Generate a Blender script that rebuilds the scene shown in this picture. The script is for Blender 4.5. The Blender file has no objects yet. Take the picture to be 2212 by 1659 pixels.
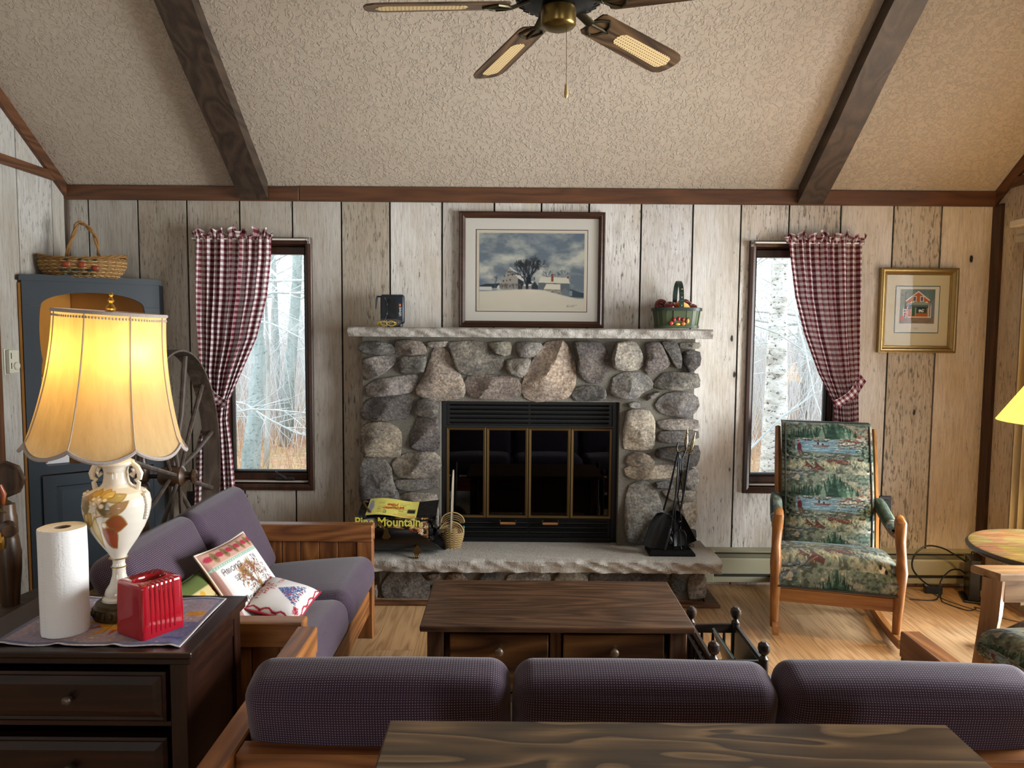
import bpy, bmesh, math, random
import numpy as np
from mathutils import Vector as V, Matrix as MX, noise as NZ
R = math.radians
scn = bpy.context.scene
COL = scn.collection
random.seed(7)
rng = np.random.default_rng(5)

# ------------------------------------------------------------------ camera
F, CXP, CYP, PIT, ROL, EYE = 1600.0, 1106.0, 829.5, R(4.2), R(0.45), 1.48
_f = V((0, math.cos(PIT), -math.sin(PIT))); _u0 = V((0, math.sin(PIT), math.cos(PIT))); _r0 = V((1, 0, 0))
_r = _r0 * math.cos(ROL) + _u0 * math.sin(ROL); _u = _u0 * math.cos(ROL) - _r0 * math.sin(ROL)
cam = bpy.data.cameras.new('camera'); cam.sensor_width = 36; cam.lens = 36 * F / 2212
cam.clip_start = 0.05; cam.clip_end = 300
camo = bpy.data.objects.new('camera', cam); COL.objects.link(camo)
camo.matrix_world = MX(((_r.x, _u.x, -_f.x, 0), (_r.y, _u.y, -_f.y, 0), (_r.z, _u.z, -_f.z, EYE), (0, 0, 0, 1)))
scn.camera = camo

def ray(px, py): return _f + _r * ((px - CXP) / F) + _u * ((CYP - py) / F)
def A(px, py, Y):            # survey: the point seen at a pixel on the vertical plane y = Y
    d = ray(px, py); t = Y / d.y; return V((d.x * t, Y, EYE + d.z * t))
def AZ(px, py, Z):           # the same on the horizontal plane z = Z
    d = ray(px, py); t = (Z - EYE) / d.z; return V((d.x * t, d.y * t, Z))

# ------------------------------------------------------------------ world, daylight, exposure
XL, XR, YB, YS, ZC, SLOPE = -2.53, 2.73, 4.25, -2.6, 2.27, 0.69
YR = 0.9                                                     # ridge
wd = bpy.data.worlds.new('sky'); scn.world = wd; wd.use_nodes = True
wn = wd.node_tree.nodes; bgn = wn['Background']
bgn.inputs[0].default_value = (0.80, 0.91, 1.0, 1); bgn.inputs[1].default_value = 2.9
def area(name, loc, rot, sx, sy, power, colr):
    l = bpy.data.lights.new(name, 'AREA'); l.shape = 'RECTANGLE'; l.size = sx; l.size_y = sy; l.energy = power; l.color = colr
    o = bpy.data.objects.new(name, l); o.location = loc; o.rotation_euler = rot; COL.objects.link(o); return o
area('daylight_glass_door', (XR + 0.12, 2.62, 1.1), (0, R(90), 0), 2.0, 1.9, 330, (0.97, 0.985, 1.0))
area('rear_fill', (-1.3, YS - 0.12, 1.0), (R(90), 0, 0), 1.0, 1.2, 14, (1.0, 0.95, 0.87))  # this pair: warm fill added behind the camera, for unseen kitchen lights
area('rear_fill', (2.05, YS - 0.12, 1.0), (R(90), 0, 0), 0.9, 1.2, 18, (1.0, 0.95, 0.87))
vs = scn.view_settings
scn.display_settings.display_device = 'sRGB'
vs.view_transform = 'Standard'; vs.look = 'None'; vs.gamma = 1.0; vs.use_curve_mapping = False; vs.exposure = 0.27
scn.cycles.use_denoising = True
scn.cycles.max_bounces = 8; scn.cycles.diffuse_bounces = 5; scn.cycles.glossy_bounces = 4; scn.cycles.transparent_max_bounces = 16
scn.cycles.caustics_reflective = False; scn.cycles.caustics_refractive = False
scn.cycles.sample_clamp_indirect = 6.0

# ------------------------------------------------------------------ object helpers
ROOT = {}
def tag(o, label=None, cat=None, group=None, kind=None):
    if label: o['label'] = label
    if cat: o['category'] = cat
    if group: o['group'] = group
    if kind: o['kind'] = kind
    return o
def T(name, label, cat, loc=(0, 0, 0), rz=0.0, group=None, kind=None):
    o = bpy.data.objects.new(name, None); COL.objects.link(o)
    o.location = loc; o.rotation_euler = (0, 0, rz); o.empty_display_size = 0.05
    ROOT[o.name] = MX.Translation(loc) @ MX.Rotation(rz, 4, 'Z')
    return tag(o, label, cat, group, kind)
def S(name, kind='structure'):
    o = bpy.data.objects.new(name, None); COL.objects.link(o); o['kind'] = kind; ROOT[o.name] = MX.Identity(4); return o
def rootm(o):
    while o.parent is not None: o = o.parent
    return ROOT.get(o.name, MX.Identity(4))
def O(name, bm, mat, par=None, smooth=False, w=False, color=None, label=None, recalc=True, ang=38):
    if w and par is not None: bm.transform(rootm(par).inverted())
    if recalc: bmesh.ops.recalc_face_normals(bm, faces=bm.faces[:])
    me = bpy.data.meshes.new(name); bm.to_mesh(me); bm.free()
    if smooth:
        me.polygons.foreach_set('use_smooth', [True] * len(me.polygons))
        try: me.set_sharp_from_angle(angle=R(ang))
        except Exception: pass
    if mat is not None: me.materials.append(mat)
    o = bpy.data.objects.new(name, me); COL.objects.link(o)
    if par is not None: o.parent = par
    else: ROOT[o.name] = MX.Identity(4)
    if color: o.color = color
    if label: o['label'] = label
    return o
def dup(root, loc, rz=0.0, label=None, group=None):
    r = root.copy(); COL.objects.link(r); r.location = loc; r.rotation_euler = (0, 0, rz)
    ROOT[r.name] = MX.Translation(loc) @ MX.Rotation(rz, 4, 'Z')
    if label: r['label'] = label
    if group: r['group'] = group
    for ch in list(root.children):
        c = ch.copy(); COL.objects.link(c); c.parent = r
        for g in ch.children:
            d = g.copy(); COL.objects.link(d); d.parent = c
    return r
def B(): return bmesh.new()
def hx(s, a=1.0):
    s = s.lstrip('#'); c = [int(s[i:i + 2], 16) / 255 for i in (0, 2, 4)]
    return tuple(x / 12.92 if x <= .04045 else ((x + .055) / 1.055) ** 2.4 for x in c) + (a,)
def lin(c): return np.where(c <= .04045, c / 12.92, ((np.maximum(c, 0) + .055) / 1.055) ** 2.4)

# ------------------------------------------------------------------ shape helpers
def box(bm, x0, x1, y0, y1, z0, z1, bev=0.0, seg=1, m=None):
    vv = [bm.verts.new((x, y, z)) for x in (x0, x1) for y in (y0, y1) for z in (z0, z1)]
    fs = [bm.faces.new([vv[i] for i in q]) for q in ((0, 1, 3, 2), (4, 6, 7, 5), (0, 4, 5, 1), (2, 3, 7, 6), (0, 2, 6, 4), (1, 5, 7, 3))]
    if bev > 0:
        es = list({e for f in fs for e in f.edges})
        r = bmesh.ops.bevel(bm, geom=es, offset=bev, segments=seg, affect='EDGES', profile=0.5)
        vv = list({v for f in r['faces'] for v in f.verts} | {v for v in vv if v.is_valid})
    if m is not None: bmesh.ops.transform(bm, matrix=m, verts=vv)
    return vv
def cbox(bm, c, sx, sy, sz, bev=0.0, rot=None, seg=1):
    m = MX.Translation(c)
    if rot is not None: m = m @ rot
    return box(bm, -sx / 2, sx / 2, -sy / 2, sy / 2, -sz / 2, sz / 2, bev, seg, m)
def frame_of(t, up=V((0, 0, 1))):
    t = t.normalized()
    if abs(t.dot(up)) > 0.98: up = V((1, 0, 0))
    a = t.cross(up).normalized(); return a, a.cross(t).normalized()
def tube(bm, pts, r, seg=8, closed=False, caps=True, flat=None):
    pts = [V(p) for p in pts]; n = len(pts); rings = []
    rs = r if isinstance(r, (list, tuple)) else [r] * n
    a0 = None
    for i, p in enumerate(pts):
        t = (pts[(i + 1) % n] - pts[i - 1]) if closed else (pts[min(i + 1, n - 1)] - pts[max(i - 1, 0)])
        if t.length < 1e-9: t = V((0, 0, 1))
        t.normalize()
        if a0 is None: a, b = frame_of(t)
        else:
            a = a0 - t * a0.dot(t)
            a = a.normalized() if a.length > 1e-6 else frame_of(t)[0]
            b = a.cross(t).normalized()
        a0 = a
        fx, fy = flat if flat else (1, 1)
        rings.append([bm.verts.new(p + (a * math.cos(k * math.tau / seg) * fx + b * math.sin(k * math.tau / seg) * fy) * rs[i]) for k in range(seg)])
    for i in range(n if closed else n - 1):
        q, s = rings[i], rings[(i + 1) % n]
        for k in range(seg): bm.faces.new((q[k], q[(k + 1) % seg], s[(k + 1) % seg], s[k]))
    if caps and not closed:
        bm.faces.new(rings[0][::-1]); bm.faces.new(rings[-1])
    return rings
def lathe(bm, prof, seg=20, m=None, caps=True):
    m = m or MX.Identity(4); rings = []
    for r, z in prof:
        rings.append([bm.verts.new(m @ V((max(r, 1e-4) * math.cos(k * math.tau / seg), max(r, 1e-4) * math.sin(k * math.tau / seg), z))) for k in range(seg)])
    for q, s in zip(rings, rings[1:]):
        for k in range(seg): bm.faces.new((q[k], q[(k + 1) % seg], s[(k + 1) % seg], s[k]))
    if caps:
        bm.faces.new(rings[0][::-1]); bm.faces.new(rings[-1])
def turn(p, q):               # matrix that carries local z onto the line p -> q
    p, q = V(p), V(q); d = q - p
    return MX.Translation(p) @ d.to_track_quat('Z', 'Y').to_matrix().to_4x4(), d.length
def prism(bm, poly, d0, d1, ax='y', bev=0.0):
    f = {'y': lambda a, b, d: (a, d, b), 'x': lambda a, b, d: (d, a, b), 'z': lambda a, b, d: (a, b, d)}[ax]
    p = [bm.verts.new(f(a, b, d0)) for a, b in poly]; q = [bm.verts.new(f(a, b, d1)) for a, b in poly]
    n = len(poly); fs = [bm.faces.new(p[::-1]), bm.faces.new(q)]
    for i in range(n): fs.append(bm.faces.new((p[i], p[(i + 1) % n], q[(i + 1) % n], q[i])))
    if bev:
        es = list({e for k in fs[:2] for e in k.edges})
        bmesh.ops.bevel(bm, geom=es, offset=bev, segments=1, affect='EDGES')
    return p + q
def grid(bm, f, nu, nv, closeu=False, uvf=None):
    uvl = bm.loops.layers.uv.verify() if uvf else None
    vv = [[bm.verts.new(f(i / nu, j / nv)) for i in range(nu if closeu else nu + 1)] for j in range(nv + 1)]
    for j in range(nv):
        for i in range(nu):
            i2 = (i + 1) % nu if closeu else i + 1
            fc = bm.faces.new((vv[j][i], vv[j][i2], vv[j + 1][i2], vv[j + 1][i]))
            if uvf:
                for l, (a, b) in zip(fc.loops, ((i, j), (i + 1, j), (i + 1, j + 1), (i, j + 1))): l[uvl].uv = uvf(a / nu, b / nv)
    return vv
def solid(bm, t):             # give an open sheet a thickness
    bmesh.ops.recalc_face_normals(bm, faces=bm.faces[:])
    bmesh.ops.solidify(bm, geom=bm.faces[:], thickness=t)
def rbox(bm, sx, sy, sz, r, n=5, k=3, bulge=(0, 0, 0), m=None, warp=None):   # soft upholstered block
    h = (sx / 2, sy / 2, sz / 2)
    def axis(hh):
        e = [hh - r * (1 - i / k) for i in range(1, k + 1)]
        inn = [-(hh - r) + 2 * (hh - r) * i / n for i in range(n + 1)]
        return [-x for x in e[::-1]] + inn + e
    ax = [axis(q) for q in h]; uvl = bm.loops.layers.uv.verify(); cache = {}
    def vert(p):
        key = tuple(round(c, 6) for c in p)
        if key in cache: return cache[key]
        q = V([max(-(h[i] - r), min(h[i] - r, p[i])) for i in range(3)]); d = V(p) - q
        c = q + (d.normalized() * r if d.length > 0 else d)
        s = [1 - (p[i] / h[i]) ** 2 for i in range(3)]
        for i in range(3):
            j, l = (i + 1) % 3, (i + 2) % 3
            c[i] += math.copysign(bulge[i] * max(s[j], 0) * max(s[l], 0), p[i]) * abs(p[i]) / h[i]
        if warp: c = warp(c)
        if m is not None: c = m @ c
        v = bm.verts.new(c); cache[key] = v; return v
    for i in range(3):
        j, l = (i + 1) % 3, (i + 2) % 3
        for sgn in (-1, 1):
            for a in range(len(ax[j]) - 1):
                for b in range(len(ax[l]) - 1):
                    ps = []
                    for da, db in ((0, 0), (1, 0), (1, 1), (0, 1)):
                        p = [0, 0, 0]; p[i] = sgn * h[i]; p[j] = ax[j][a + da]; p[l] = ax[l][b + db]; ps.append(p)
                    vsn = [vert(p) for p in ps]
                    if len(set(vsn)) < 4: continue
                    try: fc = bm.faces.new(vsn)
                    except ValueError: continue
                    for lp, p in zip(fc.loops, ps): lp[uvl].uv = (p[j], p[l]) if i != 1 else (p[l], p[j])
def blob(bm, c, rx, ry, rz, seg=12, rings=8, m=None, fn=None):
    prev = None; c = V(c); m = m or MX.Identity(4)
    top = None
    for j in range(rings + 1):
        th = math.pi * j / rings
        ring = []
        for k in range(seg):
            ph = math.tau * k / seg
            d = V((math.sin(th) * math.cos(ph), math.sin(th) * math.sin(ph), math.cos(th)))
            s = fn(d) if fn else 1
            ring.append(V((d.x * rx * s, d.y * ry * s, d.z * rz * s)))
        if j in (0, rings): ring = [bm.verts.new(m @ (c + ring[0]))]
        else: ring = [bm.verts.new(m @ (c + q)) for q in ring]
        if prev:
            for k in range(seg):
                a = prev[k % len(prev)], prev[(k + 1) % len(prev)]; b = ring[k % len(ring)], ring[(k + 1) % len(ring)]
                q = [a[0], b[0], b[1], a[1]]; q = [v for i, v in enumerate(q) if v not in q[:i]]
                if len(q) > 2: bm.faces.new(q)
        prev = ring
def textbm(s, size, m, depth=0.0008, bold=0.0, align='CENTER', sx=1.0):
    cu = bpy.data.curves.new('lettering', 'FONT'); cu.body = s; cu.size = size; cu.extrude = depth; cu.offset = bold
    cu.align_x = align; cu.align_y = 'CENTER'; cu.resolution_u = 2
    o = bpy.data.objects.new('lettering', cu); COL.objects.link(o)
    dg = bpy.context.evaluated_depsgraph_get(); me = bpy.data.meshes.new_from_object(o.evaluated_get(dg))
    bm = B(); bm.from_mesh(me); bpy.data.objects.remove(o); bpy.data.curves.remove(cu); bpy.data.meshes.remove(me)
    bm.transform(m @ MX.Diagonal((sx, 1, 1, 1))); return bm
FACE_S = MX.Rotation(R(90), 4, 'X')          # lettering that faces the camera side (-y)

# ------------------------------------------------------------------ materials
MATS = {}
class N:
    def __init__(s, name):
        s.m = bpy.data.materials.new(name); s.m.use_nodes = True; s.t = s.m.node_tree; s.b = s.t.nodes['Principled BSDF']; s.out = s.t.nodes['Material Output']
    def n(s, typ, **k):
        q = s.t.nodes.new('ShaderNode' + typ)
        for a, b in k.items():
            if a.startswith('i_'):
                key = a[2:]; key = int(key) if key.isdigit() else key
                q.inputs[key].default_value = b
            else: setattr(q, a, b)
        return q
    def l(s, a, b): s.t.links.new(a, b)
    def pos(s, scale=(1, 1, 1), rand=0.0, src='Object', rot=(0, 0, 0)):
        tc = s.n('TexCoord'); o = tc.outputs[src]
        if rand:
            oi = s.n('ObjectInfo'); mu = s.n('VectorMath', operation='SCALE'); cb = s.n('CombineXYZ')
            for i in range(3): s.l(oi.outputs['Random'], cb.inputs[i])
            s.l(cb.outputs[0], mu.inputs[0]); mu.inputs['Scale'].default_value = rand
            ad = s.n('VectorMath', operation='ADD'); s.l(o, ad.inputs[0]); s.l(mu.outputs[0], ad.inputs[1]); o = ad.outputs[0]
        mp = s.n('Mapping'); mp.inputs['Scale'].default_value = scale; mp.inputs['Rotation'].default_value = rot; s.l(o, mp.inputs[0]); return mp.outputs[0]
    def noise(s, vec, scale=1.0, detail=4, rough=0.6, dist=0.0):
        q = s.n('TexNoise'); q.inputs['Scale'].default_value = scale; q.inputs['Detail'].default_value = detail
        q.inputs['Roughness'].default_value = rough; q.inputs['Distortion'].default_value = dist; s.l(vec, q.inputs['Vector']); return q.outputs['Fac']
    def vor(s, vec, scale, feat='F1', out='Distance', rand=1.0):
        q = s.n('TexVoronoi', feature=feat); q.inputs['Scale'].default_value = scale; q.inputs['Randomness'].default_value = rand; s.l(vec, q.inputs['Vector']); return q.outputs[out]
    def wave(s, vec, scale, dist, detail=3, dscale=1.0, axis='X', typ='BANDS', prof='SIN'):
        q = s.n('TexWave', wave_type=typ, wave_profile=prof)
        if typ == 'BANDS': q.bands_direction = axis
        q.inputs['Scale'].default_value = scale; q.inputs['Distortion'].default_value = dist; q.inputs['Detail'].default_value = detail; q.inputs['Detail Scale'].default_value = dscale
        s.l(vec, q.inputs['Vector']); return q.outputs['Fac']
    def ramp(s, fac, stops):
        q = s.n('ValToRGB'); e = q.color_ramp.elements
        while len(e) < len(stops): e.new(0.5)
        for k, (p, c) in zip(e, stops): k.position = p; k.color = c if len(c) == 4 else (*c, 1)
        s.l(fac, q.inputs[0]); return q.outputs[0]
    def mr(s, v, a, b, c=0.0, d=1.0):
        q = s.n('MapRange'); q.inputs[1].default_value = a; q.inputs[2].default_value = b; q.inputs[3].default_value = c; q.inputs[4].default_value = d; s.l(v, q.inputs[0]); return q.outputs[0]
    def mix(s, fac, a, b, mode='MIX'):
        q = s.n('Mix', data_type='RGBA', blend_type=mode)
        for v, i in ((fac, 0), (a, 6), (b, 7)):
            if isinstance(v, (int, float)): q.inputs[i].default_value = v
            elif isinstance(v, tuple): q.inputs[i].default_value = v if len(v) == 4 else (*v, 1)
            else: s.l(v, q.inputs[i])
        return q.outputs[2]
    def math(s, op, a, b=None):
        q = s.n('Math', operation=op)
        for v, i in ((a, 0), (b, 1)):
            if v is None: continue
            if isinstance(v, (int, float)): q.inputs[i].default_value = v
            else: s.l(v, q.inputs[i])
        return q.outputs[0]
    def set(s, col=None, rough=None, metal=None, spec=None, coat=None, sheen=None):
        for v, k in ((col, 'Base Color'), (rough, 'Roughness'), (metal, 'Metallic'), (spec, 'Specular IOR Level'), (coat, 'Coat Weight'), (sheen, 'Sheen Weight')):
            if v is None: continue
            if isinstance(v, (int, float, tuple)): s.b.inputs[k].default_value = v
            else: s.l(v, s.b.inputs[k])
    def bump(s, h, strength=0.3, dist=0.01):
        q = s.n('Bump'); q.inputs['Strength'].default_value = strength; q.inputs['Distance'].default_value = dist
        s.l(h, q.inputs['Height']); s.l(q.outputs[0], s.b.inputs['Normal']); return q
def mcache(fn):
    def g(*a, **k):
        key = (fn.__name__, a, tuple(sorted(k.items())))
        if key not in MATS: MATS[key] = fn(*a, **k)
        return MATS[key]
    return g
AXS = {'X': (1, 9, 9), 'Y': (9, 1, 9), 'Z': (9, 9, 1)}
@mcache
def wood(name, dark, mid, light, ax='X', rough=0.4, freq=1.0, figure=0.5, spec=0.5, bump=0.15, rand=9.0):
    s = N('wood_' + name + '_' + ax.lower()); sc = AXS[ax]
    p = s.pos(tuple(c * freq for c in sc), rand)
    a = s.noise(p, 2.2, 8, .68, 0.3)
    b = s.noise(s.pos(tuple((c * 7 if c > 1 else c * 2.0) * freq for c in sc), rand), 2.0, 5, .7)
    q = s.pos(tuple((c * .28 if c > 1 else .32) * freq for c in sc), rand)
    nzv = s.noise(q, 2.2, 2, .5)
    w = s.math('FRACT', s.math('MULTIPLY', nzv, 11.0)); w = s.math('ABSOLUTE', s.math('SUBTRACT', w, 0.5))
    m1 = s.math('ADD', s.math('MULTIPLY', a, 0.55), s.math('MULTIPLY', b, 0.45))
    m2 = s.math('ADD', s.math('MULTIPLY', m1, 1 - figure), s.math('MULTIPLY', s.mr(w, 0, .5, 0.25, 0.75), figure))
    c = s.ramp(m2, [(0.33, hx(dark)), (0.5, hx(mid)), (0.68, hx(light))])
    s.set(c, rough, spec=spec)
    if bump: s.bump(m2, bump, 0.003)
    return s.m
@mcache
def plain(name, col, rough=0.5, metal=0.0, spec=0.5, coat=0.0, nz=0.0, scale=30.0, bump=0.0):
    s = N(name); c = hx(col)
    if nz:
        f = s.noise(s.pos((1, 1, 1), 5.0), scale, 4, .6)
        c = s.mix(f, tuple(x * (1 - nz) for x in c[:3]), tuple(min(1, x * (1 + nz)) for x in c[:3]))
        if bump: s.bump(f, bump, 0.004)
    s.set(c, rough, metal, spec, coat); return s.m
@mcache
def printed(name, rough=0.7, spec=0.3, weave=0.0, sheen=0.0):   # flat print: colours carried by the surface's own colour layer
    s = N(name); a = s.n('Attribute', attribute_name='Col'); c = a.outputs['Color']
    if weave:
        f = s.noise(s.pos(), 420, 2, .5); c = s.mix(weave, c, s.mix(f, (0, 0, 0), (1, 1, 1)), 'SOFT_LIGHT'); s.bump(f, 0.25, 0.002)
    s.set(c, rough, spec=spec, sheen=sheen); return s.m
@mcache
def glass(name='window_glass', tint=(0.99, 1.0, 0.995), refl=.9):
    s = N(name); s.t.nodes.remove(s.b)
    tr = s.n('BsdfTransparent'); tr.inputs[0].default_value = (*tint, 1); gl = s.n('BsdfGlossy'); gl.inputs['Roughness'].default_value = 0.0
    fr = s.n('Fresnel'); fr.inputs[0].default_value = 1.5; mx = s.n('MixShader')
    fac = s.math('MULTIPLY', fr.outputs[0], refl); s.l(fac, mx.inputs[0]); s.l(tr.outputs[0], mx.inputs[1]); s.l(gl.outputs[0], mx.inputs[2]); s.l(mx.outputs[0], s.out.inputs[0]); return s.m
@mcache
def objcol(name, rough=0.5, spec=0.5, nz=0.15, scale=25.0, metal=0.0, coat=0.0):
    s = N(name); oi = s.n('ObjectInfo'); f = s.noise(s.pos((1, 1, 1), 7.0), scale, 4, .6)
    c = s.mix(nz, oi.outputs['Color'], s.ramp(f, [(0.3, (0, 0, 0)), (0.7, (1, 1, 1))]), 'OVERLAY'); s.set(c, rough, metal, spec, coat); return s.m

DKOAK = ('dark_oak', '#2a1c13', '#4d3626', '#6e4f38'); PINE = ('honey_pine', '#5c3519', '#8a552b', '#a9713e'); TRIM = ('brown_trim', '#3a2416', '#58361f', '#6b452b')
BEAM = ('beam', '#251c15', '#3a2d23', '#4d3c2e'); MAHO = ('mahogany', '#120806', '#22100a', '#351a10'); OAKR = ('rocker_oak', '#66421f', '#925f30', '#b07f49')
GREY = ('grey_wood', '#2c241e', '#483b32', '#605348'); LOAK = ('light_oak', '#6b4f35', '#947250', '#ae8c66'); CASE = ('casing', '#23140d', '#3c2418', '#4d3020')
CONS = ('stained_pine', '#3a2c20', '#5a4531', '#94754f')

# ================================================================== ROOM SHELL
@mcache
def plankmat():
    s = N('whitewashed_planks'); oi = s.n('ObjectInfo')
    p = s.pos((26, 26, 1.5), 23.0); g = s.noise(p, 3.0, 7, .72, 0.4)
    g2 = s.noise(s.pos((70, 70, 4.0), 23.0), 3.0, 4, .75)
    big = s.noise(s.pos((2.6, 2.6, 1.1), 23.0), 2.0, 3, .55)
    base = s.mix(s.mr(big, .38, .68), oi.outputs['Color'], s.mix(1.0, oi.outputs['Color'], (0.84, 0.79, 0.72), 'MULTIPLY'))
    fine = s.mr(s.math('ADD', s.math('MULTIPLY', g, .5), s.math('MULTIPLY', g2, .5)), .34, .66)
    base = s.mix(1.0, base, s.ramp(fine, [(0.0, (.66, .63, .60)), (.5, (.97, .96, .95)), (1, (1.14, 1.14, 1.14))]), 'MULTIPLY')
    # weathered ticks where the paint has worn off
    tk = s.noise(s.pos((95, 95, 17), 23.0), 1.0, 3, .6); ms = s.noise(s.pos((5.5, 5.5, 2.2), 23.0), 1.0, 4, .65)
    al = s.math('SUBTRACT', 1.0, oi.outputs['Alpha'])
    tick = s.math('MULTIPLY', s.mr(tk, .585, .665), s.mr(s.math('ADD', ms, s.math('MULTIPLY', al, .30)), .52, .66))
    # open grain figure on the rougher boards
    q = s.pos((6.5, 6.5, .62), 23.0); nz = s.noise(q, 1.6, 3, .5)
    rings = s.math('ABSOLUTE', s.math('SUBTRACT', s.math('FRACT', s.math('MULTIPLY', nz, 15.0)), .5))
    brk = s.mr(s.noise(s.pos((60, 60, 26), 23.0), 1.0, 2, .5), .38, .56)
    fig = s.math('MULTIPLY', s.math('MULTIPLY', s.mr(rings, .17, .05), brk), s.math('MULTIPLY', al, .9))
    # knots
    kd = s.vor(s.pos((5.4, 5.4, 2.5), 23.0), 1.0); kr = s.noise(s.pos((60, 60, 60)), 1.0, 2, .5)
    kn = s.mr(s.math('ADD', kd, s.math('MULTIPLY', kr, .025)), .076, .058)
    halo = s.math('MULTIPLY', s.mr(kd, .2, .05), .28)
    c = s.mix(halo, base, (.16, .12, .09)); c = s.mix(s.math('MULTIPLY', tick, .8), c, (.10, .082, .062)); c = s.mix(s.math('MULTIPLY', fig, .85), c, (.14, .115, .085)); c = s.mix(kn, c, (.02, .014, .01))
    s.set(c, .62, spec=.25)
    h = s.math('SUBTRACT', fine, s.math('ADD', tick, fig)); s.bump(h, .25, .003); return s.m

def boxes_minus(x0, x1, z0, z1, holes):
    xs = sorted({x0, x1} | {min(max(v, x0), x1) for h in holes for v in h[:2]})
    for a, b in zip(xs, xs[1:]):
        if b - a < 1e-4: continue
        cuts = sorted([(h[2], h[3]) for h in holes if h[0] < (a + b) / 2 < h[1]]); z = z0
        for c, d in cuts:
            if c > z + 1e-4: yield a, b, z, min(c, z1)
            z = max(z, d)
        if z < z1 - 1e-4: yield a, b, z, z1

W1 = (-1.69, -1.14, 0.541, 1.988); W2 = (1.34, 1.89, 0.545, 1.992)
HOLES = [(W1[0] + .03, W1[1] - .03, W1[2] + .03, W1[3] - .03), (W2[0] + .03, W2[1] - .03, W2[2] + .03, W2[3] - .03), (-0.40, 0.605, 0.23, 1.078)]
dark = plain('dark_joint_backing', '#15110d', 0.9)  # near-black backing; the joints between boards read dark against it
PL = plankmat()
wb = S('wall_back'); bm = B()
for a, b, c, d in boxes_minus(XL, XR, 0, 2.3, HOLES): box(bm, a, b, YB + .012, YB + .10, c, d)
o = O('backing', bm, dark, wb)
seam = [A(px, 440, YB).x for px in (190, 297, 403, 517, 631, 737, 842, 955, 1068, 1170, 1273, 1386, 1498, 1602, 1706, 1818, 1932, 2036)]
seam = [XL] + seam + [XR]
TONE = ['#b6b2aa', '#b6b3ad', '#b2aca2', '#b9b3aa', '#bfbab2', '#c3beb7', '#b3aa9c', '#d6d3ce', '#c6c1ba', '#d6d3ce', '#d0ccc7', '#d9d7d4', '#d2d0cf', '#dad7d2', '#dcd8d2', '#cfc8be', '#dcd6cd', '#c6bba9', '#dcd1c0']
ROUGHB = {0: .55, 2: .6, 6: .5, 8: .62, 10: .5, 12: .62, 14: .5, 15: .15, 17: .05, 3: .7, 11: .7}
for i, (a, b) in enumerate(zip(seam, seam[1:])):
    bm = B()
    for x0, x1, z0, z1 in boxes_minus(a + .005, b - .005, 0.0, 2.27, HOLES): box(bm, x0, x1, YB, YB + .012, z0, z1)
    O('plank', bm, PL, wb, color=hx(TONE[i], ROUGHB.get(i, .85)))
def ceil_z(y): return ZC + SLOPE * (YB - y) if y > YR else ZC + SLOPE * (YB - YR) - SLOPE * (YR - y)
def side_wall(name, x, out, hole, first, tone):
    w = S(name); bm = B(); ys = [YB, first]
    while ys[-1] > YS + .05: ys.append(max(ys[-1] - .285, YS))
    for i, (b, a) in enumerate(zip(ys, ys[1:])):
        a += .003; b -= .003
        segs = [(0.0, None)]
        ym = (a + b) / 2
        if hole and hole[0] < ym < hole[1]: segs = [(hole[3], None)]
        for z0, _ in segs:
            tops = [(b, ceil_z(b)), (a, ceil_z(a))]
            if a < YR < b: tops = [(b, ceil_z(b)), (YR, ceil_z(YR)), (a, ceil_z(a))]
            poly = [(a, z0), (b, z0)] + tops
            p = B(); prism(p, poly, x, x + out * .012, 'x')
            O('plank', p, PL, w, color=hx(random.choice(tone), random.choice((.85, .7, .55))))
            prism(bm, [(a - .003, z0), (b + .003, z0)] + [(t[0] + (.003 if k == 0 else -.003 if k == len(tops) - 1 else 0), t[1]) for k, t in enumerate(tops)], x + out * .012, x + out * .1, 'x')
    O('backing', bm, dark, w); return w
side_wall('wall_left', XL, -1, None, 4.12, ['#b5b3ae', '#bbb9b4', '#b0aea9'])
DOOR = (0.62, 3.2, 0.0, 2.08)
side_wall('wall_right', XR, 1, (1.62, 3.60, 0, 2.08), 4.0, ['#cdbb9f', '#c8b79c', '#d2c2a8'])
bm = B()
for q_ in boxes_minus(XL, XR, 0, 4.6, [(-1.8, -.8, .4, 1.6), (1.6, 2.5, .4, 1.6)]): box(bm, q_[0], q_[1], YS - .1, YS, q_[2], q_[3])
O('wall_rear', bm, plain('rear_wall_paint', '#b7ab97', .7, nz=.1, scale=8)).__setitem__('kind', 'structure')

@mcache
def ceilmat():
    s = N('knockdown_ceiling'); a = s.noise(s.pos((1, 1, 1)), 46, 4, .55, .9); b = s.noise(s.pos((1, 1, 1)), 5, 3, .5)
    h = s.mr(a, .50, .60); c = s.mix(b, hx('#ab9d8d'), hx('#b6a998')); s.set(c, .75, spec=.2); s.bump(h, .6, .006); return s.m
def slab_poly(y0, y1): return [(y0, ceil_z(y0)), (y1, ceil_z(y1)), (y1, ceil_z(y1) + .12), (y0, ceil_z(y0) + .12)]
bm = B(); prism(bm, slab_poly(YB + .1, YR), XL - .1, XR + .1, 'x'); O('ceiling', bm, ceilmat())['kind'] = 'structure'
bm = B(); prism(bm, slab_poly(YR - 1e-3, YS - .1), XL - .1, XR + .1, 'x'); O('ceiling', bm, ceilmat())['kind'] = 'structure'
trim_n = [0]
def trim(bm, mat, par=None):
    trim_n[0] += 1; o = O('trim_%d' % trim_n[0], bm, mat, par, smooth=False); o['kind'] = 'structure'; return o
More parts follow.
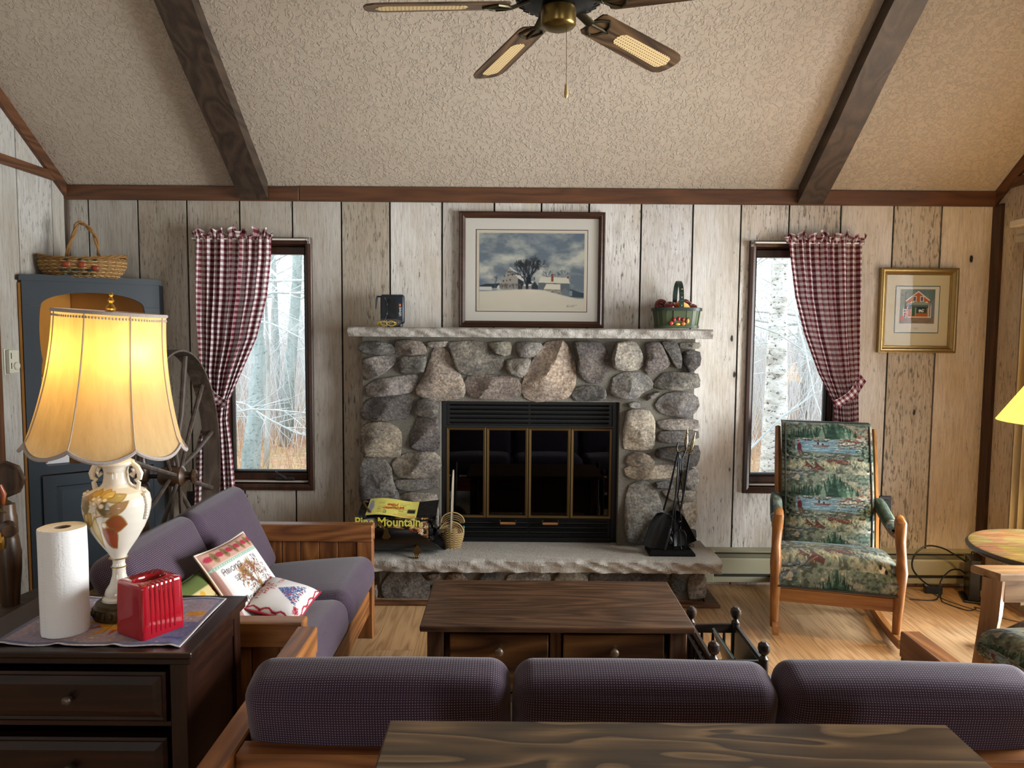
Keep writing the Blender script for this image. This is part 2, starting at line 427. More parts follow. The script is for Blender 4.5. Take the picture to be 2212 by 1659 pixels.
for xa, xb in ((-1.536, -1.376), (1.597, 1.735)):            # ceiling beams
    bm = B(); n = 14; rg = []
    for i in range(n + 1):
        y = YB - .035 + (YR - YB + .035) * i / n; zt = ceil_z(y) + .02; zb = ceil_z(y) - .10
        j = lambda: random.uniform(-.006, .006)
        rg.append([bm.verts.new(p) for p in ((xa + j(), y, zb), (xb + j(), y, zb), (xb, y, zt), (xa, y, zt))])
    for q, s_ in zip(rg, rg[1:]):
        for k in range(4): bm.faces.new((q[k], q[(k + 1) % 4], s_[(k + 1) % 4], s_[k]))
    bm.faces.new(rg[0]); bm.faces.new(rg[-1])
    trim(bm, wood(*BEAM, ax='Y', rough=.55, freq=.8, figure=.4, bump=.5))
xs_ = [XL, A(648, 420, YB).x, XR]
for a, b, dz in ((xs_[0], xs_[1] - .001, 0.0), (xs_[1] + .001, xs_[2], .003)):   # board at the foot of the ceiling, in two lengths
    bm = B(); box(bm, a, b, YB - .022, YB, 2.192, 2.272 + dz, .003); trim(bm, wood(*TRIM, ax='X', rough=.45, figure=.3))
for x, o_ in ((XL, 1), (XR, -1)):
    bm = B(); prism(bm, [(YB, ceil_z(YB)), (YR, ceil_z(YR)), (YR, ceil_z(YR) - .075), (YB, ceil_z(YB) - .075)], x, x + o_ * .02, 'x'); trim(bm, wood(*TRIM, ax='Y', rough=.5))
    bm = B(); box(bm, min(x, x + o_ * .018), max(x, x + o_ * .018), -2.0, YB - .02, 2.275, 2.323); trim(bm, wood(*TRIM, ax='Y', rough=.5))
bm = B(); box(bm, XL, XL + .018, YB - .02, YB, 0, 2.19); trim(bm, wood(*GREY, ax='Z', rough=.6))
bm = B(); box(bm, XR - .02, XR, YB - .075, YB, 0, 2.2); trim(bm, wood(*CASE, ax='Z', rough=.5))
bm = B(); box(bm, XL, XL + .03, 3.50, 3.625, 0, 2.05); trim(bm, wood(*TRIM, ax='Z', rough=.5))

# floor: boards run away from the camera
@mcache
def floormat():
    s = N('oak_laminate'); oi = s.n('ObjectInfo')
    g = s.noise(s.pos((34, 1.3, 34), 31.0), 1.4, 7, .7, .3); q = s.noise(s.pos((5.5, .42, 5), 31.0), 1.6, 2, .5)
    w = s.math('ABSOLUTE', s.math('SUBTRACT', s.math('FRACT', s.math('MULTIPLY', q, 13.0)), .5))
    f = s.math('ADD', s.math('MULTIPLY', g, .6), s.math('MULTIPLY', s.mr(w, 0, .5, .2, .8), .4))
    c = s.mix(1.0, oi.outputs['Color'], s.ramp(f, [(.32, (.62, .54, .46)), (.5, (.95, .93, .91)), (.66, (1.1, 1.1, 1.1))]), 'MULTIPLY')
    kn = s.mr(s.vor(s.pos((6, 2.2, 6), 31.0), 1.0), .055, .03); c = s.mix(s.math('MULTIPLY', kn, .75), c, (.16, .09, .05))
    s.set(c, .33, spec=.45); s.bump(f, .05, .002); return s.m
fl = S('floor'); bm = B(); box(bm, XL - .1, XR + .1, YS - .1, YB + .1, -.12, -.012); O('subfloor', bm, dark, fl)
x = XL; k = 0; FT = ['#cba67a', '#c49f74', '#d3b087', '#c09a6e', '#cba77e', '#d1ad84']
while x < XR - 1e-3:
    x1 = min(x + .19, XR); y = YS - random.uniform(0, .9)
    while y < YB:
        y1 = y + 1.28
        a, b = max(y, YS), min(y1, YB)
        if b - a > .02:
            bm = B(); box(bm, x + .0006, x1 - .0006, a + .0006, b - .0006, -.012, 0.0)
            O('floorboard', bm, floormat(), fl, color=hx(random.choice(FT)))
        y = y1
    x = x1

# ------------------------------------------------------------------ windows
def rframe(bm, x0, x1, z0, z1, prof):       # mitred frame; prof = closed loop of (inset, y)
    rings = [[bm.verts.new(p) for p in ((x0 + i, y, z0 + i), (x1 - i, y, z0 + i), (x1 - i, y, z1 - i), (x0 + i, y, z1 - i))] for i, y in prof]
    for q, s in zip(rings, rings[1:] + rings[:1]):
        for k in range(4): bm.faces.new((q[k], q[(k + 1) % 4], s[(k + 1) % 4], s[k]))
def window(n, w, crank):
    r = S('window_%d' % n); x0, x1, z0, z1 = w; cm = wood(*CASE, ax='Z', rough=.35, figure=.2)
    bm = B(); rframe(bm, x0, x1, z0, z1, [(0, YB), (0, YB - .018), (.004, YB - .022), (.02, YB - .024), (.034, YB - .018), (.036, YB - .012), (.036, YB + .07), (.03, YB + .07)]); O('casing', bm, cm, r)
    bm = B(); rframe(bm, x0 + .036, x1 - .036, z0 + .036, z1 - .036, [(0, YB + .07), (0, YB + .022), (.006, YB + .02), (.008, YB + .045), (.016, YB + .047), (.016, YB + .075)]); O('window_stop', bm, cm, r)
    bm = B(); rframe(bm, x0 + .05, x1 - .05, z0 + .088, z1 - .066, [(0, YB + .085), (0, YB + .05), (.012, YB + .048), (.018, YB + .066), (.018, YB + .085)]); O('sash', bm, plain('sash_dark', '#1d1511', .4), r)
    bm = B(); box(bm, x0 + .05, x1 - .05, YB + .03, YB + .085, z0 + .052, z0 + .09, .004); O('bottom_rail', bm, cm, r)
    bm = B(); box(bm, x0 + .05, x1 - .05, YB + .03, YB + .085, z1 - .088, z1 - .045, .004); O('top_rail', bm, cm, r)
    bm = B(); box(bm, x0 + .04, x1 - .04, YB - .004, YB + .03, z0 + .044, z0 + .052, .002); O('sill_strip', bm, plain('sill_strip', '#c9beb0', .35), r)
    bm = B(); box(bm, x0 + .06, x1 - .06, YB + .067, YB + .071, z0 + .10, z1 - .07); O('pane', bm, glass(), r)
    if crank:
        c = V(((x0 + x1) / 2 + .10, YB + .022, z0 + .066)); mm = plain('crank_metal', '#3a3a3c', .35, .7)
        bm = B(); box(bm, c.x - .055, c.x + .055, YB - .002, YB + .03, c.z - .011, c.z + .005, .004, 2); h = O('crank', bm, mm, r)
        bm = B(); p0 = c + V((.0, -.02, .004)); p1 = p0 + V((-.045, -.014, .034)); tube(bm, [p0 + V((.012, 0, -.006)), p0, (p0 + p1) / 2 + V((0, -.004, .002)), p1], [.007, .009, .006, .005], 8); blob(bm, p1, .008, .008, .008, 8, 6); O('crank_handle', bm, mm, h, smooth=True)
    bm = B(); box(bm, x0 - .02, x1 + .02, YB + .10, YB + .16, z0 - .02, z0 + .05); O('outer_sill', bm, plain('outer_sill', '#6a5a4c', .7), r)
    return r
window(1, W1, True); window(2, W2, False)
# sliding door in the right wall, outside the picture; its daylight reaches the room
dr = S('door_1'); fm = plain('door_frame_white', '#d8d4cc', .4)
bm = B()
for y0, y1 in ((1.60, 1.66), (2.57, 2.65), (3.58, 3.64)): box(bm, XR - .005, XR + .06, y0, y1, 0, 2.1)
box(bm, XR - .005, XR + .06, 1.66, 3.58, 2.03, 2.1); box(bm, XR - .005, XR + .06, 1.66, 3.58, 0, .07); O('door_frame', bm, fm, dr)
for y0, y1 in ((1.66, 2.57), (2.65, 3.58)):
    bm = B(); box(bm, XR + .02, XR + .026, y0, y1, .07, 2.03); O('pane', bm, glass(), dr)

# ------------------------------------------------------------------ curtains
@mcache
def gingham():
    s = N('gingham_cotton'); uv = s.n('TexCoord').outputs['UV']; sp = s.n('SeparateXYZ'); s.l(uv, sp.inputs[0])
    st = [s.mr(s.math('SINE', s.math('MULTIPLY', sp.outputs[i], math.tau / .031)), -.12, .12) for i in (0, 1)]
    tot = s.math('MULTIPLY', s.math('ADD', st[0], st[1]), .5)
    c = s.ramp(tot, [(0, hx('#f8f6f5')), (.5, hx('#b89296')), (1, hx('#763540'))]); s.b.inputs['Base Color'].default_value = (1, 1, 1, 1)
    df = s.n('BsdfDiffuse'); tl = s.n('BsdfTranslucent'); mx = s.n('MixShader'); mx.inputs[0].default_value = .38
    s.l(c, df.inputs[0]); s.l(c, tl.inputs[0]); s.l(df.outputs[0], mx.inputs[1]); s.l(tl.outputs[0], mx.inputs[2]); s.l(mx.outputs[0], s.out.inputs[0]); return s.m
def lerp_tab(tab, t):
    for (a, va), (b, vb) in zip(tab, tab[1:]):
        if t <= b: k = (t - a) / (b - a) if b > a else 0; k = max(0, k); return va + (vb - va) * k
    return tab[-1][1]
def curtain(label, left, right, ztop, zbot, tie, seed, width=.66):
    # left / right: (z, x) tables going down
    t = T('curtain', label, 'curtain', ((left[0][1] + right[0][1]) / 2, YB - .05, 0)); rs = random.Random(seed)
    ph = [rs.uniform(0, 6.28) for _ in range(4)]; nf = 8.5
    def sh(u, v):
        z = ztop + (zbot - ztop) * v; a = lerp_tab([(-q[0], q[1]) for q in left], -z); b = lerp_tab([(-q[0], q[1]) for q in right], -z)
        squeeze = min(1.0, max(.25, (b - a) / .42)); fu = u + .02 * math.sin(9 * u + ph[3]) + .012 * math.sin(17 * u + 3 * v + ph[0])
        amp = .012 + .012 * min(1, v * 5) * (.6 + .4 * math.sin(3.1 * u * 3 + ph[0]))
        y = math.sin(nf * math.tau * fu + ph[1] + .5 * math.sin(3 * v + ph[2])) * amp * 1.5 + .008 * math.sin(23 * u + 6 * v + ph[2])
        y *= .6 + .4 * squeeze
        dip = math.exp(-((z - tie) / .13) ** 2) * .02
        sag = .012 * math.sin(u * math.pi) * math.sin(v * math.pi)
        return V((a + (b - a) * u, YB - .075 + y - dip * .2, z - sag))
    bm = B(); grid(bm, sh, 110, 110, uvf=lambda u, v: (u * width, v * (ztop - zbot))); O('drape', bm, gingham(), t, smooth=True, w=True, ang=180)
    x0, x1 = left[0][1], right[0][1]
    def ruff(u, v):
        w = math.sin(u * 61 + ph[0]) * .011 + math.sin(u * 113 + ph[1] + 3 * v) * .007 + math.sin(u * 29 + ph[2]) * .006
        x = x0 - .012 + (x1 - x0 + .024) * u + v * (.012 * math.sin(u * 83 + ph[3]) + (u - .5) * .03)
        return V((x, YB - .078 + w * (.5 + v), ztop - .018 + v * (.052 + .016 * math.sin(u * 47 + ph[1]) + .01 * math.sin(u * 23 + ph[0])) ))
    bm = B(); grid(bm, ruff, 150, 6, uvf=lambda u, v: (u * width * 1.15, v * .055)); O('ruffle', bm, gingham(), t, smooth=True, w=True, ang=180)
    return t
def tieback(t, p0, p1, wd, seedv):
    bm = B(); p0, p1 = V(p0), V(p1); d = p1 - p0
    n = V((-d.z, 0, d.x)).normalized()
    if n.z < 0: n = -n
    def f(u, v):
        y = -.052 * math.sin(min(1, u * 1.02) * math.pi * .55 + .15)
        return p0 + d * u + n * (wd * (v - .5) * (1 + .12 * math.sin(u * 7))) + V((0, y + .006 * math.sin(u * 9 + v), -.018 * math.sin(u * math.pi)))
    grid(bm, f, 26, 5, uvf=lambda u, v: (u * d.length, v * wd)); solid(bm, .004); O('tieback', bm, gingham(), t, smooth=True, w=True)
YC = YB - .075
Lp = lambda L: [(A(px, py, YC).z, A(px, py, YC).x) for px, py in L]
c1 = curtain('red and white gingham curtain tied back on the left window, half behind the spinning wheel', Lp([(424, 520), (426, 700), (432, 800), (446, 860), (440, 905), (424, 960), (418, 1120)]),
             Lp([(584, 520), (583, 560), (574, 640), (552, 730), (520, 805), (496, 862), (492, 905), (500, 960), (513, 1120)]), 1.985, .47, 1.05, 3)
a_ = A(443, 828, YC); b_ = A(494, 872, YC); tieback(c1, a_ + V((-.03, .02, .03)), b_, .05, 1)
c2 = curtain('red and white gingham curtain tied back on the right window above the rocking chair', Lp([(1703, 520), (1706, 560), (1716, 640), (1736, 720), (1766, 805), (1797, 868), (1800, 905), (1794, 960), (1788, 1100)]),
             Lp([(1862, 520), (1860, 600), (1857, 700), (1856, 800), (1853, 860), (1854, 905), (1856, 960), (1858, 1100)]), 1.99, .5, 1.05, 11)
a_ = A(1867, 817, YC); b_ = A(1797, 872, YC); tieback(c2, a_ + V((.0, .02, .0)), b_, .05, 2)
for lab, x0, x1, z, knob in (('thin white curtain rod across the top of the left window', -1.79, -1.155, 1.972, 1), ('thin white curtain rod across the top of the right window', 1.35, 1.955, 1.975, 0)):
    t = T('curtain_rod', lab, 'curtain rod', ((x0 + x1) / 2, YB, z)); wm = plain('rod_white', '#dedad2', .3)
    bm = B(); tube(bm, [(x0, YB - .075, z), (x1, YB - .075, z)], .0055, 10); O('rod', bm, wm, t, smooth=True, w=True)
    for x in (x0, x1):
        bm = B(); box(bm, x - .004, x + .004, YB - .08, YB - .001, z - .006, z + .006, .001); box(bm, x - .008, x + .008, YB - .026, YB - .0225, z - .018, z + .018, .001); O('bracket', bm, plain('bracket_steel', '#9a948c', .35, .5), t, w=True)

# ================================================================== FIREPLACE
@mcache
def stonemat():
    s = N('field_stone'); oi = s.n('ObjectInfo'); oc = oi.outputs['Color']
    p = s.pos((1, 1, 1), 19.0); a = s.noise(p, 5.5, 6, .62, .6); b = s.noise(p, 70, 5, .7); v = s.noise(s.pos((1, 1, 2.4), 19.0, rot=(.4, .7, .3)), 13, 6, .7, 1.2)
    gr = s.noise(p, 190, 2, .6)
    c = s.mix(s.mr(a, .35, .66), s.mix(1.0, oc, (.60, .59, .62), 'MULTIPLY'), s.mix(1.0, oc, (1.22, 1.17, 1.08), 'MULTIPLY'))
    c = s.mix(1.0, c, s.ramp(b, [(.3, (.36, .36, .38)), (.5, (.92, .92, .92)), (.7, (1.6, 1.55, 1.5))]), 'MULTIPLY')
    c = s.mix(s.mr(v, .58, .72, 0, .4), c, (.40, .31, .22)); c = s.mix(s.mr(gr, .66, .76, 0, .5), c, (.5, .48, .44)); c = s.mix(s.mr(gr, .36, .28, 0, .55), c, (.03, .03, .03))
    s.set(c, .85, spec=.2); h = s.math('ADD', s.math('MULTIPLY', v, 1.0), s.math('MULTIPLY', b, .45)); s.bump(h, 1.0, .022); return s.m
@mcache
def mortarmat():
    s = N('mortar'); f = s.noise(s.pos(), 95, 4, .7); g = s.noise(s.pos(), 5, 3, .6)
    c = s.mix(g, hx('#67635b'), hx('#7d7971')); c = s.mix(1.0, c, s.ramp(f, [(.3, (.7, .7, .68)), (.65, (1.08, 1.08, 1.06))]), 'MULTIPLY'); s.set(c, .9, spec=.15); s.bump(f, .6, .006); return s.m
@mcache
def slabmat():
    s = N('limestone_slab'); f = s.noise(s.pos((1, 1, 1.6)), 26, 6, .68, .5); g = s.noise(s.pos(), 3.5, 4, .6); k = s.noise(s.pos(), 120, 3, .6)
    c = s.mix(g, hx('#99948c'), hx('#afaaa2')); c = s.mix(s.mr(f, .56, .7, 0, .3), c, hx('#7a6a58')); c = s.mix(1.0, c, s.ramp(k, [(.3, (.82, .82, .82)), (.7, (1.1, 1.1, 1.1))]), 'MULTIPLY'); s.set(c, .62, spec=.35); s.bump(s.math('ADD', k, f), .6, .006); return s.m
HZ = .262
fp = T('fireplace', 'fieldstone fireplace with grey mortar and pale stone mantel between the two windows', 'fireplace', (.1, YB, 0))
FY = 4.135
def at_poly(L, o, sc, Y): return [A(o[0] + x / sc, o[1] + y / sc, Y) for x, y in L]
bm = B()                                    # mortar body, left and right piers and head, round the opening
prism(bm, [(-.835, HZ), (-.40, HZ), (-.40, 1.078), (.605, 1.078), (.605, HZ), (1.02, HZ), (1.02, 1.436), (-.835, 1.436)], FY, YB - .001, 'y'); O('mortar', bm, mortarmat(), fp, w=True)
def grey_down(c): g = .3 * c[0] + .59 * c[1] + .11 * c[2]; return tuple((q * .62 + g * .38) * 1.22 for q in c[:3]) + (1,)
def stone(L, o, sc, colr, Y=FY, depth=.045, par=None, seed=0):
    P = [(p.x, p.z) for p in at_poly(L, o, sc, Y)]; rs = random.Random(seed); n0 = len(P)
    pts = []
    for i in range(n0):                      # round the traced outline a little
        a, b = P[i], P[(i + 1) % n0]; ln = math.hypot(b[0] - a[0], b[1] - a[1]); k = max(1, min(4, int(ln / .028)))
        for j in range(k): pts.append((a[0] + (b[0] - a[0]) * j / k, a[1] + (b[1] - a[1]) * j / k))
    for _ in range(1):
        n = len(pts); pts = [((pts[i - 1][0] + 4 * pts[i][0] + pts[(i + 1) % n][0]) / 6, (pts[i - 1][1] + 4 * pts[i][1] + pts[(i + 1) % n][1]) / 6) for i in range(n)]
    n = len(pts); cx = sum(p[0] for p in pts) / n; cz = sum(p[1] for p in pts) / n; sx_ = max(p[0] for p in pts) - min(p[0] for p in pts); sz_ = max(p[1] for p in pts) - min(p[1] for p in pts); sz = min(sx_, sz_)
    depth = min(depth, .030 + sz * .26); off = V((rs.uniform(0, 50), rs.uniform(0, 50), rs.uniform(0, 50)))
    planes = [(rs.uniform(-.45, .45), rs.uniform(-.45, .45), depth * rs.uniform(.72, 1.15)) for _ in range(5)]       # split faces
    def face(x, z, f):
        h = min(c0 + a0 * (x - cx) + b0 * (z - cz) for a0, b0, c0 in planes); q = V((x * 16, z * 16, 0)) + off
        h += (NZ.noise(q) * .55 + NZ.noise(q * 2.3) * .4 + NZ.noise(q * 5.1) * .22) * .0115
        e = max(0.0, 1 - ((f - .84) / .20) ** 2) ** .5 if f > .84 else 1.0
        return max(.012, h) * (.5 + .5 * e)
    bm = B(); rings = []
    G = 1 + .012 / max(sz, .06)
    for f, k in ((1.0, 0), (1.0, 1), (1.02, 2), (1.0, 3), (.955, 3), (.89, 3), (.80, 3), (.69, 3), (.56, 3), (.42, 3), (.27, 3), (.12, 3)):
        rg = []
        for x, z in pts:
            X, Z = cx + (x - cx) * f * G, cz + (z - cz) * f * G
            dd = .012 if k == 0 else -.003 if k == 1 else -face(X, Z, 1.0) * .62 if k == 2 else -face(X, Z, f)
            if k:
                q = V((X * 30, Z * 30, 3)) + off; w_ = .0045 * f; X += NZ.noise(q) * w_; Z += NZ.noise(q + V((7, 7, 7))) * w_
            rg.append(bm.verts.new((X, Y + dd, Z)))
        rings.append(rg)
    for q, s_ in zip(rings, rings[1:]):
        for k in range(n): bm.faces.new((q[k], q[(k + 1) % n], s_[(k + 1) % n], s_[k]))
    c = bm.verts.new((cx, Y - face(cx, cz, 0), cz))
    for k in range(n): bm.faces.new((rings[-1][k], rings[-1][(k + 1) % n], c))
    return O('stone', bm, stonemat(), par or fp, smooth=True, w=True, color=grey_down(hx(colr)), ang=32)
SA, SB, SC, SD = ((740, 680), 5.183), ((1140, 680), 5.183), ((740, 960), 4.61), ((1140, 960), 4.609)
ST = [
 (SA, '#6f6e68', [(195,390),(215,320),(380,305),(540,335),(580,370),(560,430),(390,440),(240,420)]),
 (SA, '#86796a', [(600,380),(615,290),(740,285),(880,300),(905,350),(940,430),(800,445),(610,440)]),
 (SA, '#948c7e', [(960,305),(1190,300),(1200,350),(960,365)]),
 (SA, '#8a8179', [(230,500),(440,460),(600,490),(590,540),(460,650),(300,725),(245,690)]),
 (SA, '#6c6a62', [(640,480),(930,460),(905,640),(650,655)]),
 (SA, '#a3917d', [(1020,370),(1130,365),(1220,500),(1330,690),(1365,790),(1355,920),(1150,945),(1000,955),(840,890),(825,820),(920,690),(990,500)]),
 (SA, '#7d7668', [(1200,310),(1490,300),(1610,330),(1720,420),(1790,500),(1790,570),(1740,630),(1500,665),(1350,660),(1270,580),(1230,420),(1195,340)]),
 (SA, '#857468', [(1380,760),(1420,690),(1600,680),(1850,690),(1950,730),(1985,800),(1980,880),(1900,935),(1600,935),(1460,920),(1385,840)]),
 (SA, '#8a8470', [(1630,320),(1870,300),(1880,440),(1790,460),(1720,420)]),
 (SA, '#84807c', [(1950,310),(2200,310),(2235,360),(2130,460),(1990,465)]),
 (SA, '#8b8477', [(1840,500),(2060,490),(2100,500),(2060,640),(2010,700),(1880,660),(1840,600)]),
 (SA, '#8f8781', [(280,800),(420,720),(820,670),(830,720),(790,840),(660,880),(380,910),(290,890)]),
 (SA, '#615a58', [(215,1130),(230,1040),(300,950),(450,910),(720,900),(770,960),(750,1080),(700,1165),(400,1175),(260,1160)]),
 (SA, '#6c665f', [(830,960),(960,930),(1040,960),(1070,1030),(1060,1110),(1000,1145),(810,1110)]),
 (SA, '#635b5c', [(830,1150),(1060,1150),(1085,1300),(1075,1480),(1020,1520),(850,1500),(750,1480),(770,1340),(840,1210)]),
 (SA, '#93866f', [(215,1280),(310,1210),(480,1205),(600,1260),(655,1310),(640,1590),(440,1575),(280,1570),(215,1520)]),
 (SC, '#77736c', [(220,130),(360,125),(440,180),(490,250),(490,350),(540,430),(570,560),(570,600),(220,610),(180,480),(175,360),(185,220)]),
 (SC, '#8a8071', [(500,180),(640,90),(900,70),(960,130),(970,230),(930,320),(560,325),(540,260)]),
 (SC, '#7a756b', [(520,380),(560,350),(930,340),(935,430),(640,445),(560,430)]),
 (SC, '#8b8071', [(580,520),(640,480),(920,490),(920,610),(580,620)]),
 (SC, '#7a756b', [(175,625),(250,620),(255,700),(180,720)]),
 (SC, '#8b8478', [(800,640),(950,630),(950,800),(860,930),(800,930)]),
 (SC, '#716b62', [(200,760),(480,720),(700,760),(700,960),(200,960)]),
 (SB, '#a8917a', [(200,320),(380,300),(440,340),(480,440),(520,560),(530,700),(510,850),(400,935),(110,965),(-33,920),(-63,800),(-23,680),(0,610),(130,400)]),
 (SB, '#655c58', [(520,310),(780,305),(860,380),(905,460),(880,620),(840,750),(680,750),(600,700),(555,620),(570,500),(525,380)]),
 (SB, '#6b6a66', [(490,900),(550,810),(740,790),(850,830),(850,945),(560,960)]),
 (SB, '#a39a87', [(990,310),(1210,310),(1270,440),(1290,560),(1220,610),(1080,615),(950,590),(945,480),(970,400)]),
 (SB, '#83807a', [(940,800),(960,700),(1080,650),(1250,655),(1350,700),(1395,770),(1380,830),(1260,860),(1230,920),(1100,940),(970,910),(930,860)]),
 (SB, '#746b69', [(1310,330),(1470,310),(1530,430),(1590,540),(1560,580),(1350,665),(1300,600),(1340,480)]),
 (SB, '#6f6c66', [(1490,300),(1660,310),(1700,420),(1710,590),(1650,590),(1560,440)]),
 (SB, '#8a8577', [(1710,320),(1910,310),(1925,350),(1900,380),(1710,380)]),
 (SB, '#5a5654', [(1750,410),(1920,415),(1915,560),(1850,620),(1800,640),(1735,530),(1730,460)]),
 (SB, '#77746b', [(1430,770),(1530,650),(1880,660),(1900,810),(1700,835),(1440,820)]),
 (SB, '#7b7773', [(1430,1010),(1480,930),(1560,880),(1760,875),(1890,920),(1910,1010),(1860,1090),(1750,1145),(1500,1100)]),
 (SB, '#7b7671', [(1330,890),(1470,860),(1440,920),(1330,970)]),
 (SB, '#86837c', [(1115,980),(1240,970),(1260,1040),(1130,1040)]),
 (SB, '#b3a68e', [(1110,1075),(1350,1070),(1410,1200),(1410,1430),(1380,1500),(1080,1490),(1070,1300)]),
 (SB, '#877e76', [(1450,1190),(1600,1170),(1880,1170),(1885,1280),(1500,1275)]),
 (SB, '#6d6863', [(1470,1360),(1500,1310),(1880,1300),(1890,1380),(1800,1410),(1500,1425)]),
 (SD, '#4b4745', [(1280,100),(1300,40),(1690,10),(1690,150),(1660,215),(1530,220),(1480,160),(1300,130)]),
 (SD, '#948570', [(985,180),(1000,110),(1080,80),(1200,100),(1250,180),(1240,205),(1000,205)]),
 (SD, '#9a8a72', [(985,240),(1040,210),(1450,205),(1470,250),(1440,330),(1050,330),(1000,300)]),
 (SD, '#88847a', [(1580,250),(1690,250),(1680,400),(1620,440),(1560,420)]),
 (SD, '#5f5d5d', [(1270,370),(1440,360),(1440,430),(1280,430)]),
 (SD, '#85827a', [(1010,420),(1090,380),(1170,375),(1250,430),(1310,560),(1340,680),(1330,760),(1250,900),(1180,960),(1000,960),(970,840),(975,560)]),
 (SD, '#827a6c', [(1350,470),(1440,450),(1670,460),(1670,540),(1560,555),(1440,550)]),
 (SD, '#988a78', [(1500,580),(1640,570),(1680,640),(1660,790),(1580,820),(1440,800),(1440,680)]),
 (SD, '#625e5a', [(1400,850),(1660,850),(1650,970),(1400,980)]),
 (SD, '#7c7870', [(1590,985),(1655,985),(1655,1012),(1595,1012)]),
]
for i, ((o_, sc), c_, L) in enumerate(ST): stone(L, o_, sc, c_, FY, .058, seed=i + 1)
def rough_slab(x0, x1, y0, y1, z0, z1, amp, seed, chip=True):      # flat top, split-faced front and ends
    bm = B(); nx = max(8, int((x1 - x0) / .011)); nzv = 7; off = V((seed * 3.1, 0, 0)); rows = []
    for j in range(nzv + 1):
        v = j / nzv; z = z0 + (z1 - z0) * v; row = []
        for i in range(nx + 1):
            u = i / nx; x = x0 + (x1 - x0) * u
            q = V((x * 11 + z * 9, z * 26, 0)) + off
            n_ = NZ.noise(q) + .55 * NZ.noise(q * 2.9) + .3 * NZ.noise(q * 6.0)
            ridge = abs(NZ.noise(V((x * 9 + z * 22, z * 4, 7)) + off))
            dy = amp * (.5 * n_ - .9 * (1 - ridge) * (v < .95)) * (1 if v < .99 else .35) + (amp * .9 * (.5 - v) if v < .5 else 0)
            row.append(bm.verts.new((x, y0 + dy + amp, z)))
        rows.append(row)
    for a, b in zip(rows, rows[1:]):
        for i in range(nx): bm.faces.new((a[i], a[i + 1], b[i + 1], b[i]))
    bl, br, tl, tr = (bm.verts.new(p) for p in ((x0, y1, z0), (x1, y1, z0), (x0, y1, z1), (x1, y1, z1)))
    bm.faces.new(rows[-1] + [tr, tl]); bm.faces.new(rows[0][::-1] + [bl, br]); bm.faces.new((bl, br, tr, tl))
    bm.faces.new([r[0] for r in rows] + [tl, bl]); bm.faces.new([r[-1] for r in rows][::-1] + [br, tr]); return bm
O('mantel', rough_slab(-.885, 1.08, 3.985, YB - .001, 1.437, 1.489, .021, 1), slabmat(), fp, smooth=True, w=True, label='pale split-faced stone mantel slab', ang=60)
# raised hearth
HZ = .262
he = T('hearth', 'raised stone hearth with a pale split-edged slab under the fireplace', 'hearth', (.1, 4.0, 0))
O('hearth_slab', rough_slab(-.78, 1.125, 3.848, 4.10, .188, HZ, .024, 4), slabmat(), he, smooth=True, w=True, ang=60)
bm = B(); box(bm, -.78, 1.105, 4.102, YB - .001, .20, HZ - .002, .002); O('hearth_slab', bm, slabmat(), he, w=True)
bm = B(); box(bm, -.72, 1.01, 3.985, YB - .001, 0.0, .19); O('mortar', bm, mortarmat(), he, w=True)
HS = [(SC, '#7f7569', [(400,1400),(480,1280),(560,1265),(760,1270),(870,1420),(880,1480),(800,1560),(480,1565),(420,1500)]), (SC, '#8b7e6e', [(840,1280),(960,1275),(980,1320),(900,1360)]),
 (SC, '#9a8468', [(1040,1330),(1060,1290),(1180,1280),(1240,1340),(1240,1500),(1040,1500)]), (SC, '#5d5b5a', [(1370,1330),(1420,1265),(1520,1270),(1570,1330),(1560,1500),(1370,1500)]),
 (SC, '#8f8a7f', [(1650,1300),(1936,1275),(2050,1290),(2050,1500),(1660,1500)]), (SD, '#96907f', [(270,1330),(330,1270),(500,1265),(590,1330),(590,1500),(270,1500)]),
 (SD, '#615b57', [(650,1290),(760,1270),(1370,1270),(1400,1340),(1380,1480),(650,1480)]), (SD, '#65625e', [(1420,1330),(1440,1275),(1500,1280),(1560,1350),(1550,1440),(1510,1480),(1430,1450)]),
 (SD, '#8d7a66', [(1610,1320),(1660,1295),(1750,1300),(1770,1340),(1760,1520),(1700,1555),(1610,1545),(1590,1440)]), (SC, '#88857e', [(300,1400),(345,1400),(350,1520),(300,1530)]),
 (SC, '#7a7468', [(900,1400),(1010,1390),(1010,1540),(920,1550)])]
for i, ((o_, sc), c_, L) in enumerate(HS): stone(L, o_, sc, c_, 3.985, .04, he, 60 + i)
rd = wood(*TRIM, ax='X', rough=.45)
bm = B(); prism(bm, [(-.80, 3.865), (1.125, 3.865), (1.125, YB - .08), (1.06, YB - .08), (1.06, 3.915), (-.80, 3.915)], .001, .018, 'z', .004); trim(bm, rd)

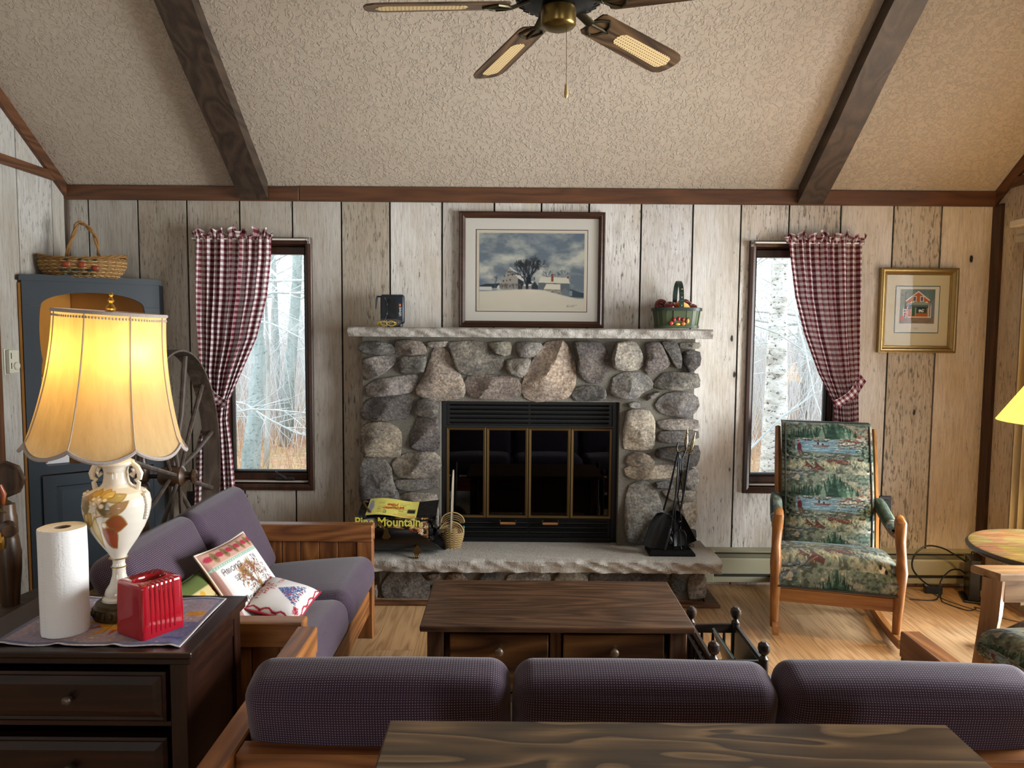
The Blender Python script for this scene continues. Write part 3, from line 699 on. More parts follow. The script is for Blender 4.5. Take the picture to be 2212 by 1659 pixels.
# ------------------------------------------------------------------ firebox insert
blk = plain('firebox_black', '#0d0d0e', .45, .3); blk2 = plain('louver_black', '#0c0d0e', .5, .3); brs = plain('aged_brass', '#5f4b2c', .42, .85)
fi = T('fireplace_insert', 'black metal fireplace insert with four brass-framed glass doors', 'fireplace insert', (.1, YB, HZ))
IY = 4.19; xa, xb = -.399, .604; zt_ = 1.077
gx = [A(px, 1000, IY).x for px in (964, 1050, 1141, 1232, 1322)]; gz0, gz1 = A(1140, 1119, IY).z, A(1140, 924, IY).z
bm = B()
box(bm, xa, gx[0], IY, IY + .08, HZ, zt_); box(bm, gx[4], xb, IY, IY + .08, HZ, zt_); box(bm, gx[0], gx[4], IY + .02, IY + .08, gz1, zt_); box(bm, gx[0], gx[4], IY + .02, IY + .08, HZ, gz0)
box(bm, gx[0], gx[4], IY, IY + .03, gz1, gz1 + .012); box(bm, gx[0], gx[4], IY, IY + .03, zt_ - .02, zt_); O('insert_body', bm, blk, fi, w=True)
bm = B(); box(bm, xa - .001, xb + .001, YB + .4, YB + .42, HZ - .1, zt_ + .1); box(bm, xa - .02, xa - .001, IY + .08, YB + .42, HZ - .1, zt_ + .1); box(bm, xb + .001, xb + .02, IY + .08, YB + .42, HZ - .1, zt_ + .1)
box(bm, xa - .02, xb + .02, IY + .08, YB + .42, HZ - .1, HZ - .02); box(bm, xa - .02, xb + .02, IY + .08, YB + .42, zt_ + .001, zt_ + .1); O('firebox_lining', bm, plain('soot', '#0b0a09', .9), fi, w=True)
zt0, zt1 = gz1 + .018, zt_ - .026
for half in ((gx[0] + .02, (gx[0] + gx[4]) / 2 - .006), ((gx[0] + gx[4]) / 2 + .006, gx[4] - .02)):
    for k in range(5):
        z = A(1140, 876 + k * 9.5, IY).z; bm = B(); cbox(bm, ((half[0] + half[1]) / 2, IY + .008, z), half[1] - half[0], .022, .0035, 0, MX.Rotation(R(-28), 4, 'X')); O('louver', bm, blk2, fi, w=True)
    for k in range(3):
        z = A(1140, 1131 + k * 10, IY).z; bm = B(); cbox(bm, ((half[0] + half[1]) / 2, IY + .006, z), half[1] - half[0], .026, .006, 0, MX.Rotation(R(-28), 4, 'X')); O('louver', bm, blk2, fi, w=True)
bm = B(); box(bm, xa + .03, xb - .03, IY - .006, IY + .02, HZ, HZ + .024, .003); O('bottom_lip', bm, blk, fi, w=True)
for i in range(4):
    a, b = gx[i] + .0015, gx[i + 1] - .0015; bm = B(); rframe(bm, a, b, gz0, gz1, [(0, IY + .018), (0, IY - .004), (.003, IY - .007), (.014, IY - .005), (.016, IY + .0), (.016, IY + .018)]); d = O('glass_door', bm, brs, fi, w=True)
    bm = B(); box(bm, a + .014, b - .014, IY + .006, IY + .010, gz0 + .014, gz1 - .014); O('pane', bm, glass('smoked_fire_glass', (.30, .31, .32), 1.0), d, w=True)
    if i in (1, 2):
        cx = A(1097 if i == 1 else 1188, 1122, IY).x; z = A(1100, 1128, IY).z
        bm = B()
        for s_ in (-1, 1): box(bm, cx + s_ * .045 - .004, cx + s_ * .045 + .004, IY - .034, IY - .004, z - .004, z + .022, .001)
        h = O('door_handle', bm, plain('handle_bracket', '#3d3226', .4, .8), d, w=True)
        bm = B(); tube(bm, [(cx - .043, IY - .03, z + .001), (cx + .043, IY - .03, z + .001)], .0075, 10); O('handle_grip', bm, wood(*OAKR, ax='X', rough=.4), h, smooth=True, w=True)
# a grate with two burnt logs shows dimly behind the glass
bm = B()
for k in range(6): tube(bm, [(-.12 + k * .09, YB + .05, HZ + .07), (-.12 + k * .09, YB + .3, HZ + .07), (-.12 + k * .09, YB + .32, HZ + .13)], .007, 6)
tube(bm, [(-.16, YB + .1, HZ + .063), (.37, YB + .1, HZ + .063)], .007, 6); tube(bm, [(-.16, YB + .28, HZ + .063), (.37, YB + .28, HZ + .063)], .007, 6)
for x in (-.14, .35):
    for y in (.1, .28): tube(bm, [(x, YB + y, HZ + .063), (x, YB + y, HZ - .02)], .007, 6)
O('grate', bm, blk, fi, w=True)

# ------------------------------------------------------------------ small rasters for flat prints
class Pic:
    def __init__(s, w, h, bg):
        s.w, s.h = w, h; s.a = np.zeros((h, w, 3)); s.a[:] = s.c(bg); s.Y, s.X = np.mgrid[0:h, 0:w]; s.X = (s.X + .5) / w; s.Y = 1 - (s.Y + .5) / h
    def c(s, v): v = v.lstrip('#') if isinstance(v, str) else v; return np.array([int(v[i:i + 2], 16) / 255 for i in (0, 2, 4)]) if isinstance(v, str) else np.array(v)
    def put(s, m, col, al=1.0): m = (m * al)[..., None]; s.a[:] = s.a * (1 - m) + s.c(col) * m
    def rect(s, x0, y0, x1, y1, col, al=1): s.put(((s.X >= x0) & (s.X <= x1) & (s.Y >= y0) & (s.Y <= y1)).astype(float), col, al)
    def ell(s, x, y, rx, ry, col, al=1): s.put((((s.X - x) / rx) ** 2 + ((s.Y - y) / ry) ** 2 <= 1).astype(float), col, al)
    def poly(s, P, col, al=1):
        m = np.zeros((s.h, s.w), bool); n = len(P)
        for i in range(n):
            (x0, y0), (x1, y1) = P[i], P[(i + 1) % n]
            if y0 == y1: continue
            m ^= ((y0 <= s.Y) != (y1 <= s.Y)) & (s.X < (x1 - x0) * (s.Y - y0) / (y1 - y0) + x0)
        s.put(m.astype(float), col, al)
    def line(s, P, wd, col, al=1):
        asp = s.h / s.w
        for (x0, y0), (x1, y1) in zip(P, P[1:]):
            dx, dy = x1 - x0, (y1 - y0) * asp; L = dx * dx + dy * dy + 1e-12; t = np.clip(((s.X - x0) * dx + (s.Y - y0) * asp * dy) / L, 0, 1)
            d = np.hypot(s.X - x0 - t * dx, (s.Y - y0) * asp - t * dy); s.put(np.clip((wd - d) * s.w + .5, 0, 1), col, al)
    def noise(s, fx, fy, seed, oct=3):
        r = np.random.default_rng(seed); o = np.zeros((s.h, s.w)); am = 1
        for _ in range(oct):
            gx_, gy_ = int(fx) + 2, int(fy) + 2; g = r.random((gy_, gx_)); x = s.X * fx; y = s.Y * fy; xi = x.astype(int); yi = y.astype(int); fx_ = x - xi; fy_ = y - yi
            fx_ = fx_ * fx_ * (3 - 2 * fx_); fy_ = fy_ * fy_ * (3 - 2 * fy_)
            o += am * ((g[yi, xi] * (1 - fx_) + g[yi, xi + 1] * fx_) * (1 - fy_) + (g[yi + 1, xi] * (1 - fx_) + g[yi + 1, xi + 1] * fx_) * fy_); am *= .55; fx *= 2; fy *= 2
        return (o - o.min()) / (o.max() - o.min())
    def fir(s, x, y, h, col, seed=0, wd=.32):
        rs = random.Random(seed); asp = s.h / s.w
        for k in range(7):
            t = k / 7; w_ = h * asp * wd * (1 - t) * rs.uniform(.85, 1.15) + .002; y0 = y + h * t * .95
            s.poly([(x - w_, y0 - h * .02), (x + w_, y0 - h * .02), (x, y0 + h * .3)], tuple(np.clip(s.c(col) * rs.uniform(.8, 1.25), 0, 1)))
    def at(s, u, v):
        x = np.clip(u, 0, 1) * s.w - .5; y = (1 - np.clip(v, 0, 1)) * s.h - .5; x = np.clip(x, 0, s.w - 1); y = np.clip(y, 0, s.h - 1)
        x0 = x.astype(int); y0 = y.astype(int); x1 = np.minimum(x0 + 1, s.w - 1); y1 = np.minimum(y0 + 1, s.h - 1); fx = (x - x0)[..., None]; fy = (y - y0)[..., None]
        return (s.a[y0, x0] * (1 - fx) + s.a[y0, x1] * fx) * (1 - fy) + (s.a[y1, x0] * (1 - fx) + s.a[y1, x1] * fx) * fy
def print_uv(o, pic, uvs):                  # uvs: (n,2) per vertex
    uvs = np.asarray(uvs, float); c = lin(pic.at(uvs[:, 0], uvs[:, 1])); at = o.data.color_attributes.new('Col', 'FLOAT_COLOR', 'POINT')
    at.data.foreach_set('color', np.concatenate([c, np.ones((len(c), 1))], 1).astype(np.float32).ravel())
def print_sheet(name, pic, f, nu, nv, mat, par, w=True, flip=False):
    vv = [f(i / nu, j / nv) for j in range(nv + 1) for i in range(nu + 1)]; fs = [(j * (nu + 1) + i, j * (nu + 1) + i + 1, (j + 1) * (nu + 1) + i + 1, (j + 1) * (nu + 1) + i) for j in range(nv) for i in range(nu)]
    me = bpy.data.meshes.new(name); mi = rootm(par).inverted() if w and par is not None else MX.Identity(4); me.from_pydata([tuple(mi @ V(p)) for p in vv], [], fs); me.materials.append(mat)
    me.polygons.foreach_set('use_smooth', [True] * len(me.polygons))
    o = bpy.data.objects.new(name, me); COL.objects.link(o)
    if par is not None: o.parent = par
    print_uv(o, pic, [(i / nu, j / nv) for j in range(nv + 1) for i in range(nu + 1)]); return o
def branches(pic, x, y, ang, ln, wd, col, depth, rs, asp):
    if depth == 0: return
    x1 = x + math.cos(ang) * ln; y1 = y + math.sin(ang) * ln / asp; pic.line([(x, y), (x1, y1)], wd, col)
    for _ in range(3 if depth > 2 else 2): branches(pic, x1, y1, ang + rs.uniform(-.62, .62), ln * rs.uniform(.62, .85), wd * .66, col, depth - 1, rs, asp)

# ------------------------------------------------------------------ on the mantel
MZ = 1.489
def picture(label, x0, x1, z0, z1, yb, prof, fmat, mat_w, mat_col, lines, art, nu, nv, bottom_extra=0):
    t = T('framed_picture', label, 'picture', ((x0 + x1) / 2, yb, z0)); tilt = []
    bm = B(); rframe(bm, x0, x1, z0, z1, [(i, yb - y) for i, y in prof]); fr = O('picture_frame', bm, fmat, t, w=True)
    iw = prof[-1][0] - .002
    bm = B(); box(bm, x0 + iw, x1 - iw, yb - .009, yb - .004, z0 + iw, z1 - iw); O('mat_board', bm, plain('mat_' + mat_col, '#' + mat_col, .8, spec=.2), t, w=True)
    a0, a1, b0, b1 = x0 + mat_w[0], x1 - mat_w[0], z0 + mat_w[2], z1 - mat_w[1]; yy = yb - .0095
    for k, (wd, cl) in enumerate(lines):
        bm = B(); box(bm, a0, a1, yy - .0006, yy + .001, b0, b1); O('mat_line', bm, plain('mat_' + cl, '#' + cl, .8, spec=.2), t, w=True); a0 += wd; a1 -= wd; b0 += wd; b1 -= wd; yy -= .0006
    b0 += bottom_extra
    print_sheet('print', art, lambda u, v: (a0 + (a1 - a0) * u, yy - .0008, b0 + (b1 - b0) * v), nu, nv, printed('art_print', .85, .1), t)
    bm = B(); box(bm, x0 + iw, x1 - iw, yb - .016, yb - .0145, z0 + iw, z1 - iw); O('pane', bm, glass('picture_glass', (1.0, 1.0, 1.0), .45), t, w=True); return t
def winter_art():
    p = Pic(360, 258, '#9aa6ad'); n = p.noise(5, 6, 3, 5); m = p.noise(3, 4, 9, 4); y = p.Y
    sky = np.clip((n - .35) * 2.0 + np.exp(-((y - .62) / .16) ** 2) * .55 - .25, 0, 1)[..., None]; p.a[:] = p.c('#76848f') * (1 - sky) + p.c('#d3d4c8') * sky
    p.put(np.clip((m - .55) * 3, 0, 1), '#6e7f94', .5)
    hill = .235 + .03 * np.exp(-((p.X - .45) / .25) ** 2) - .09 * np.clip((p.X - .62) * 3.2, 0, 1)
    p.poly([(0, .3), (.06, .325), (.12, .325), (.2, .335), (.24, .3), (.24, .27), (0, .27)], '#39464c'); p.rect(0, .24, .12, .285, '#d9d9d3'); p.poly([(.84, .27), (.9, .25), (.96, .22), (1, .21), (1, .15), (.84, .16)], '#46535c')
    rs = random.Random(4)
    for x, y0, h, w_ in ((.15, .27, .12, .0028), (.66, .33, .13, .003), (.8, .33, .12, .003), (.73, .33, .1, .0025)): branches(p, x, y0, 1.57, h * .35, w_, '#5f6a74', 5, rs, 258 / 360)
    p.poly([(.17, .26), (.17, .29), (.21, .345), (.22, .26)], '#dcdad2'); p.poly([(.205, .25), (.205, .35), (.285, .545), (.37, .40), (.37, .25)], '#a8a39b'); p.poly([(.283, .55), (.295, .548), (.385, .46), (.45, .425), (.42, .36), (.372, .4)], '#dfe0da'); p.poly([(.37, .25), (.37, .4), (.42, .36), (.42, .25)], '#3c4249')
    for x, yy in ((.275, .485), (.292, .485), (.24, .43), (.275, .44), (.315, .445), (.23, .365), (.262, .37), (.295, .38), (.225, .295), (.255, .295), (.292, .295), (.325, .3)): p.rect(x - .005, yy - .011, x + .005, yy + .011, '#474b50')
    for x, yy in ((.39, .5), (.37, .455), (.41, .42)): p.rect(x - .008, yy - .012, x + .006, yy + .012, '#5b5f66')
    p.poly([(.41, .29), (.46, .38), (.5, .37), (.53, .3), (.53, .24), (.41, .24)], '#8e8f8e'); p.poly([(.42, .3), (.46, .385), (.52, .36), (.49, .3)], '#dddcd5'); p.poly([(.5, .25), (.5, .3), (.53, .36), (.56, .3), (.56, .25)], '#3c434a')
    p.poly([(.565, .345), (.585, .42), (.85, .415), (.865, .335)], '#e0dcca'); p.poly([(.565, .345), (.865, .335), (.865, .22), (.565, .24)], '#6b7478'); p.rect(.685, .36, .708, .465, '#8e5a4c'); p.rect(.835, .405, .855, .435, '#8e5a4c'); p.rect(.52, .38, .53, .42, '#7d4a40')
    p.rect(.62, .15, .78, .265, '#99978d'); p.poly([(.615, .26), (.64, .33), (.775, .325), (.775, .255)], '#e6e0cc'); p.rect(.69, .19, .706, .225, '#333b44'); p.poly([(.79, .14), (.79, .24), (.82, .275), (.86, .22), (.86, .14)], '#77838a'); p.rect(.86, .17, .89, .24, '#8a9aa2')
    for k in range(60): x = rs.uniform(.63, .77); yy = rs.uniform(.17, .24); p.rect(x, yy, x + .008, yy + .008, random.choice(['#7c7a72', '#b5b3aa']))
    branches(p, .455, .25, 1.5, .085, .008, '#373a40', 7, rs, 258 / 360); branches(p, .452, .3, 1.9, .07, .006, '#373a40', 6, rs, 258 / 360); branches(p, .458, .3, 1.2, .07, .006, '#373a40', 6, rs, 258 / 360); p.poly([(.442, .24), (.45, .42), (.462, .42), (.472, .24)], '#33363c'); p.fir(.475, .33, .15, '#26323a', 2, .3)
    for k in range(26): branches(p, rs.uniform(.18, .4), .265, rs.uniform(1, 2.1), .02, .002, '#6a6862', 3, rs, 258 / 360)
    sn = np.clip((hill - y) * 60, 0, 1); p.put(sn, '#e2dbc8'); p.put(sn * np.clip((p.noise(4, 9, 8, 3) - .5) * 1.2, 0, .25), '#f1ead8')
    for x, yy, w_ in ((.84, .045, .1), (.835, .028, .075)):
        for k in range(14): p.rect(x + w_ * k / 14, yy - .004, x + w_ * (k + .6) / 14, yy + rs.uniform(.0, .006), '#54504a', .8)
    return p
p_ = (A(992, 706, 4.222), A(1306, 460, 4.222))
picture('large framed print of a snowy farm standing on the mantel', -.305, .519, MZ + .004, 2.142, YB - .003, [(0, .0), (0, .024), (.006, .03), (.014, .027), (.022, .03), (.032, .02), (.036, .016), (.036, .0)], wood(*CASE, ax='X', rough=.3, figure=.2), (.095, .098, .088), 'ece9df', ((.004, '5a3230'), (.004, 'efeadc'), (.012, 'e4dcc8')), winter_art(), 360, 250)
def store_art():
    p = Pic(200, 196, '#7d8a82'); n = p.noise(5, 5, 2, 4); p.put(np.clip((n - .4) * 2, 0, 1), '#54707c', .8); p.put(np.clip(1.2 - p.X * 2.6, 0, 1) * np.clip((p.noise(14, 14, 5, 3)) * 1.3, 0, 1), '#8a8f63'); p.put(np.clip(p.X * 3 - 2.3, 0, 1) * (p.Y > .6), '#5d7258', .8)
    p.rect(0, 0, 1, .2, '#9a8468'); p.put((p.Y < .2) * p.noise(8, 20, 4, 3), '#6f6558', .7); rs = random.Random(3)
    p.poly([(.13, .4), (.15, .75), (.18, .75), (.2, .4)], '#4a4038'); branches(p, .165, .65, 1.8, .09, .01, '#4a4038', 5, rs, 1)
    p.poly([(.86, .25), (.86, .6), (1, .75), (1, .24)], '#7c7f84'); p.poly([(.18, .66), (.52, .94), (.84, .68), (.82, .16), (.2, .16)], '#c0623a'); p.poly([(.15, .66), (.52, .955), (.87, .68), (.84, .66), (.52, .92), (.18, .64)], '#ece6d8')
    for x in (.36, .57): p.rect(x, .64, x + .11, .8, '#ece6d8'); p.rect(x + .02, .66, x + .09, .78, '#5b6470')
    p.rect(.31, .6, .8, .645, '#e0d8b8'); 
    for k in range(15): p.rect(.41 + k * .022, .608, .41 + k * .022 + .013, .636, '#3a4030')
    p.poly([(.16, .53), (.2, .6), (.86, .6), (.92, .53)], '#8a9a8a'); p.rect(.2, .5, .9, .54, '#5c6a6c'); p.rect(.24, .22, .84, .5, '#4f5360'); p.rect(.24, .22, .35, .42, '#bf6a3e'); p.rect(.78, .22, .84, .45, '#c9764a'); p.rect(.33, .22, .45, .48, '#3e5a44'); p.rect(.33, .22, .345, .48, '#e6dfcc'); p.rect(.45, .22, .465, .46, '#e6dfcc'); p.rect(.48, .3, .78, .48, '#33523a'); p.rect(.53, .31, .72, .47, '#262c38'); p.rect(.46, .22, .8, .3, '#b35f38')
    for k in range(26): p.rect(x := rs.uniform(.53, .69), y := rs.uniform(.32, .4), x + .025, y + .025, rs.choice(['#e8e2d0', '#d2c9a0', '#e9e6df']))
    for x in (.22, .82, .88): p.rect(x, .16, x + .022, .54, '#e2dccc')
    p.rect(.24, .17, .88, .2, '#d8cbaa'); p.rect(.09, .16, .2, .42, '#e8e4dc'); p.rect(.11, .33, .18, .4, '#7b8f86'); p.ell(.15, .28, .03, .035, '#b3372e'); p.rect(.13, .18, .17, .24, '#46617c'); p.rect(.03, .08, .12, .22, '#bf4a33')
    q = Pic(250, 300, '#dfdccd'); q.a[int(300 * .055):int(300 * .055) + 196 + 30, 22:22 + 206] = p.at(*np.meshgrid(np.linspace(0, 1, 206), np.linspace(1, 0, 226)))
    for x, y, w_ in ((.09, .185, .12), (.72, .185, .18), (.43, .095, .11), (.42, .078, .13), (.45, .06, .07)): q.rect(x, y, x + w_, y + .004, '#8a8678', .7)
    return q
picture('small gold-framed print of an orange country store on the right wall boards', 2.083, 2.522, 1.366, 1.846, YB - .002, [(0, .0), (0, .03), (.008, .034), (.014, .03), (.02, .03), (.03, .018), (.036, .02), (.04, .014), (.04, .0)], plain('gilt', '#a58a58', .32, .75, nz=.2, scale=60), (.093, .10, .112), 'd9cda6', ((.004, '34503f'), (.002, 'cfd0c8')), store_art(), 150, 180)

# router with antenna, and a bagged yellow cable
rt = T('router', 'dark blue router with side antenna standing on the left end of the mantel', 'router', (-.675, 4.13, MZ)); nv = plain('navy_plastic', '#18222e', .35); 
bm = B(); box(bm, -.057, .075, -.02, .028, .018, .178, .012, 3); O('case', bm, nv, rt, smooth=True)
bm = B(); prism(bm, [(-.05 + .0, .05), (-.03, .05), (-.005, .09), (.004, .13), (-.005, .16), (.025, .16), (.045, .13), (.05, .09), (.04, .05), (.02, .03), (-.04, .03)][2:9], -.023, -.0195, 'y')
for k in range(9): box(bm, -.02 + k * .0065, -.018 + k * .0065, -.0245, -.019, .045, .155)
O('grille', bm, plain('grille_black', '#0d1319', .5), rt)
bm = B(); tube(bm, [(-.045 + .03 * math.sin(t), -.0215, .10 + .07 * math.cos(t) * -1) for t in [0.3 + .24 * k for k in range(11)]], .0014, 6); O('silver_arc', bm, plain('silver_trim', '#8f979e', .3, .8), rt)
for k in range(1):
    bm = B()
    for j in range(15): box(bm, -.05 + j * .008, -.046 + j * .008, -.012, .02, .1775, .1795)
    O('top_vent', bm, plain('grille_black', '#0d1319', .5), rt)
bm = B(); box(bm, -.03, .062, -.03, .04, 0, .02, .004); O('stand', bm, nv, rt)
bm = B(); tube(bm, [(-.057, .0, .168), (-.075, .0, .168)], .005, 8); tube(bm, [(-.075, .0, .172), (-.079, -.002, .15), (-.082, -.004, .10)], [.005, .0055, .0038], 8); O('antenna', bm, plain('antenna_grey', '#3f4650', .4), rt, smooth=True)
bm = textbm('ubee', .026, MX.Translation((.052, -.0208, .085)) @ FACE_S @ MX.Rotation(R(90), 4, 'Z')); O('logo', bm, plain('logo_white', '#d8dde2', .5), rt)
bm = B(); blob(bm, (.052, -.0205, .121), .006, .001, .008, 8, 6); O('logo_flame', bm, plain('logo_orange', '#d2753a', .5), rt)
cb = T('cable_bundle', 'yellow cable coiled in a clear bag in front of the router', 'cable', (-.685, 4.055, MZ)); bm = B()
for k in range(4):
    rr = .045 - k * .004; tube(bm, [(rr * math.cos(t) * 1.15 + .002 * k, -.012 + .006 * math.sin(t * 2 + k), .0185 + .0135 * math.sin(t) * (1 + .1 * k) * (1 - .55 * math.exp(-(math.cos(t) * 3) ** 2))) for t in [math.tau * j / 26 for j in range(26)]], .0032, 6, closed=True)
O('cable', bm, plain('yellow_cable', '#c9a72a', .45), cb, smooth=True)
bm = B(); tube(bm, [(0, -.012, .002), (.002, -.02, .018), (0, -.012, .034)], .0022, 6); O('cable_tie', bm, plain('tie_white', '#d9d9d2', .5), cb)
@mcache
def clearbag():
    s = N('clear_plastic'); s.t.nodes.remove(s.b); tr = s.n('BsdfTransparent'); gl = s.n('BsdfGlossy'); gl.inputs['Roughness'].default_value = .15; mx = s.n('MixShader'); mx.inputs[0].default_value = .16; bp = s.n('Bump'); bp.inputs['Strength'].default_value = .6; bp.inputs['Distance'].default_value = .01
    s.l(s.noise(s.pos(), 40, 3, .6), bp.inputs['Height']); s.l(bp.outputs[0], gl.inputs['Normal']); s.l(tr.outputs[0], mx.inputs[1]); s.l(gl.outputs[0], mx.inputs[2]); s.l(mx.outputs[0], s.out.inputs[0]); return s.m
bm = B(); blob(bm, (.008, -.008, .024), .075, .026, .024, 18, 8, fn=lambda d: 1 + .18 * NZ.noise(d * 4)); O('plastic_bag', bm, clearbag(), cb, smooth=True)

# fruit basket
bk = T('fruit_basket', 'green slatted basket of fruit with tall handle on the right end of the mantel', 'basket', (.905, 4.11, MZ)); gs = plain('green_slat', '#3d4a2a', .5, nz=.25, scale=40); gd = plain('dark_green_band', '#14271f', .45)
def oval(t, w, d, e=3.2): c, s = math.cos(t), math.sin(t); return math.copysign(abs(c) ** (2 / e), c) * w, math.copysign(abs(s) ** (2 / e), s) * d
ns = 22
for k in range(ns):
    t0, t1 = math.tau * (k + .04) / ns, math.tau * (k + .96) / ns; bm = B(); q = []
    for t, in ((t0,), (t1,)):
        a = oval(t, .112, .075); b = oval(t, .127, .088); q.append((V((*a, .006)), V((*b, .118))))
    f = [bm.verts.new(p) for p in (q[0][0], q[1][0], q[1][1], q[0][1])]; bm.faces.new(f); solid(bm, .003); O('slat', bm, gs, bk)
for z, w_, d_, h_, m_ in ((.108, .131, .092, .016, gd), (.014, .116, .079, .014, gs)):
    bm = B(); n = 44; rings = []
    for o_ in (0, .004):
        for zz in (z - h_ / 2, z + h_ / 2): rings.append([bm.verts.new((*oval(math.tau * k / n, w_ + o_, d_ + o_), zz)) for k in range(n)])
    for a, b in ((0, 1), (1, 3), (3, 2), (2, 0)):
        for k in range(n): bm.faces.new((rings[a][k], rings[a][(k + 1) % n], rings[b][(k + 1) % n], rings[b][k]))
    O('rim_band', bm, m_, bk, smooth=True)
bm = B(); n = 44; r0 = [bm.verts.new((*oval(math.tau * k / n, .111, .074), .008)) for k in range(n)]; bm.faces.new(r0); solid(bm, .004); O('bottom', bm, gs, bk)
bm = B(); P_ = []
for k in range(19):
    t = math.pi * k / 18; P_.append(V((.008, -.088 * math.cos(t), .10 + .165 * (abs(math.sin(t)) ** .6))))
for a, b in zip(P_, P_[1:]):
    pass
vv = [[bm.verts.new(p + V((s_ * .0125, 0, 0))) for s_ in (-1, 1)] for p in P_]
for a, b in zip(vv, vv[1:]): bm.faces.new((a[0], a[1], b[1], b[0]))
solid(bm, .004); hd = O('handle', bm, gd, bk, smooth=True)
bm = B()
for z, c in ((.212, 0), (.195, 0), (.18, 0), (.162, 0), (.145, 0)):
    pass
for k in range(5): cbox(bm, (.008 - .004, -.0905, .135 + k * .02), .006, .002, .0018, 0, MX.Rotation(R(40), 4, 'Y')); cbox(bm, (.008 + .004, -.0905, .135 + k * .02), .006, .002, .0018, 0, MX.Rotation(R(-40), 4, 'Y'))
O('painted_leaves', bm, plain('leaf_green', '#4f7a55', .6), hd)
bm = B()
for k in (0, 2, 4): blob(bm, (.008, -.0905, .128 + k * .022), .003, .0015, .003, 8, 5)
O('painted_flowers', bm, plain('petal_pink', '#d8a79a', .6), hd)
for x, z, rx, rz, c in ((-.045, .032, .011, .012, '#b5412a'), (-.03, .052, .010, .011, '#8c1f20'), (-.006, .057, .010, .012, '#8c1f20'), (.018, .053, .010, .011, '#8c1f20'), (-.01, .027, .015, .007, '#d3b23c'), (.02, .03, .013, .010, '#c9763c'), (.044, .045, .009, .014, '#d69a4a')):
    bm = B(); blob(bm, (x, -.083, z), rx, .006, rz, 12, 8); O('fruit_ornament', bm, plain('ornament_' + c[1:], c, .3), bk, smooth=True)
bm = B()
for x, z in ((.047, .06), (.02, .065), (-.006, .071), (-.03, .064)): blob(bm, (x, -.0815, z), .006, .002, .003, 8, 5)
O('ornament_leaf', bm, plain('ornament_leaf', '#1b3a24', .5), bk)
def apple(name, label, c, r, colr, cat='apple', stem=True, tilt=(0, 0)):
    t = T(name, label, cat, c, 0, 'fruit in the green basket'); bm = B(); rt_ = MX.Rotation(tilt[0], 4, 'X') @ MX.Rotation(tilt[1], 4, 'Y')
    prof = [(r * .05, -.78 * r), (r * .4, -.9 * r), (r * .75, -.6 * r), (r * .97, -.05 * r), (r * .98, .3 * r), (r * .8, .7 * r), (r * .45, .86 * r), (r * .15, .72 * r), (r * .02, .6 * r)]
    lathe(bm, prof, 18, rt_); O('flesh' if False else 'skin', bm, colr, t, smooth=True, ang=80)
    if stem: bm = B(); tube(bm, [rt_ @ V((0, 0, .6 * r)), rt_ @ V((r * .1, 0, 1.0 * r))], .002, 6); O('stalk', bm, plain('stalk', '#4a3620', .7), t)
    return t
red = plain('apple_red', '#5a1416', .18, nz=.35, scale=18, coat=.3); bx, by = .905, 4.11
apple('apple', 'dark red apple at the left of the green basket, dimple turned forward', (bx - .085, by + .005, MZ + .128), .038, red, tilt=(R(70), R(-10)))
apple('apple', 'dark red apple in front of the orange fruit in the green basket', (bx - .048, by - .045, MZ + .118), .034, red, tilt=(R(25), 0))
apple('apple', 'largest dark red apple behind the handle of the green basket', (bx + .048, by + .03, MZ + .128), .042, red, tilt=(R(20), R(10)))
apple('apple', 'small dark red apple at the right end of the green basket', (bx + .085, by - .012, MZ + .113), .028, red, tilt=(R(20), 0))
apple('orange', 'orange fruit between the apples in the green basket', (bx - .012, by - .012, MZ + .118), .034, plain('orange_skin', '#c9773a', .4, nz=.15, scale=90, bump=.2), 'orange', False)
pr = T('pear', 'yellow pear lying in front of the basket handle', 'pear', (bx + .03, by - .045, MZ + .116), 0, 'fruit in the green basket'); bm = B(); lathe(bm, [(.003, -.036), (.02, -.034), (.031, -.016), (.03, .004), (.021, .022), (.014, .036), (.006, .046)], 18, MX.Rotation(R(-38), 4, 'Y') @ MX.Rotation(R(20), 4, 'X')); O('skin', bm, plain('pear_skin', '#d9b565', .3, nz=.2, scale=14), pr, smooth=True)

# ================================================================== SOFAS
@mcache
def tweed():
    s = N('plum_tweed'); uv = s.n('TexCoord').outputs['UV']; sp = s.n('SeparateXYZ'); s.l(uv, sp.inputs[0]); k = math.tau / .0062
    r1 = s.math('FLOOR', s.math('DIVIDE', sp.outputs[1], .0062)); sh = s.math('MULTIPLY', s.math('MODULO', r1, 2.0), math.pi * .0)
    a = s.math('SINE', s.math('ADD', s.math('MULTIPLY', sp.outputs[0], k), sh)); b = s.math('SINE', s.math('MULTIPLY', sp.outputs[1], k))
    d = s.mr(s.math('MULTIPLY', s.mr(a, -1, 1), s.mr(b, -1, 1)), .35, .85)
    f = s.noise(s.pos(), 9, 3, .6); g = s.noise(s.pos(), 350, 2, .6)
    c = s.mix(d, s.mix(f, hx('#312334'), hx('#412e40')), s.mix(g, hx('#6d5a6b'), hx('#a196a2'))); s.set(c, .85, spec=.15, sheen=.25); s.bump(d, .35, .003); return s.m
PW = lambda ax: wood(*PINE, ax=ax, rough=.42, figure=.45)
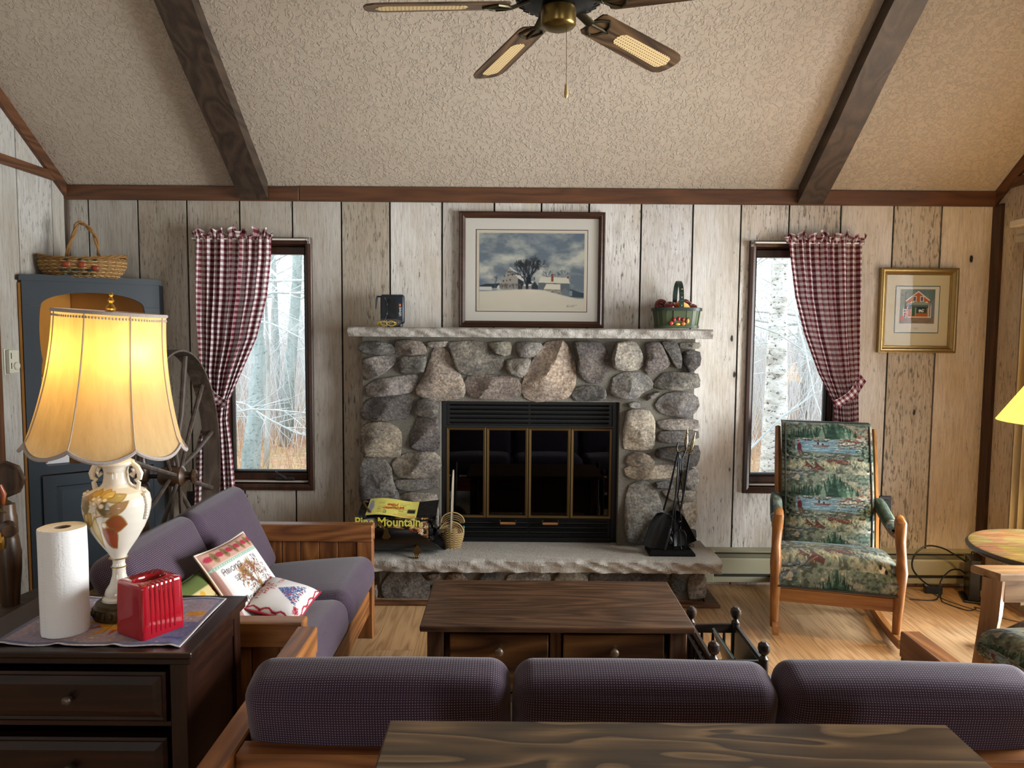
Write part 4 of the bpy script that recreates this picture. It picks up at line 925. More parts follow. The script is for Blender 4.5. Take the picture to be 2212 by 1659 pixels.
def make_sofa(name, label, n, cw, loc, rz, th, bc, seat_x, panel, seed):
    # local: faces +x, arms' front ends at x = 0, runs along y
    t = T(name, label, 'sofa', loc, rz); half = n * cw / 2; pt = .062; D = -.78; rs = random.Random(seed)
    for s in (-1, 1):
        y0, y1 = sorted((s * half, s * (half + pt)))
        bm = B(); box(bm, D, 0, y0, y1, .47, .552, .004); O('arm_rail', bm, PW('X'), t)
        bm = B(); box(bm, -.075, -.002, y0 + .004, y1 - .004, 0, .47, .003); O('post', bm, PW('Z'), t)
        bm = B(); box(bm, D + .002, D + .075, y0 + .004, y1 - .004, 0, .47, .003); O('post', bm, PW('Z'), t)
        bm = B(); box(bm, D + .075, -.075, y0 + .006, y1 - .006, .09, .17, .003); O('low_rail', bm, PW('X'), t)
        if panel:
            x = D + .078
            for k in range(7):
                w_ = (.78 - .156) / 7; bm = B(); box(bm, x + .0012, x + w_ - .0012, y0 + .016, y1 - .016, .172, .468, .002); O('board', bm, PW('Z'), t); x += w_
    bm = B(); box(bm, -.055, -.015, -half, half, .12, .235, .004); O('front_rail', bm, PW('Y'), t)
    bm = B(); box(bm, D + .01, D + .055, -half, half, .12, .235, .004); O('rear_rail', bm, PW('Y'), t)
    bm = B(); box(bm, D + .085, D + .145, -half, half, .44, .548, .004); O('back_rail', bm, PW('Y'), t)
    for k in range(8):
        y = -half + (k + .5) * 2 * half / 8; bm = B(); box(bm, D + .055, -.055, y - .035, y + .035, .20, .218); O('seat_slat', bm, PW('X'), t)
    for k in range(n):
        yc = -half + (k + .5) * cw
        bm = B(); m = MX.Translation((seat_x, yc, .318)) @ MX.Rotation(R(-5.5), 4, 'Y') @ MX.Rotation(R(rs.uniform(-.6, .6)), 4, 'X'); rbox(bm, .57, cw - .006, .155, .06, 6, 4, (.0, 0, .022), m); O('seat_cushion', bm, tweed(), t, smooth=True, ang=180)
        tilt = rs.uniform(-1.2, 1.2)
        bm = B(); m = MX.Translation((bc[0], yc, bc[1])) @ MX.Rotation(R(-th), 4, 'Y') @ MX.Rotation(R(tilt), 4, 'X'); rbox(bm, .145, cw - .003, .42, .048, 6, 4, (.022, 0, .01), m)
        O('back_cushion', bm, tweed(), t, smooth=True, ang=180)
    return t
make_sofa('loveseat', 'plum tweed two-seat sofa with honey pine end panels along the left wall', 2, .553, (-.655, 2.888, 0), 0, 25, (-.585, .535), -.265, True, 3)
make_sofa('sofa', 'plum tweed three-seat sofa seen from behind in front of the coffee table', 3, .606, (.308, 2.25, 0), R(90), 15, (-.55, .496), -.265, True, 8)

# ------------------------------------------------------------------ coffee table
def knob(par, c, r, mat, w=True, ax='y'):
    bm = B(); m = MX.Translation(c) @ MX.Rotation(R(90), 4, 'X'); lathe(bm, [(r * .5, 0), (r * .42, r * .6), (r * .9, r * 1.0), (r, r * 1.45), (r * .8, r * 1.85), (r * .3, r * 2.0)], 16, m); return O('knob', bm, mat, par, smooth=True, w=w, ang=60)
DO = lambda ax, f=.5: wood(*DKOAK, ax=ax, rough=.36, figure=f, freq=1.0, bump=.12)
pew = plain('pewter_knob', '#7d6b5a', .38, .55)
ct = T('coffee_table', 'dark oak coffee table with two drawers on the near side', 'coffee table', (.168, 2.83, 0))
x0, x1, y0, y1, z1 = -.325, .665, 2.58, 3.075, .42
bm = B(); box(bm, x0, x1, y0, y1, z1 - .024, z1, .006, 2); O('tabletop', bm, wood(*DKOAK, ax='X', rough=.33, figure=.34, freq=1.25, bump=.12), ct, w=True)
for x in (x0 + .025, x1 - .085):
    for y in (y0 + .025, y1 - .085): bm = B(); box(bm, x, x + .06, y, y + .06, 0, z1 - .024, .003); O('leg', bm, DO('Z'), ct, w=True)
bm = B(); box(bm, x0 + .04, x0 + .055, y0 + .085, y1 - .085, .14, z1 - .024); O('side_panel', bm, DO('Y'), ct, w=True)
bm = B(); box(bm, x1 - .055, x1 - .04, y0 + .085, y1 - .085, .14, z1 - .024); O('side_panel', bm, DO('Y'), ct, w=True)
bm = B(); box(bm, x0 + .085, x1 - .085, y1 - .06, y1 - .045, .14, z1 - .024); O('back_panel', bm, DO('X'), ct, w=True)
bm = B(); box(bm, x0 + .085, x1 - .085, y0 + .04, y1 - .06, .14, .155); O('bottom_panel', bm, DO('X'), ct, w=True)
xm = .166
bm = B(); box(bm, xm - .02, xm + .02, y0 + .034, y0 + .06, .155, z1 - .024); O('divider', bm, DO('Z'), ct, w=True)
bm = B(); box(bm, x0 + .085, x1 - .085, y0 + .036, y0 + .06, .12, .155, .002); O('low_rail', bm, DO('X'), ct, w=True)
for a, b in ((x0 + .107, xm - .027), (xm + .027, x1 - .107)):
    bm = B(); box(bm, a, b, y0 + .022, y0 + .055, .165, .382, .004); d = O('drawer', bm, wood('drawer_oak', '#2c1a0e', '#55381f', '#79542f', ax='X', rough=.34, figure=.65, freq=.8), ct, w=True)
    knob(d, ((a + b) / 2, y0 + .022, .325), .0165, pew)

# ------------------------------------------------------------------ chest beside the sofas
ch = T('chest_of_drawers', 'dark mahogany chest of drawers carrying the lamp in the left foreground', 'chest', (-1.08, 1.96, 0)); MH = lambda ax: wood(*MAHO, ax=ax, rough=.28, figure=.3, bump=.06)
cx0, cx1, cy0, cy1, cz = -1.40, -.785, 1.768, 2.165, .68
bm = B(); prof = [(0, cz - .03), (-.004, cz - .02), (0, cz - .008), (.006, cz - .004), (.008, cz), (.05, cz)]
box(bm, cx0, cx1, cy0, cy1, cz - .016, cz, .004, 2); box(bm, cx0 + .006, cx1 - .006, cy0 + .006, cy1 - .004, cz - .034, cz - .016, .003); O('chest_top', bm, MH('X'), ch, w=True)
for x in (cx0 + .018, cx1 - .063):
    for y in (cy0 + .018, cy1 - .06): bm = B(); box(bm, x, x + .045, y, y + .042, 0, cz - .034, .003); O('post', bm, MH('Z'), ch, w=True)
for x in (cx0 + .026, cx1 - .042):
    bm = B(); box(bm, x, x + .016, cy0 + .06, cy1 - .06, .08, cz - .034); O('side_panel', bm, MH('Y'), ch, w=True)
    bm = B(); box(bm, x - .004, x + .02, cy0 + .06, cy1 - .06, cz - .10, cz - .034, .003); O('side_rail', bm, MH('Y'), ch, w=True)
    bm = B(); box(bm, x - .004, x + .02, cy0 + .06, cy1 - .06, .05, .13, .003); O('side_rail', bm, MH('Y'), ch, w=True)
bm = B(); box(bm, cx0 + .063, cx1 - .063, cy1 - .04, cy1 - .03, .06, cz - .034); O('back_panel', bm, MH('X'), ch, w=True)
zz = [cz - .045, cz - .215, cz - .40, cz - .60]
for k in range(3):
    za, zb = zz[k + 1] + .012, zz[k]
    bm = B(); box(bm, cx0 + .063, cx1 - .063, cy0 + .03, cy1 - .06, za, za + .012); O('drawer_rail', bm, MH('X'), ch, w=True)
    bm = B(); a, b = cx0 + .072, cx1 - .072; za += .018; zb -= .012
    q = [(0, cy0 + .045), (0, cy0 + .018), (.006, cy0 + .014), (.012, cy0 + .018), (.03, cy0 + .010)]
    rings = [[bm.verts.new(p) for p in ((a + i, y, za + i), (b - i, y, za + i), (b - i, y, zb - i), (a + i, y, zb - i))] for i, y in q]
    for r0_, r1_ in zip(rings, rings[1:]):
        for j in range(4): bm.faces.new((r0_[j], r0_[(j + 1) % 4], r1_[(j + 1) % 4], r1_[j]))
    bm.faces.new(rings[-1]); bm.faces.new(rings[0][::-1]); d = O('drawer', bm, MH('X'), ch, w=True)
    knob(d, ((a + b) / 2, cy0 + .010, (za + zb) / 2), .012, plain('dark_pewter', '#5c4f45', .4, .6))

# ------------------------------------------------------------------ console table behind the sofa
co = T('console_table', 'stained pine console table in the foreground behind the three-seat sofa', 'table', (.31, 1.17, 0))
@mcache
def consmat():
    s = N('stained_pine_cathedral'); q = s.pos((1.5, 6.2, 5), 0, rot=(0, 0, R(2))); nz_ = s.noise(q, 1.25, 2, .45, .25); r_ = s.math('FRACT', s.math('MULTIPLY', nz_, 9.0))
    fine = s.noise(s.pos((5, 120, 60)), 1.0, 5, .7); m = s.mr(r_, .0, 1.0, 0, 1)
    c = s.ramp(m, [(0, hx('#3a2d22')), (.25, hx('#463729')), (.60, hx('#5f4a34')), (.86, hx('#7d6446')), (.97, hx('#634f38')), (1, hx('#3a2d22'))])
    c = s.mix(1.0, c, s.ramp(fine, [(.32, (.72, .70, .68)), (.62, (1.06, 1.06, 1.06))]), 'MULTIPLY'); s.set(c, .3, spec=.5); s.bump(fine, .06, .002); return s.m
bm = B(); box(bm, -.234, .852, .93, 1.392, .692, .72, .004); O('tabletop', bm, consmat(), co, w=True)
bm = B(); box(bm, -.19, .81, 1.33, 1.35, .61, .692); O('apron', bm, consmat(), co, w=True)
bm = B(); box(bm, -.19, .81, .97, .99, .61, .692); O('apron', bm, consmat(), co, w=True)
for x in (-.21, .78):
    for y in (.95, 1.32): bm = B(); box(bm, x, x + .055, y, y + .055, 0, .692, .003); O('leg', bm, consmat(), co, w=True)

# ------------------------------------------------------------------ magazine rack
mr_ = T('magazine_rack', 'dark turned-wood magazine rack with ball finials at the right end of the coffee table', 'magazine rack', (.785, 2.63, 0)); DW = lambda ax: wood('ebonised', '#15100d', '#2c211b', '#463730', ax=ax, rough=.3, bump=.05)
mx0, mx1, my0, my1 = .70, .872, 2.47, 2.79
for x in (mx0, mx1):
    for y in (my0, my1):
        bm = B(); lathe(bm, [(.012, 0), (.018, .02), (.012, .06), (.016, .1), (.016, .25), (.0165, .29), (.0165, .36), (.010, .366), (.008, .372), (.017, .38), (.0215, .395), (.019, .41), (.008, .419)], 14, MX.Translation((x, y, 0))); O('post', bm, DW('Z'), mr_, smooth=True, w=True)
for x in (mx0, mx1):
    for z in (.335, .13): bm = B(); box(bm, x - .008, x + .008, my0 + .01, my1 - .01, z - .018, z + .018, .003); O('side_rail', bm, DW('Y'), mr_, w=True)
    for k in range(6):
        y = my0 + (k + 1) * (my1 - my0) / 7; bm = B(); lathe(bm, [(.0055, .148), (.007, .19), (.005, .23), (.007, .27), (.0055, .317)], 8, MX.Translation((x, y, 0))); O('spindle', bm, DW('Z'), mr_, smooth=True, w=True)
for y in (my0, my1):
    for z in (.335, .13): bm = B(); box(bm, mx0 + .01, mx1 - .01, y - .008, y + .008, z - .018, z + .018, .003); O('end_rail', bm, DW('X'), mr_, w=True)
    for k in range(3):
        x = mx0 + (k + 1) * (mx1 - mx0) / 4; bm = B(); lathe(bm, [(.0055, .148), (.007, .19), (.005, .23), (.007, .27), (.0055, .317)], 8, MX.Translation((x, y, 0))); O('spindle', bm, DW('Z'), mr_, smooth=True, w=True)
bm = B(); box(bm, mx0 + .008, mx1 - .008, my0 + .008, my1 - .008, .112, .124); O('tray', bm, DW('Y'), mr_, w=True)
def magazine(label, x, tilt, h, spine, cover, y0=my0 + .025, y1=my1 - .03, band=None):
    t = T('magazine', label, 'magazine', (x, (y0 + y1) / 2, .126), 0, 'magazines in the dark rack'); m = MX.Rotation(tilt, 4, 'Y')
    bm = B(); w_ = (y1 - y0) / 2; box(bm, -.004, .004, -w_, w_, 0, h, 0, 1, m); O('pages', bm, plain('paper_' + spine, '#' + spine, .6), t)
    bm = B(); box(bm, -.0052, -.0042, -w_ - .001, w_ + .001, 0, h + .001, 0, 1, m); box(bm, .0042, .0052, -w_ - .001, w_ + .001, 0, h + .001, 0, 1, m); O('cover', bm, plain('cover_' + cover, '#' + cover, .3), t)
    if band: bm = B(); box(bm, -.006, -.0053, -w_ + .02, w_ - .08, h - .05, h - .015, 0, 1, m); O('address_label', bm, plain('label_white', '#c9ccd0', .5), t)
magazine('dark blue magazine leaning left in the rack, white address label on its cover', .845, R(-40), .255, '5b6a7c', '1a2330', band=True)
magazine('teal-edged magazine standing in the rack behind the dark blue one', .858, R(-20), .235, '7d8f90', '2b4a52')
magazine('slim black magazine at the right side of the rack', .866, R(0), .215, 'b4aa98', '23201e')

# ------------------------------------------------------------------ tapestry upholstery
def tapestry():
    W_, H_ = 300, 196; p = Pic(W_, H_, '#8c9a8c'); rs = random.Random(12); n1 = p.noise(7, 6, 31, 4); n2 = p.noise(34, 26, 32, 3); n3 = p.noise(6, 5, 33, 3); n4 = p.noise(16, 11, 37, 3)
    p.a[:] = p.c('#a39d88') * (1 - n1[..., None]) + p.c('#4f6257') * n1[..., None]
    p.put(np.clip((n4 - .55) * 5, 0, 1), '#2c3a33', .65); p.put(np.clip((n2 - .62) * 8, 0, 1), '#26332d', .6); p.put(np.clip((.36 - n2) * 8, 0, 1), '#c0b69c', .6); p.put(np.clip((n4 * n2 - .42) * 6, 0, 1), '#6d4a40', .5)
    yb, yt = .33 + .05 * n3, .55 + .04 * n1; wm_ = (p.Y > yb) & (p.Y < yt) & (p.X > .16) & (p.X < .86 - .9 * np.abs(p.Y - .42)); p.put(wm_.astype(float), '#6d8a97'); p.put((wm_ & (p.noise(9, 46, 34, 2) > .55)).astype(float), '#48636f', .75); p.put((wm_ & (p.noise(11, 50, 36, 2) > .66)).astype(float), '#9fb4ba', .8)
    def rocks(x0, x1, y, cols, k, s=.03, sp=.03):
        for _ in range(k):
            x = rs.uniform(x0, x1); yy = y + rs.uniform(-sp, sp); r_ = rs.uniform(.4, 1.1) * s; c = rs.choice(cols); p.ell(x, yy - r_ * .35, r_ * 1.1, r_ * .6, '#2c332f'); p.ell(x, yy, r_, r_ * .5, c, .9); p.ell(x - r_ * .2, yy + r_ * .25, r_ * .6, r_ * .2, tuple(np.clip(p.c(c) * 1.3, 0, 1)), .8)
    def tufts(k, x0, x1, y, sp, cols, h=.05):
        for _ in range(k):
            x = rs.uniform(x0, x1); yy = y + rs.uniform(-sp, sp); c = rs.choice(cols)
            for q in range(3): p.line([(x, yy), (x + rs.uniform(-.014, .014), yy + h * rs.uniform(.5, 1.1))], .0016, c)
    rocks(.26, .52, .575, ['#7f8482', '#979a94', '#626b69'], 22, .026, .018); rocks(.6, .97, .565, ['#7d4a44', '#8d5f52', '#84857d', '#6f423d', '#9a9a90'], 44, .026); rocks(.56, .9, .50, ['#98958a', '#83867d', '#b5ad97'], 46, .022); rocks(.62, .85, .455, ['#a39d8c', '#8a8b80'], 18, .02, .012)
    rocks(.08, .66, .275, ['#7f8482', '#68706a', '#9a988a', '#555e58'], 64, .026, .035); rocks(.5, .74, .20, ['#6f4039', '#5f3732', '#83523f'], 26, .03); rocks(.02, .34, .01, ['#5d676c', '#78807f', '#4c555a'], 30, .026); rocks(.7, 1.0, .38, ['#5f6f66', '#87917f', '#3f5048'], 30, .024, .06)
    tufts(70, .1, .6, .10, .06, ['#c2b88f', '#a48f60', '#8a9474', '#d0c7a4']); tufts(50, .3, .62, .62, .02, ['#c4a868', '#a5884e', '#cdb985']); tufts(50, .7, 1, .16, .06, ['#b8b294', '#8f9a80', '#d2cab0'])
    for k in range(120): x = rs.uniform(.62, .97); y = rs.uniform(.62, .80) - .1 * abs(x - .8); p.ell(x, y, .011, .011, rs.choice(['#8a6353', '#9c7b5e', '#744a42', '#ab9379', '#5c4238', '#6f6a52']))
    for k in range(60): x = rs.uniform(.86, 1); y = rs.uniform(.2, .62); p.ell(x, y, .013, .018, rs.choice(['#1f2b25', '#2f4036', '#5f6f5f']))
    for k in range(70): x = rs.uniform(0, .14); y = rs.uniform(.22, .64); p.ell(x, y, .015, .018, rs.choice(['#1f2b25', '#2f4036', '#18211d', '#4c5c4e']))
    for k in range(60): x = rs.uniform(0, .22); y = rs.uniform(.86, 1.0); p.ell(x, y, .018, .016, rs.choice(['#5d676c', '#8a8a7a', '#434c50', '#a09a86']))
    ts_ = sorted([(rs.uniform(.30, .80), rs.random()) for _ in range(60)], key=lambda q: -q[1])
    for i, (x, t) in enumerate(ts_): hh = (.13 + .23 * max(0, 1 - abs(x - .56) / .2)) * rs.uniform(.7, 1.05); p.fir(x, .60 + .07 * t, hh, rs.choice(['#1f332a', '#2a4337', '#182720', '#34503f', '#52695a'])if t > .3 else rs.choice(['#6d8070', '#3f5a4a', '#233a30']), i, .26)
    for k in range(9): p.fir(.12 + .025 * k, .60, rs.uniform(.10, .24), rs.choice(['#1f332a', '#182720', '#2a4337']), 60 + k, .2)
    for q in range(1): p.ell(.2, .43, .024, .078, '#552230'); p.ell(.192, .52, .013, .02, '#96705c'); p.ell(.187, .54, .016, .011, '#5f2730'); p.poly([(.18, .38), (.2, .28), (.216, .28), (.21, .38)], '#5f4e3c'); p.poly([(.21, .38), (.245, .27), (.26, .28), (.225, .4)], '#504232'); p.line([(.21, .46), (.31, .60)], .0014, '#2f231d')
    p.poly([(.33, .475), (.36, .452), (.50, .452), (.535, .488), (.43, .475)], '#5f2a28'); p.line([(.33, .475), (.43, .472), (.535, .488)], .002, '#b89a70'); p.ell(.40, .505, .010, .03, '#3f1d22'); p.ell(.395, .54, .007, .01, '#8a6453'); p.ell(.45, .49, .010, .018, '#332420'); p.rect(.35, .43, .5, .438, '#41565f', .7)
    p.ell(.60, .40, .018, .017, '#c9c3b4'); p.ell(.6, .392, .016, .009, '#4c4038'); p.ell(.84, .235, .03, .017, '#3f2c23'); p.ell(.815, .25, .009, .012, '#18211c')
    for x, y, sc in ((.28, .12, .8), (.38, .09, 1.05)): p.poly([(x - .09 * sc, y - .075 * sc), (x - .01 * sc, y + .02 * sc), (x - .02 * sc, y + .12 * sc), (x + .03 * sc, y + .03 * sc), (x + .085 * sc, y - .02 * sc), (x + .075 * sc, y - .05 * sc), (x + .02 * sc, y - .04 * sc), (x - .03 * sc, y - .02 * sc)], '#4f302c'); p.line([(x - .05 * sc, y - .045 * sc), (x + .03 * sc, y)], .003, '#83604c'); p.ell(x + .07 * sc, y + .03 * sc, .010, .013, '#1f2d25')
    p.ell(.93, .03, .026, .026, '#d5cfc0'); p.ell(.915, .05, .012, .017, '#221b1a'); p.ell(.96, .02, .012, .02, '#1e1918')
    p.line([(.75, .62), (.775, .70), (.77, .76)], .0014, '#b8a47d')
    p.a *= (.86 + .28 * p.noise(190, 130, 40, 1))[..., None]; p.a = np.clip(p.a * .97, 0, 1); return p
TAP = tapestry(); TM = printed('tapestry_weave', .85, .15, .35, .1)
class Tiled:                                  # repeats a motif
    def __init__(s, p, u0, u1, v0, v1): s.p, s.u0, s.u1, s.v0, s.v1 = p, u0, u1, v0, v1
    def at(s, u, v): return s.p.at((s.u0 + u * (s.u1 - s.u0)) % 1.0, (s.v0 + v * (s.v1 - s.v0)) % 1.0)
def sheet(name, pic, f, nu, nv, par, closed=False): return print_sheet(name, pic, f, nu, nv, TM, par, w=False)
# ------------------------------------------------------------------ rocking chair
rk = T('rocking_chair', 'oak rocking chair upholstered in a woodland tapestry below the right window', 'rocking chair', (1.566, 3.486, 0), R(-15.5)); RO = lambda ax='Z': wood(*OAKR, ax=ax, rough=.3, figure=.3, bump=.05)
for s in (-1, 1):
    x = s * .274
    bm = B(); tube(bm, [(x, .005, .03), (x, .0, .12), (x, -.012, .2), (x, -.022, .27), (x + s * .004, -.03, .36), (x + s * .003, -.012, .44), (x, .004, .50), (x - s * .002, .0, .555), (x - s * .004, -.016, .592), (x - s * .006, .012, .607), (x - s * .006, .045, .585), (x - s * .004, .07, .545)], [.019, .021, .024, .025, .027, .022, .024, .026, .024, .020, .017, .012], 12); O('front_leg', bm, RO(), rk, smooth=True)
    bm = B(); pts = [(s * .225, .36 + .05 * 0, .06), (s * .228, .345, .2), (s * .235, .36, .34), (s * .24, .42, .55), (s * .242, .50, .78), (s * .243, .575, .955)]; tube(bm, pts, [.021, .022, .022, .021, .02, .016], 4, flat=(1.2, .9)); O('back_post', bm, RO(), rk)
    bm = B(); n = 20; rows = []
    for k in range(n + 1):
        y = -.10 + .92 * k / n; z = .004 + (y - .26) ** 2 * .16 + (.012 if k == n else 0); xx = x - s * (.045 * k / n)
        rows.append([bm.verts.new(q) for q in ((xx - .014, y, z), (xx + .014, y, z), (xx + .014, y, z + .042), (xx - .014, y, z + .042))])
    for a, b in zip(rows, rows[1:]):
        for j in range(4): bm.faces.new((a[j], a[(j + 1) % 4], b[(j + 1) % 4], b[j]))
    bm.faces.new(rows[0][::-1]); bm.faces.new(rows[-1]); O('runner', bm, RO('Y'), rk)
    bm = B(); box(bm, x - .012 - s * .012, x + .012 - s * .012, .01, .36, .165, .24, .004); O('side_rail', bm, RO('Y'), rk)
    # arm: wooden bed and padded top
    arm = lambda v: V((s * (.272 - .02 * v), .045 + .40 * v, .53 + .03 * math.sin(v * 2.6) - .035 * math.sin(math.pi * v) + .06 * v))
    bm = B(); tube(bm, [arm(k / 10) + V((0, 0, -.025)) for k in range(11)], [.012] + [.019] * 9 + [.016], 8, flat=(1.3, .8)); ar = O('arm', bm, RO('Y'), rk, smooth=True)
    sheet('arm_pad', Tiled(TAP, .1 + .3 * (s > 0), .5 + .3 * (s > 0), .5, .9), lambda u, v, s=s, arm=arm: arm(.06 + .90 * v) + V((math.cos(u * math.tau) * .031 * (1 - .25 * abs(2 * v - 1) ** 6), 0, math.sin(u * math.tau) * .026 * (1 - .6 * abs(2 * v - 1) ** 8) + .002)), 28, 40, rk)
bm = B(); box(bm, -.255, .255, -.016, .016, .165, .252, .004); fr = O('front_rail', bm, RO('X'), rk)
bm = B()
for z in (.243, .228): box(bm, -.255, .255, -.021, -.014, z - .004, z + .004, .002)
O('rail_moulding', bm, RO('X'), fr)
bm = B(); box(bm, -.225, .225, .34, .365, .16, .24); O('rear_rail', bm, RO('X'), rk)
def seatf(u, v):
    x = (u - .5) * .53; e = 1 - abs(2 * u - 1) ** 5
    if v < .33: t = v / .33; y = -.035 - .012 * math.sin(t * math.pi); z = .25 + .115 * t
    elif v < .45: t = (v - .33) / .12; a = t * math.pi / 2; y = -.035 + .05 * (1 - math.cos(a)); z = .365 + .04 * math.sin(a)
    else: t = (v - .45) / .55; y = .015 + .36 * t; z = .405 + .012 * math.sin(t * math.pi) - .03 * t
    return V((x, y, .25 + (z - .25) * (.86 + .14 * e)))
se = sheet('seat', Tiled(TAP, .08, 1.06, -.22, .52), seatf, 200, 150, rk)
bm = B()
for s in (-1, 1):
    P0 = [seatf(.5 + s * .5, k / 20) for k in range(21)]; f_ = [bm.verts.new(p) for p in P0] + [bm.verts.new((P0[-1].x, P0[-1].y, .25))]; bm.faces.new(f_)
O('seat_side', bm, plain('tapestry_side', '#5d6a62', .85, nz=.4, scale=60), se)
bm = B(); tube(bm, [seatf(k / 20, 0.0) + V((0, -.006, 0)) for k in range(21)], .005, 6); O('welt', bm, plain('welt_dark', '#20241f', .8), se, smooth=True)
def backf(u, v):
    x = (u - .5) * .452; e = (1 - abs(2 * u - 1) ** 4)
    if v < .93: t = v / .93; z = .30 + .665 * t; y = .325 + .05 * t + .15 * t * t - .055 * e ** .5 * (.6 + .4 * math.sin(math.pi * min(1, t * 1.2 + .1)))
    else: t = (v - .93) / .07; a = t * math.pi / 2; b = backf(u, .9299); z = b.z + .022 * math.sin(a); y = b.y + .05 * (1 - math.cos(a))
    return V((x, y, z))
bk_ = sheet('backrest', Tiled(TAP, .02, .98, -.53, 1.96), backf, 190, 270, rk)
bm = B(); rows = [[bm.verts.new(p) for p in (backf(0, k / 24), backf(0, k / 24) + V((0, .05, 0)), backf(1, k / 24) + V((0, .05, 0)), backf(1, k / 24))] for k in range(25)]
for a, b in zip(rows, rows[1:]):
    for j in range(3): bm.faces.new((a[j], a[j + 1], b[j + 1], b[j]))
bm.faces.new(rows[-1]); O('back_cover', bm, plain('tapestry_side', '#5d6a62', .85, nz=.4, scale=60), bk_)
for u in (.035, .965):
    bm = B(); tube(bm, [backf(u, k / 24) + V((0, -.003, 0)) for k in range(24)], .0042, 6); O('welt', bm, plain('welt_dark', '#20241f', .8), bk_, smooth=True)

# ------------------------------------------------------------------ armchair, round table and lamp at the right edge
ac = T('armchair', 'light oak armchair with a woodland tapestry seat at the right edge', 'armchair', (1.98, 2.36, 0)); LO = lambda ax='Z': wood(*LOAK, ax=ax, rough=.4, figure=.35)
for s in (-1, 1):
    yc = 2.36 + s * .29
    bm = B(); prism(bm, [(1.715, yc + .055), (1.755, yc - .055), (2.34, yc - .045), (2.34, yc + .055)], .592, .62, 'z', .004); O('armrest', bm, LO('X'), ac, w=True)
    bm = B(); tube(bm, [(1.77, yc, .592), (1.765, yc, .45), (1.735, yc, .22), (1.70, yc, .0)], [.045, .042, .036, .034], 4, flat=(1, 1)); O('front_leg', bm, LO(), ac, w=True)
    bm = B(); tube(bm, [(2.30, yc, .592), (2.32, yc, .3), (2.38, yc, 0)], [.036, .036, .032], 4); O('back_leg', bm, LO(), ac, w=True)
    bm = B(); box(bm, 1.80, 2.29, yc - .012, yc + .012, .5, .59, .003); O('arm_brace', bm, LO('X'), ac, w=True)
    bm = B(); box(bm, 1.75, 2.33, yc - .014, yc + .014, .22, .32, .003); O('side_rail', bm, LO('X'), ac, w=True)
bm = B(); box(bm, 1.725, 1.752, 2.10, 2.62, .20, .325, .004); O('front_rail', bm, LO('Y'), ac, w=True)
for k in range(5): bm = B(); y = 2.14 + k * .11; tube(bm, [(2.30, y, .34), (2.42, y, .98)], .018, 4, flat=(1.4, .6)); O('back_slat', bm, LO(), ac, w=True)
bm = B(); box(bm, 2.40, 2.435, 2.06, 2.66, .93, 1.0, .004); O('crest_rail', bm, LO('Y'), ac, w=True)
def acs(u, v):                                  # u along y (far to near), v from front rail up and back
    y = 2.615 - u * .51; e = 1 - abs(2 * u - 1) ** 4
    if v < .3: t = v / .3; x = 1.705 - .012 * math.sin(t * math.pi); z = .315 + .09 * t
    elif v < .42: t = (v - .3) / .12; a = t * math.pi / 2; x = 1.705 + .05 * (1 - math.cos(a)); z = .405 + .045 * math.sin(a)
    else: t = (v - .42) / .58; x = 1.755 + .50 * t; z = .45 + .02 * math.sin(t * math.pi) - .03 * t
    return V((x, y, .315 + (z - .315) * (.7 + .3 * e)))
print_sheet('seat', Tiled(TAP, .0, 1.08, .15, 2.3), acs, 90, 90, TM, ac, w=True)
bm = B(); box(bm, 1.74, 2.27, 2.11, 2.61, .30, .37); O('seat_base', bm, plain('tapestry_side', '#5d6a62', .85, nz=.4, scale=60), ac, w=True)
rtb = T('round_table', 'round worn-topped pedestal table beside the right wall', 'table', (2.30, 3.05, 0))
@mcache
def inlay():
    s = N('worn_inlay'); p = s.pos((1, 1, 1)); a = s.noise(s.pos((3, 14, 3), rot=(0, 0, .577)), 3, 6, .7); q = s.vor(p, 9, out='Color'); c = s.mix(.25, s.ramp(a, [(.3, hx('#5d4a30')), (.5, hx('#86704c')), (.7, hx('#a38d66'))]), q, 'SOFT_LIGHT'); s.set(c, .35); return s.m
bm = B(); lathe(bm, [(.001, .552), (.30, .552), (.325, .557), (.332, .567), (.325, .577), (.315, .58), (.001, .58)], 48, MX.Translation((2.30, 3.05, 0))); tt = O('tabletop', bm, inlay(), rtb, smooth=True, w=True)
bm = B(); lathe(bm, [(.322, .55), (.334, .557), (.336, .567), (.329, .576), (.326, .576), (.326, .552)], 48, MX.Translation((2.30, 3.05, 0)), caps=False); O('edge_band', bm, plain('dark_edge', '#2a2521', .4), tt, smooth=True, w=True)
bm = B(); lathe(bm, [(.05, .12), (.055, .2), (.03, .26), (.045, .36), (.025, .46), (.05, .55), (.12, .552)], 18, MX.Translation((2.30, 3.05, 0))); O('pedestal', bm, wood(*GREY, ax='Z', rough=.4), rtb, smooth=True, w=True)
for k in range(4):
    a = R(98 + 90 * k); d = V((math.cos(a), math.sin(a), 0)); c = V((2.30, 3.05, 0)); bm = B(); tube(bm, [c + d * .03 + V((0, 0, .17)), c + d * .14 + V((0, 0, .19)), c + d * .26 + V((0, 0, .10)), c + d * .34 + V((0, 0, .035)), c + d * .385 + V((0, 0, .03))], [.03, .028, .022, .022, .026], 8); O('leg', bm, wood(*GREY, ax='Z', rough=.4), rtb, smooth=True, w=True)

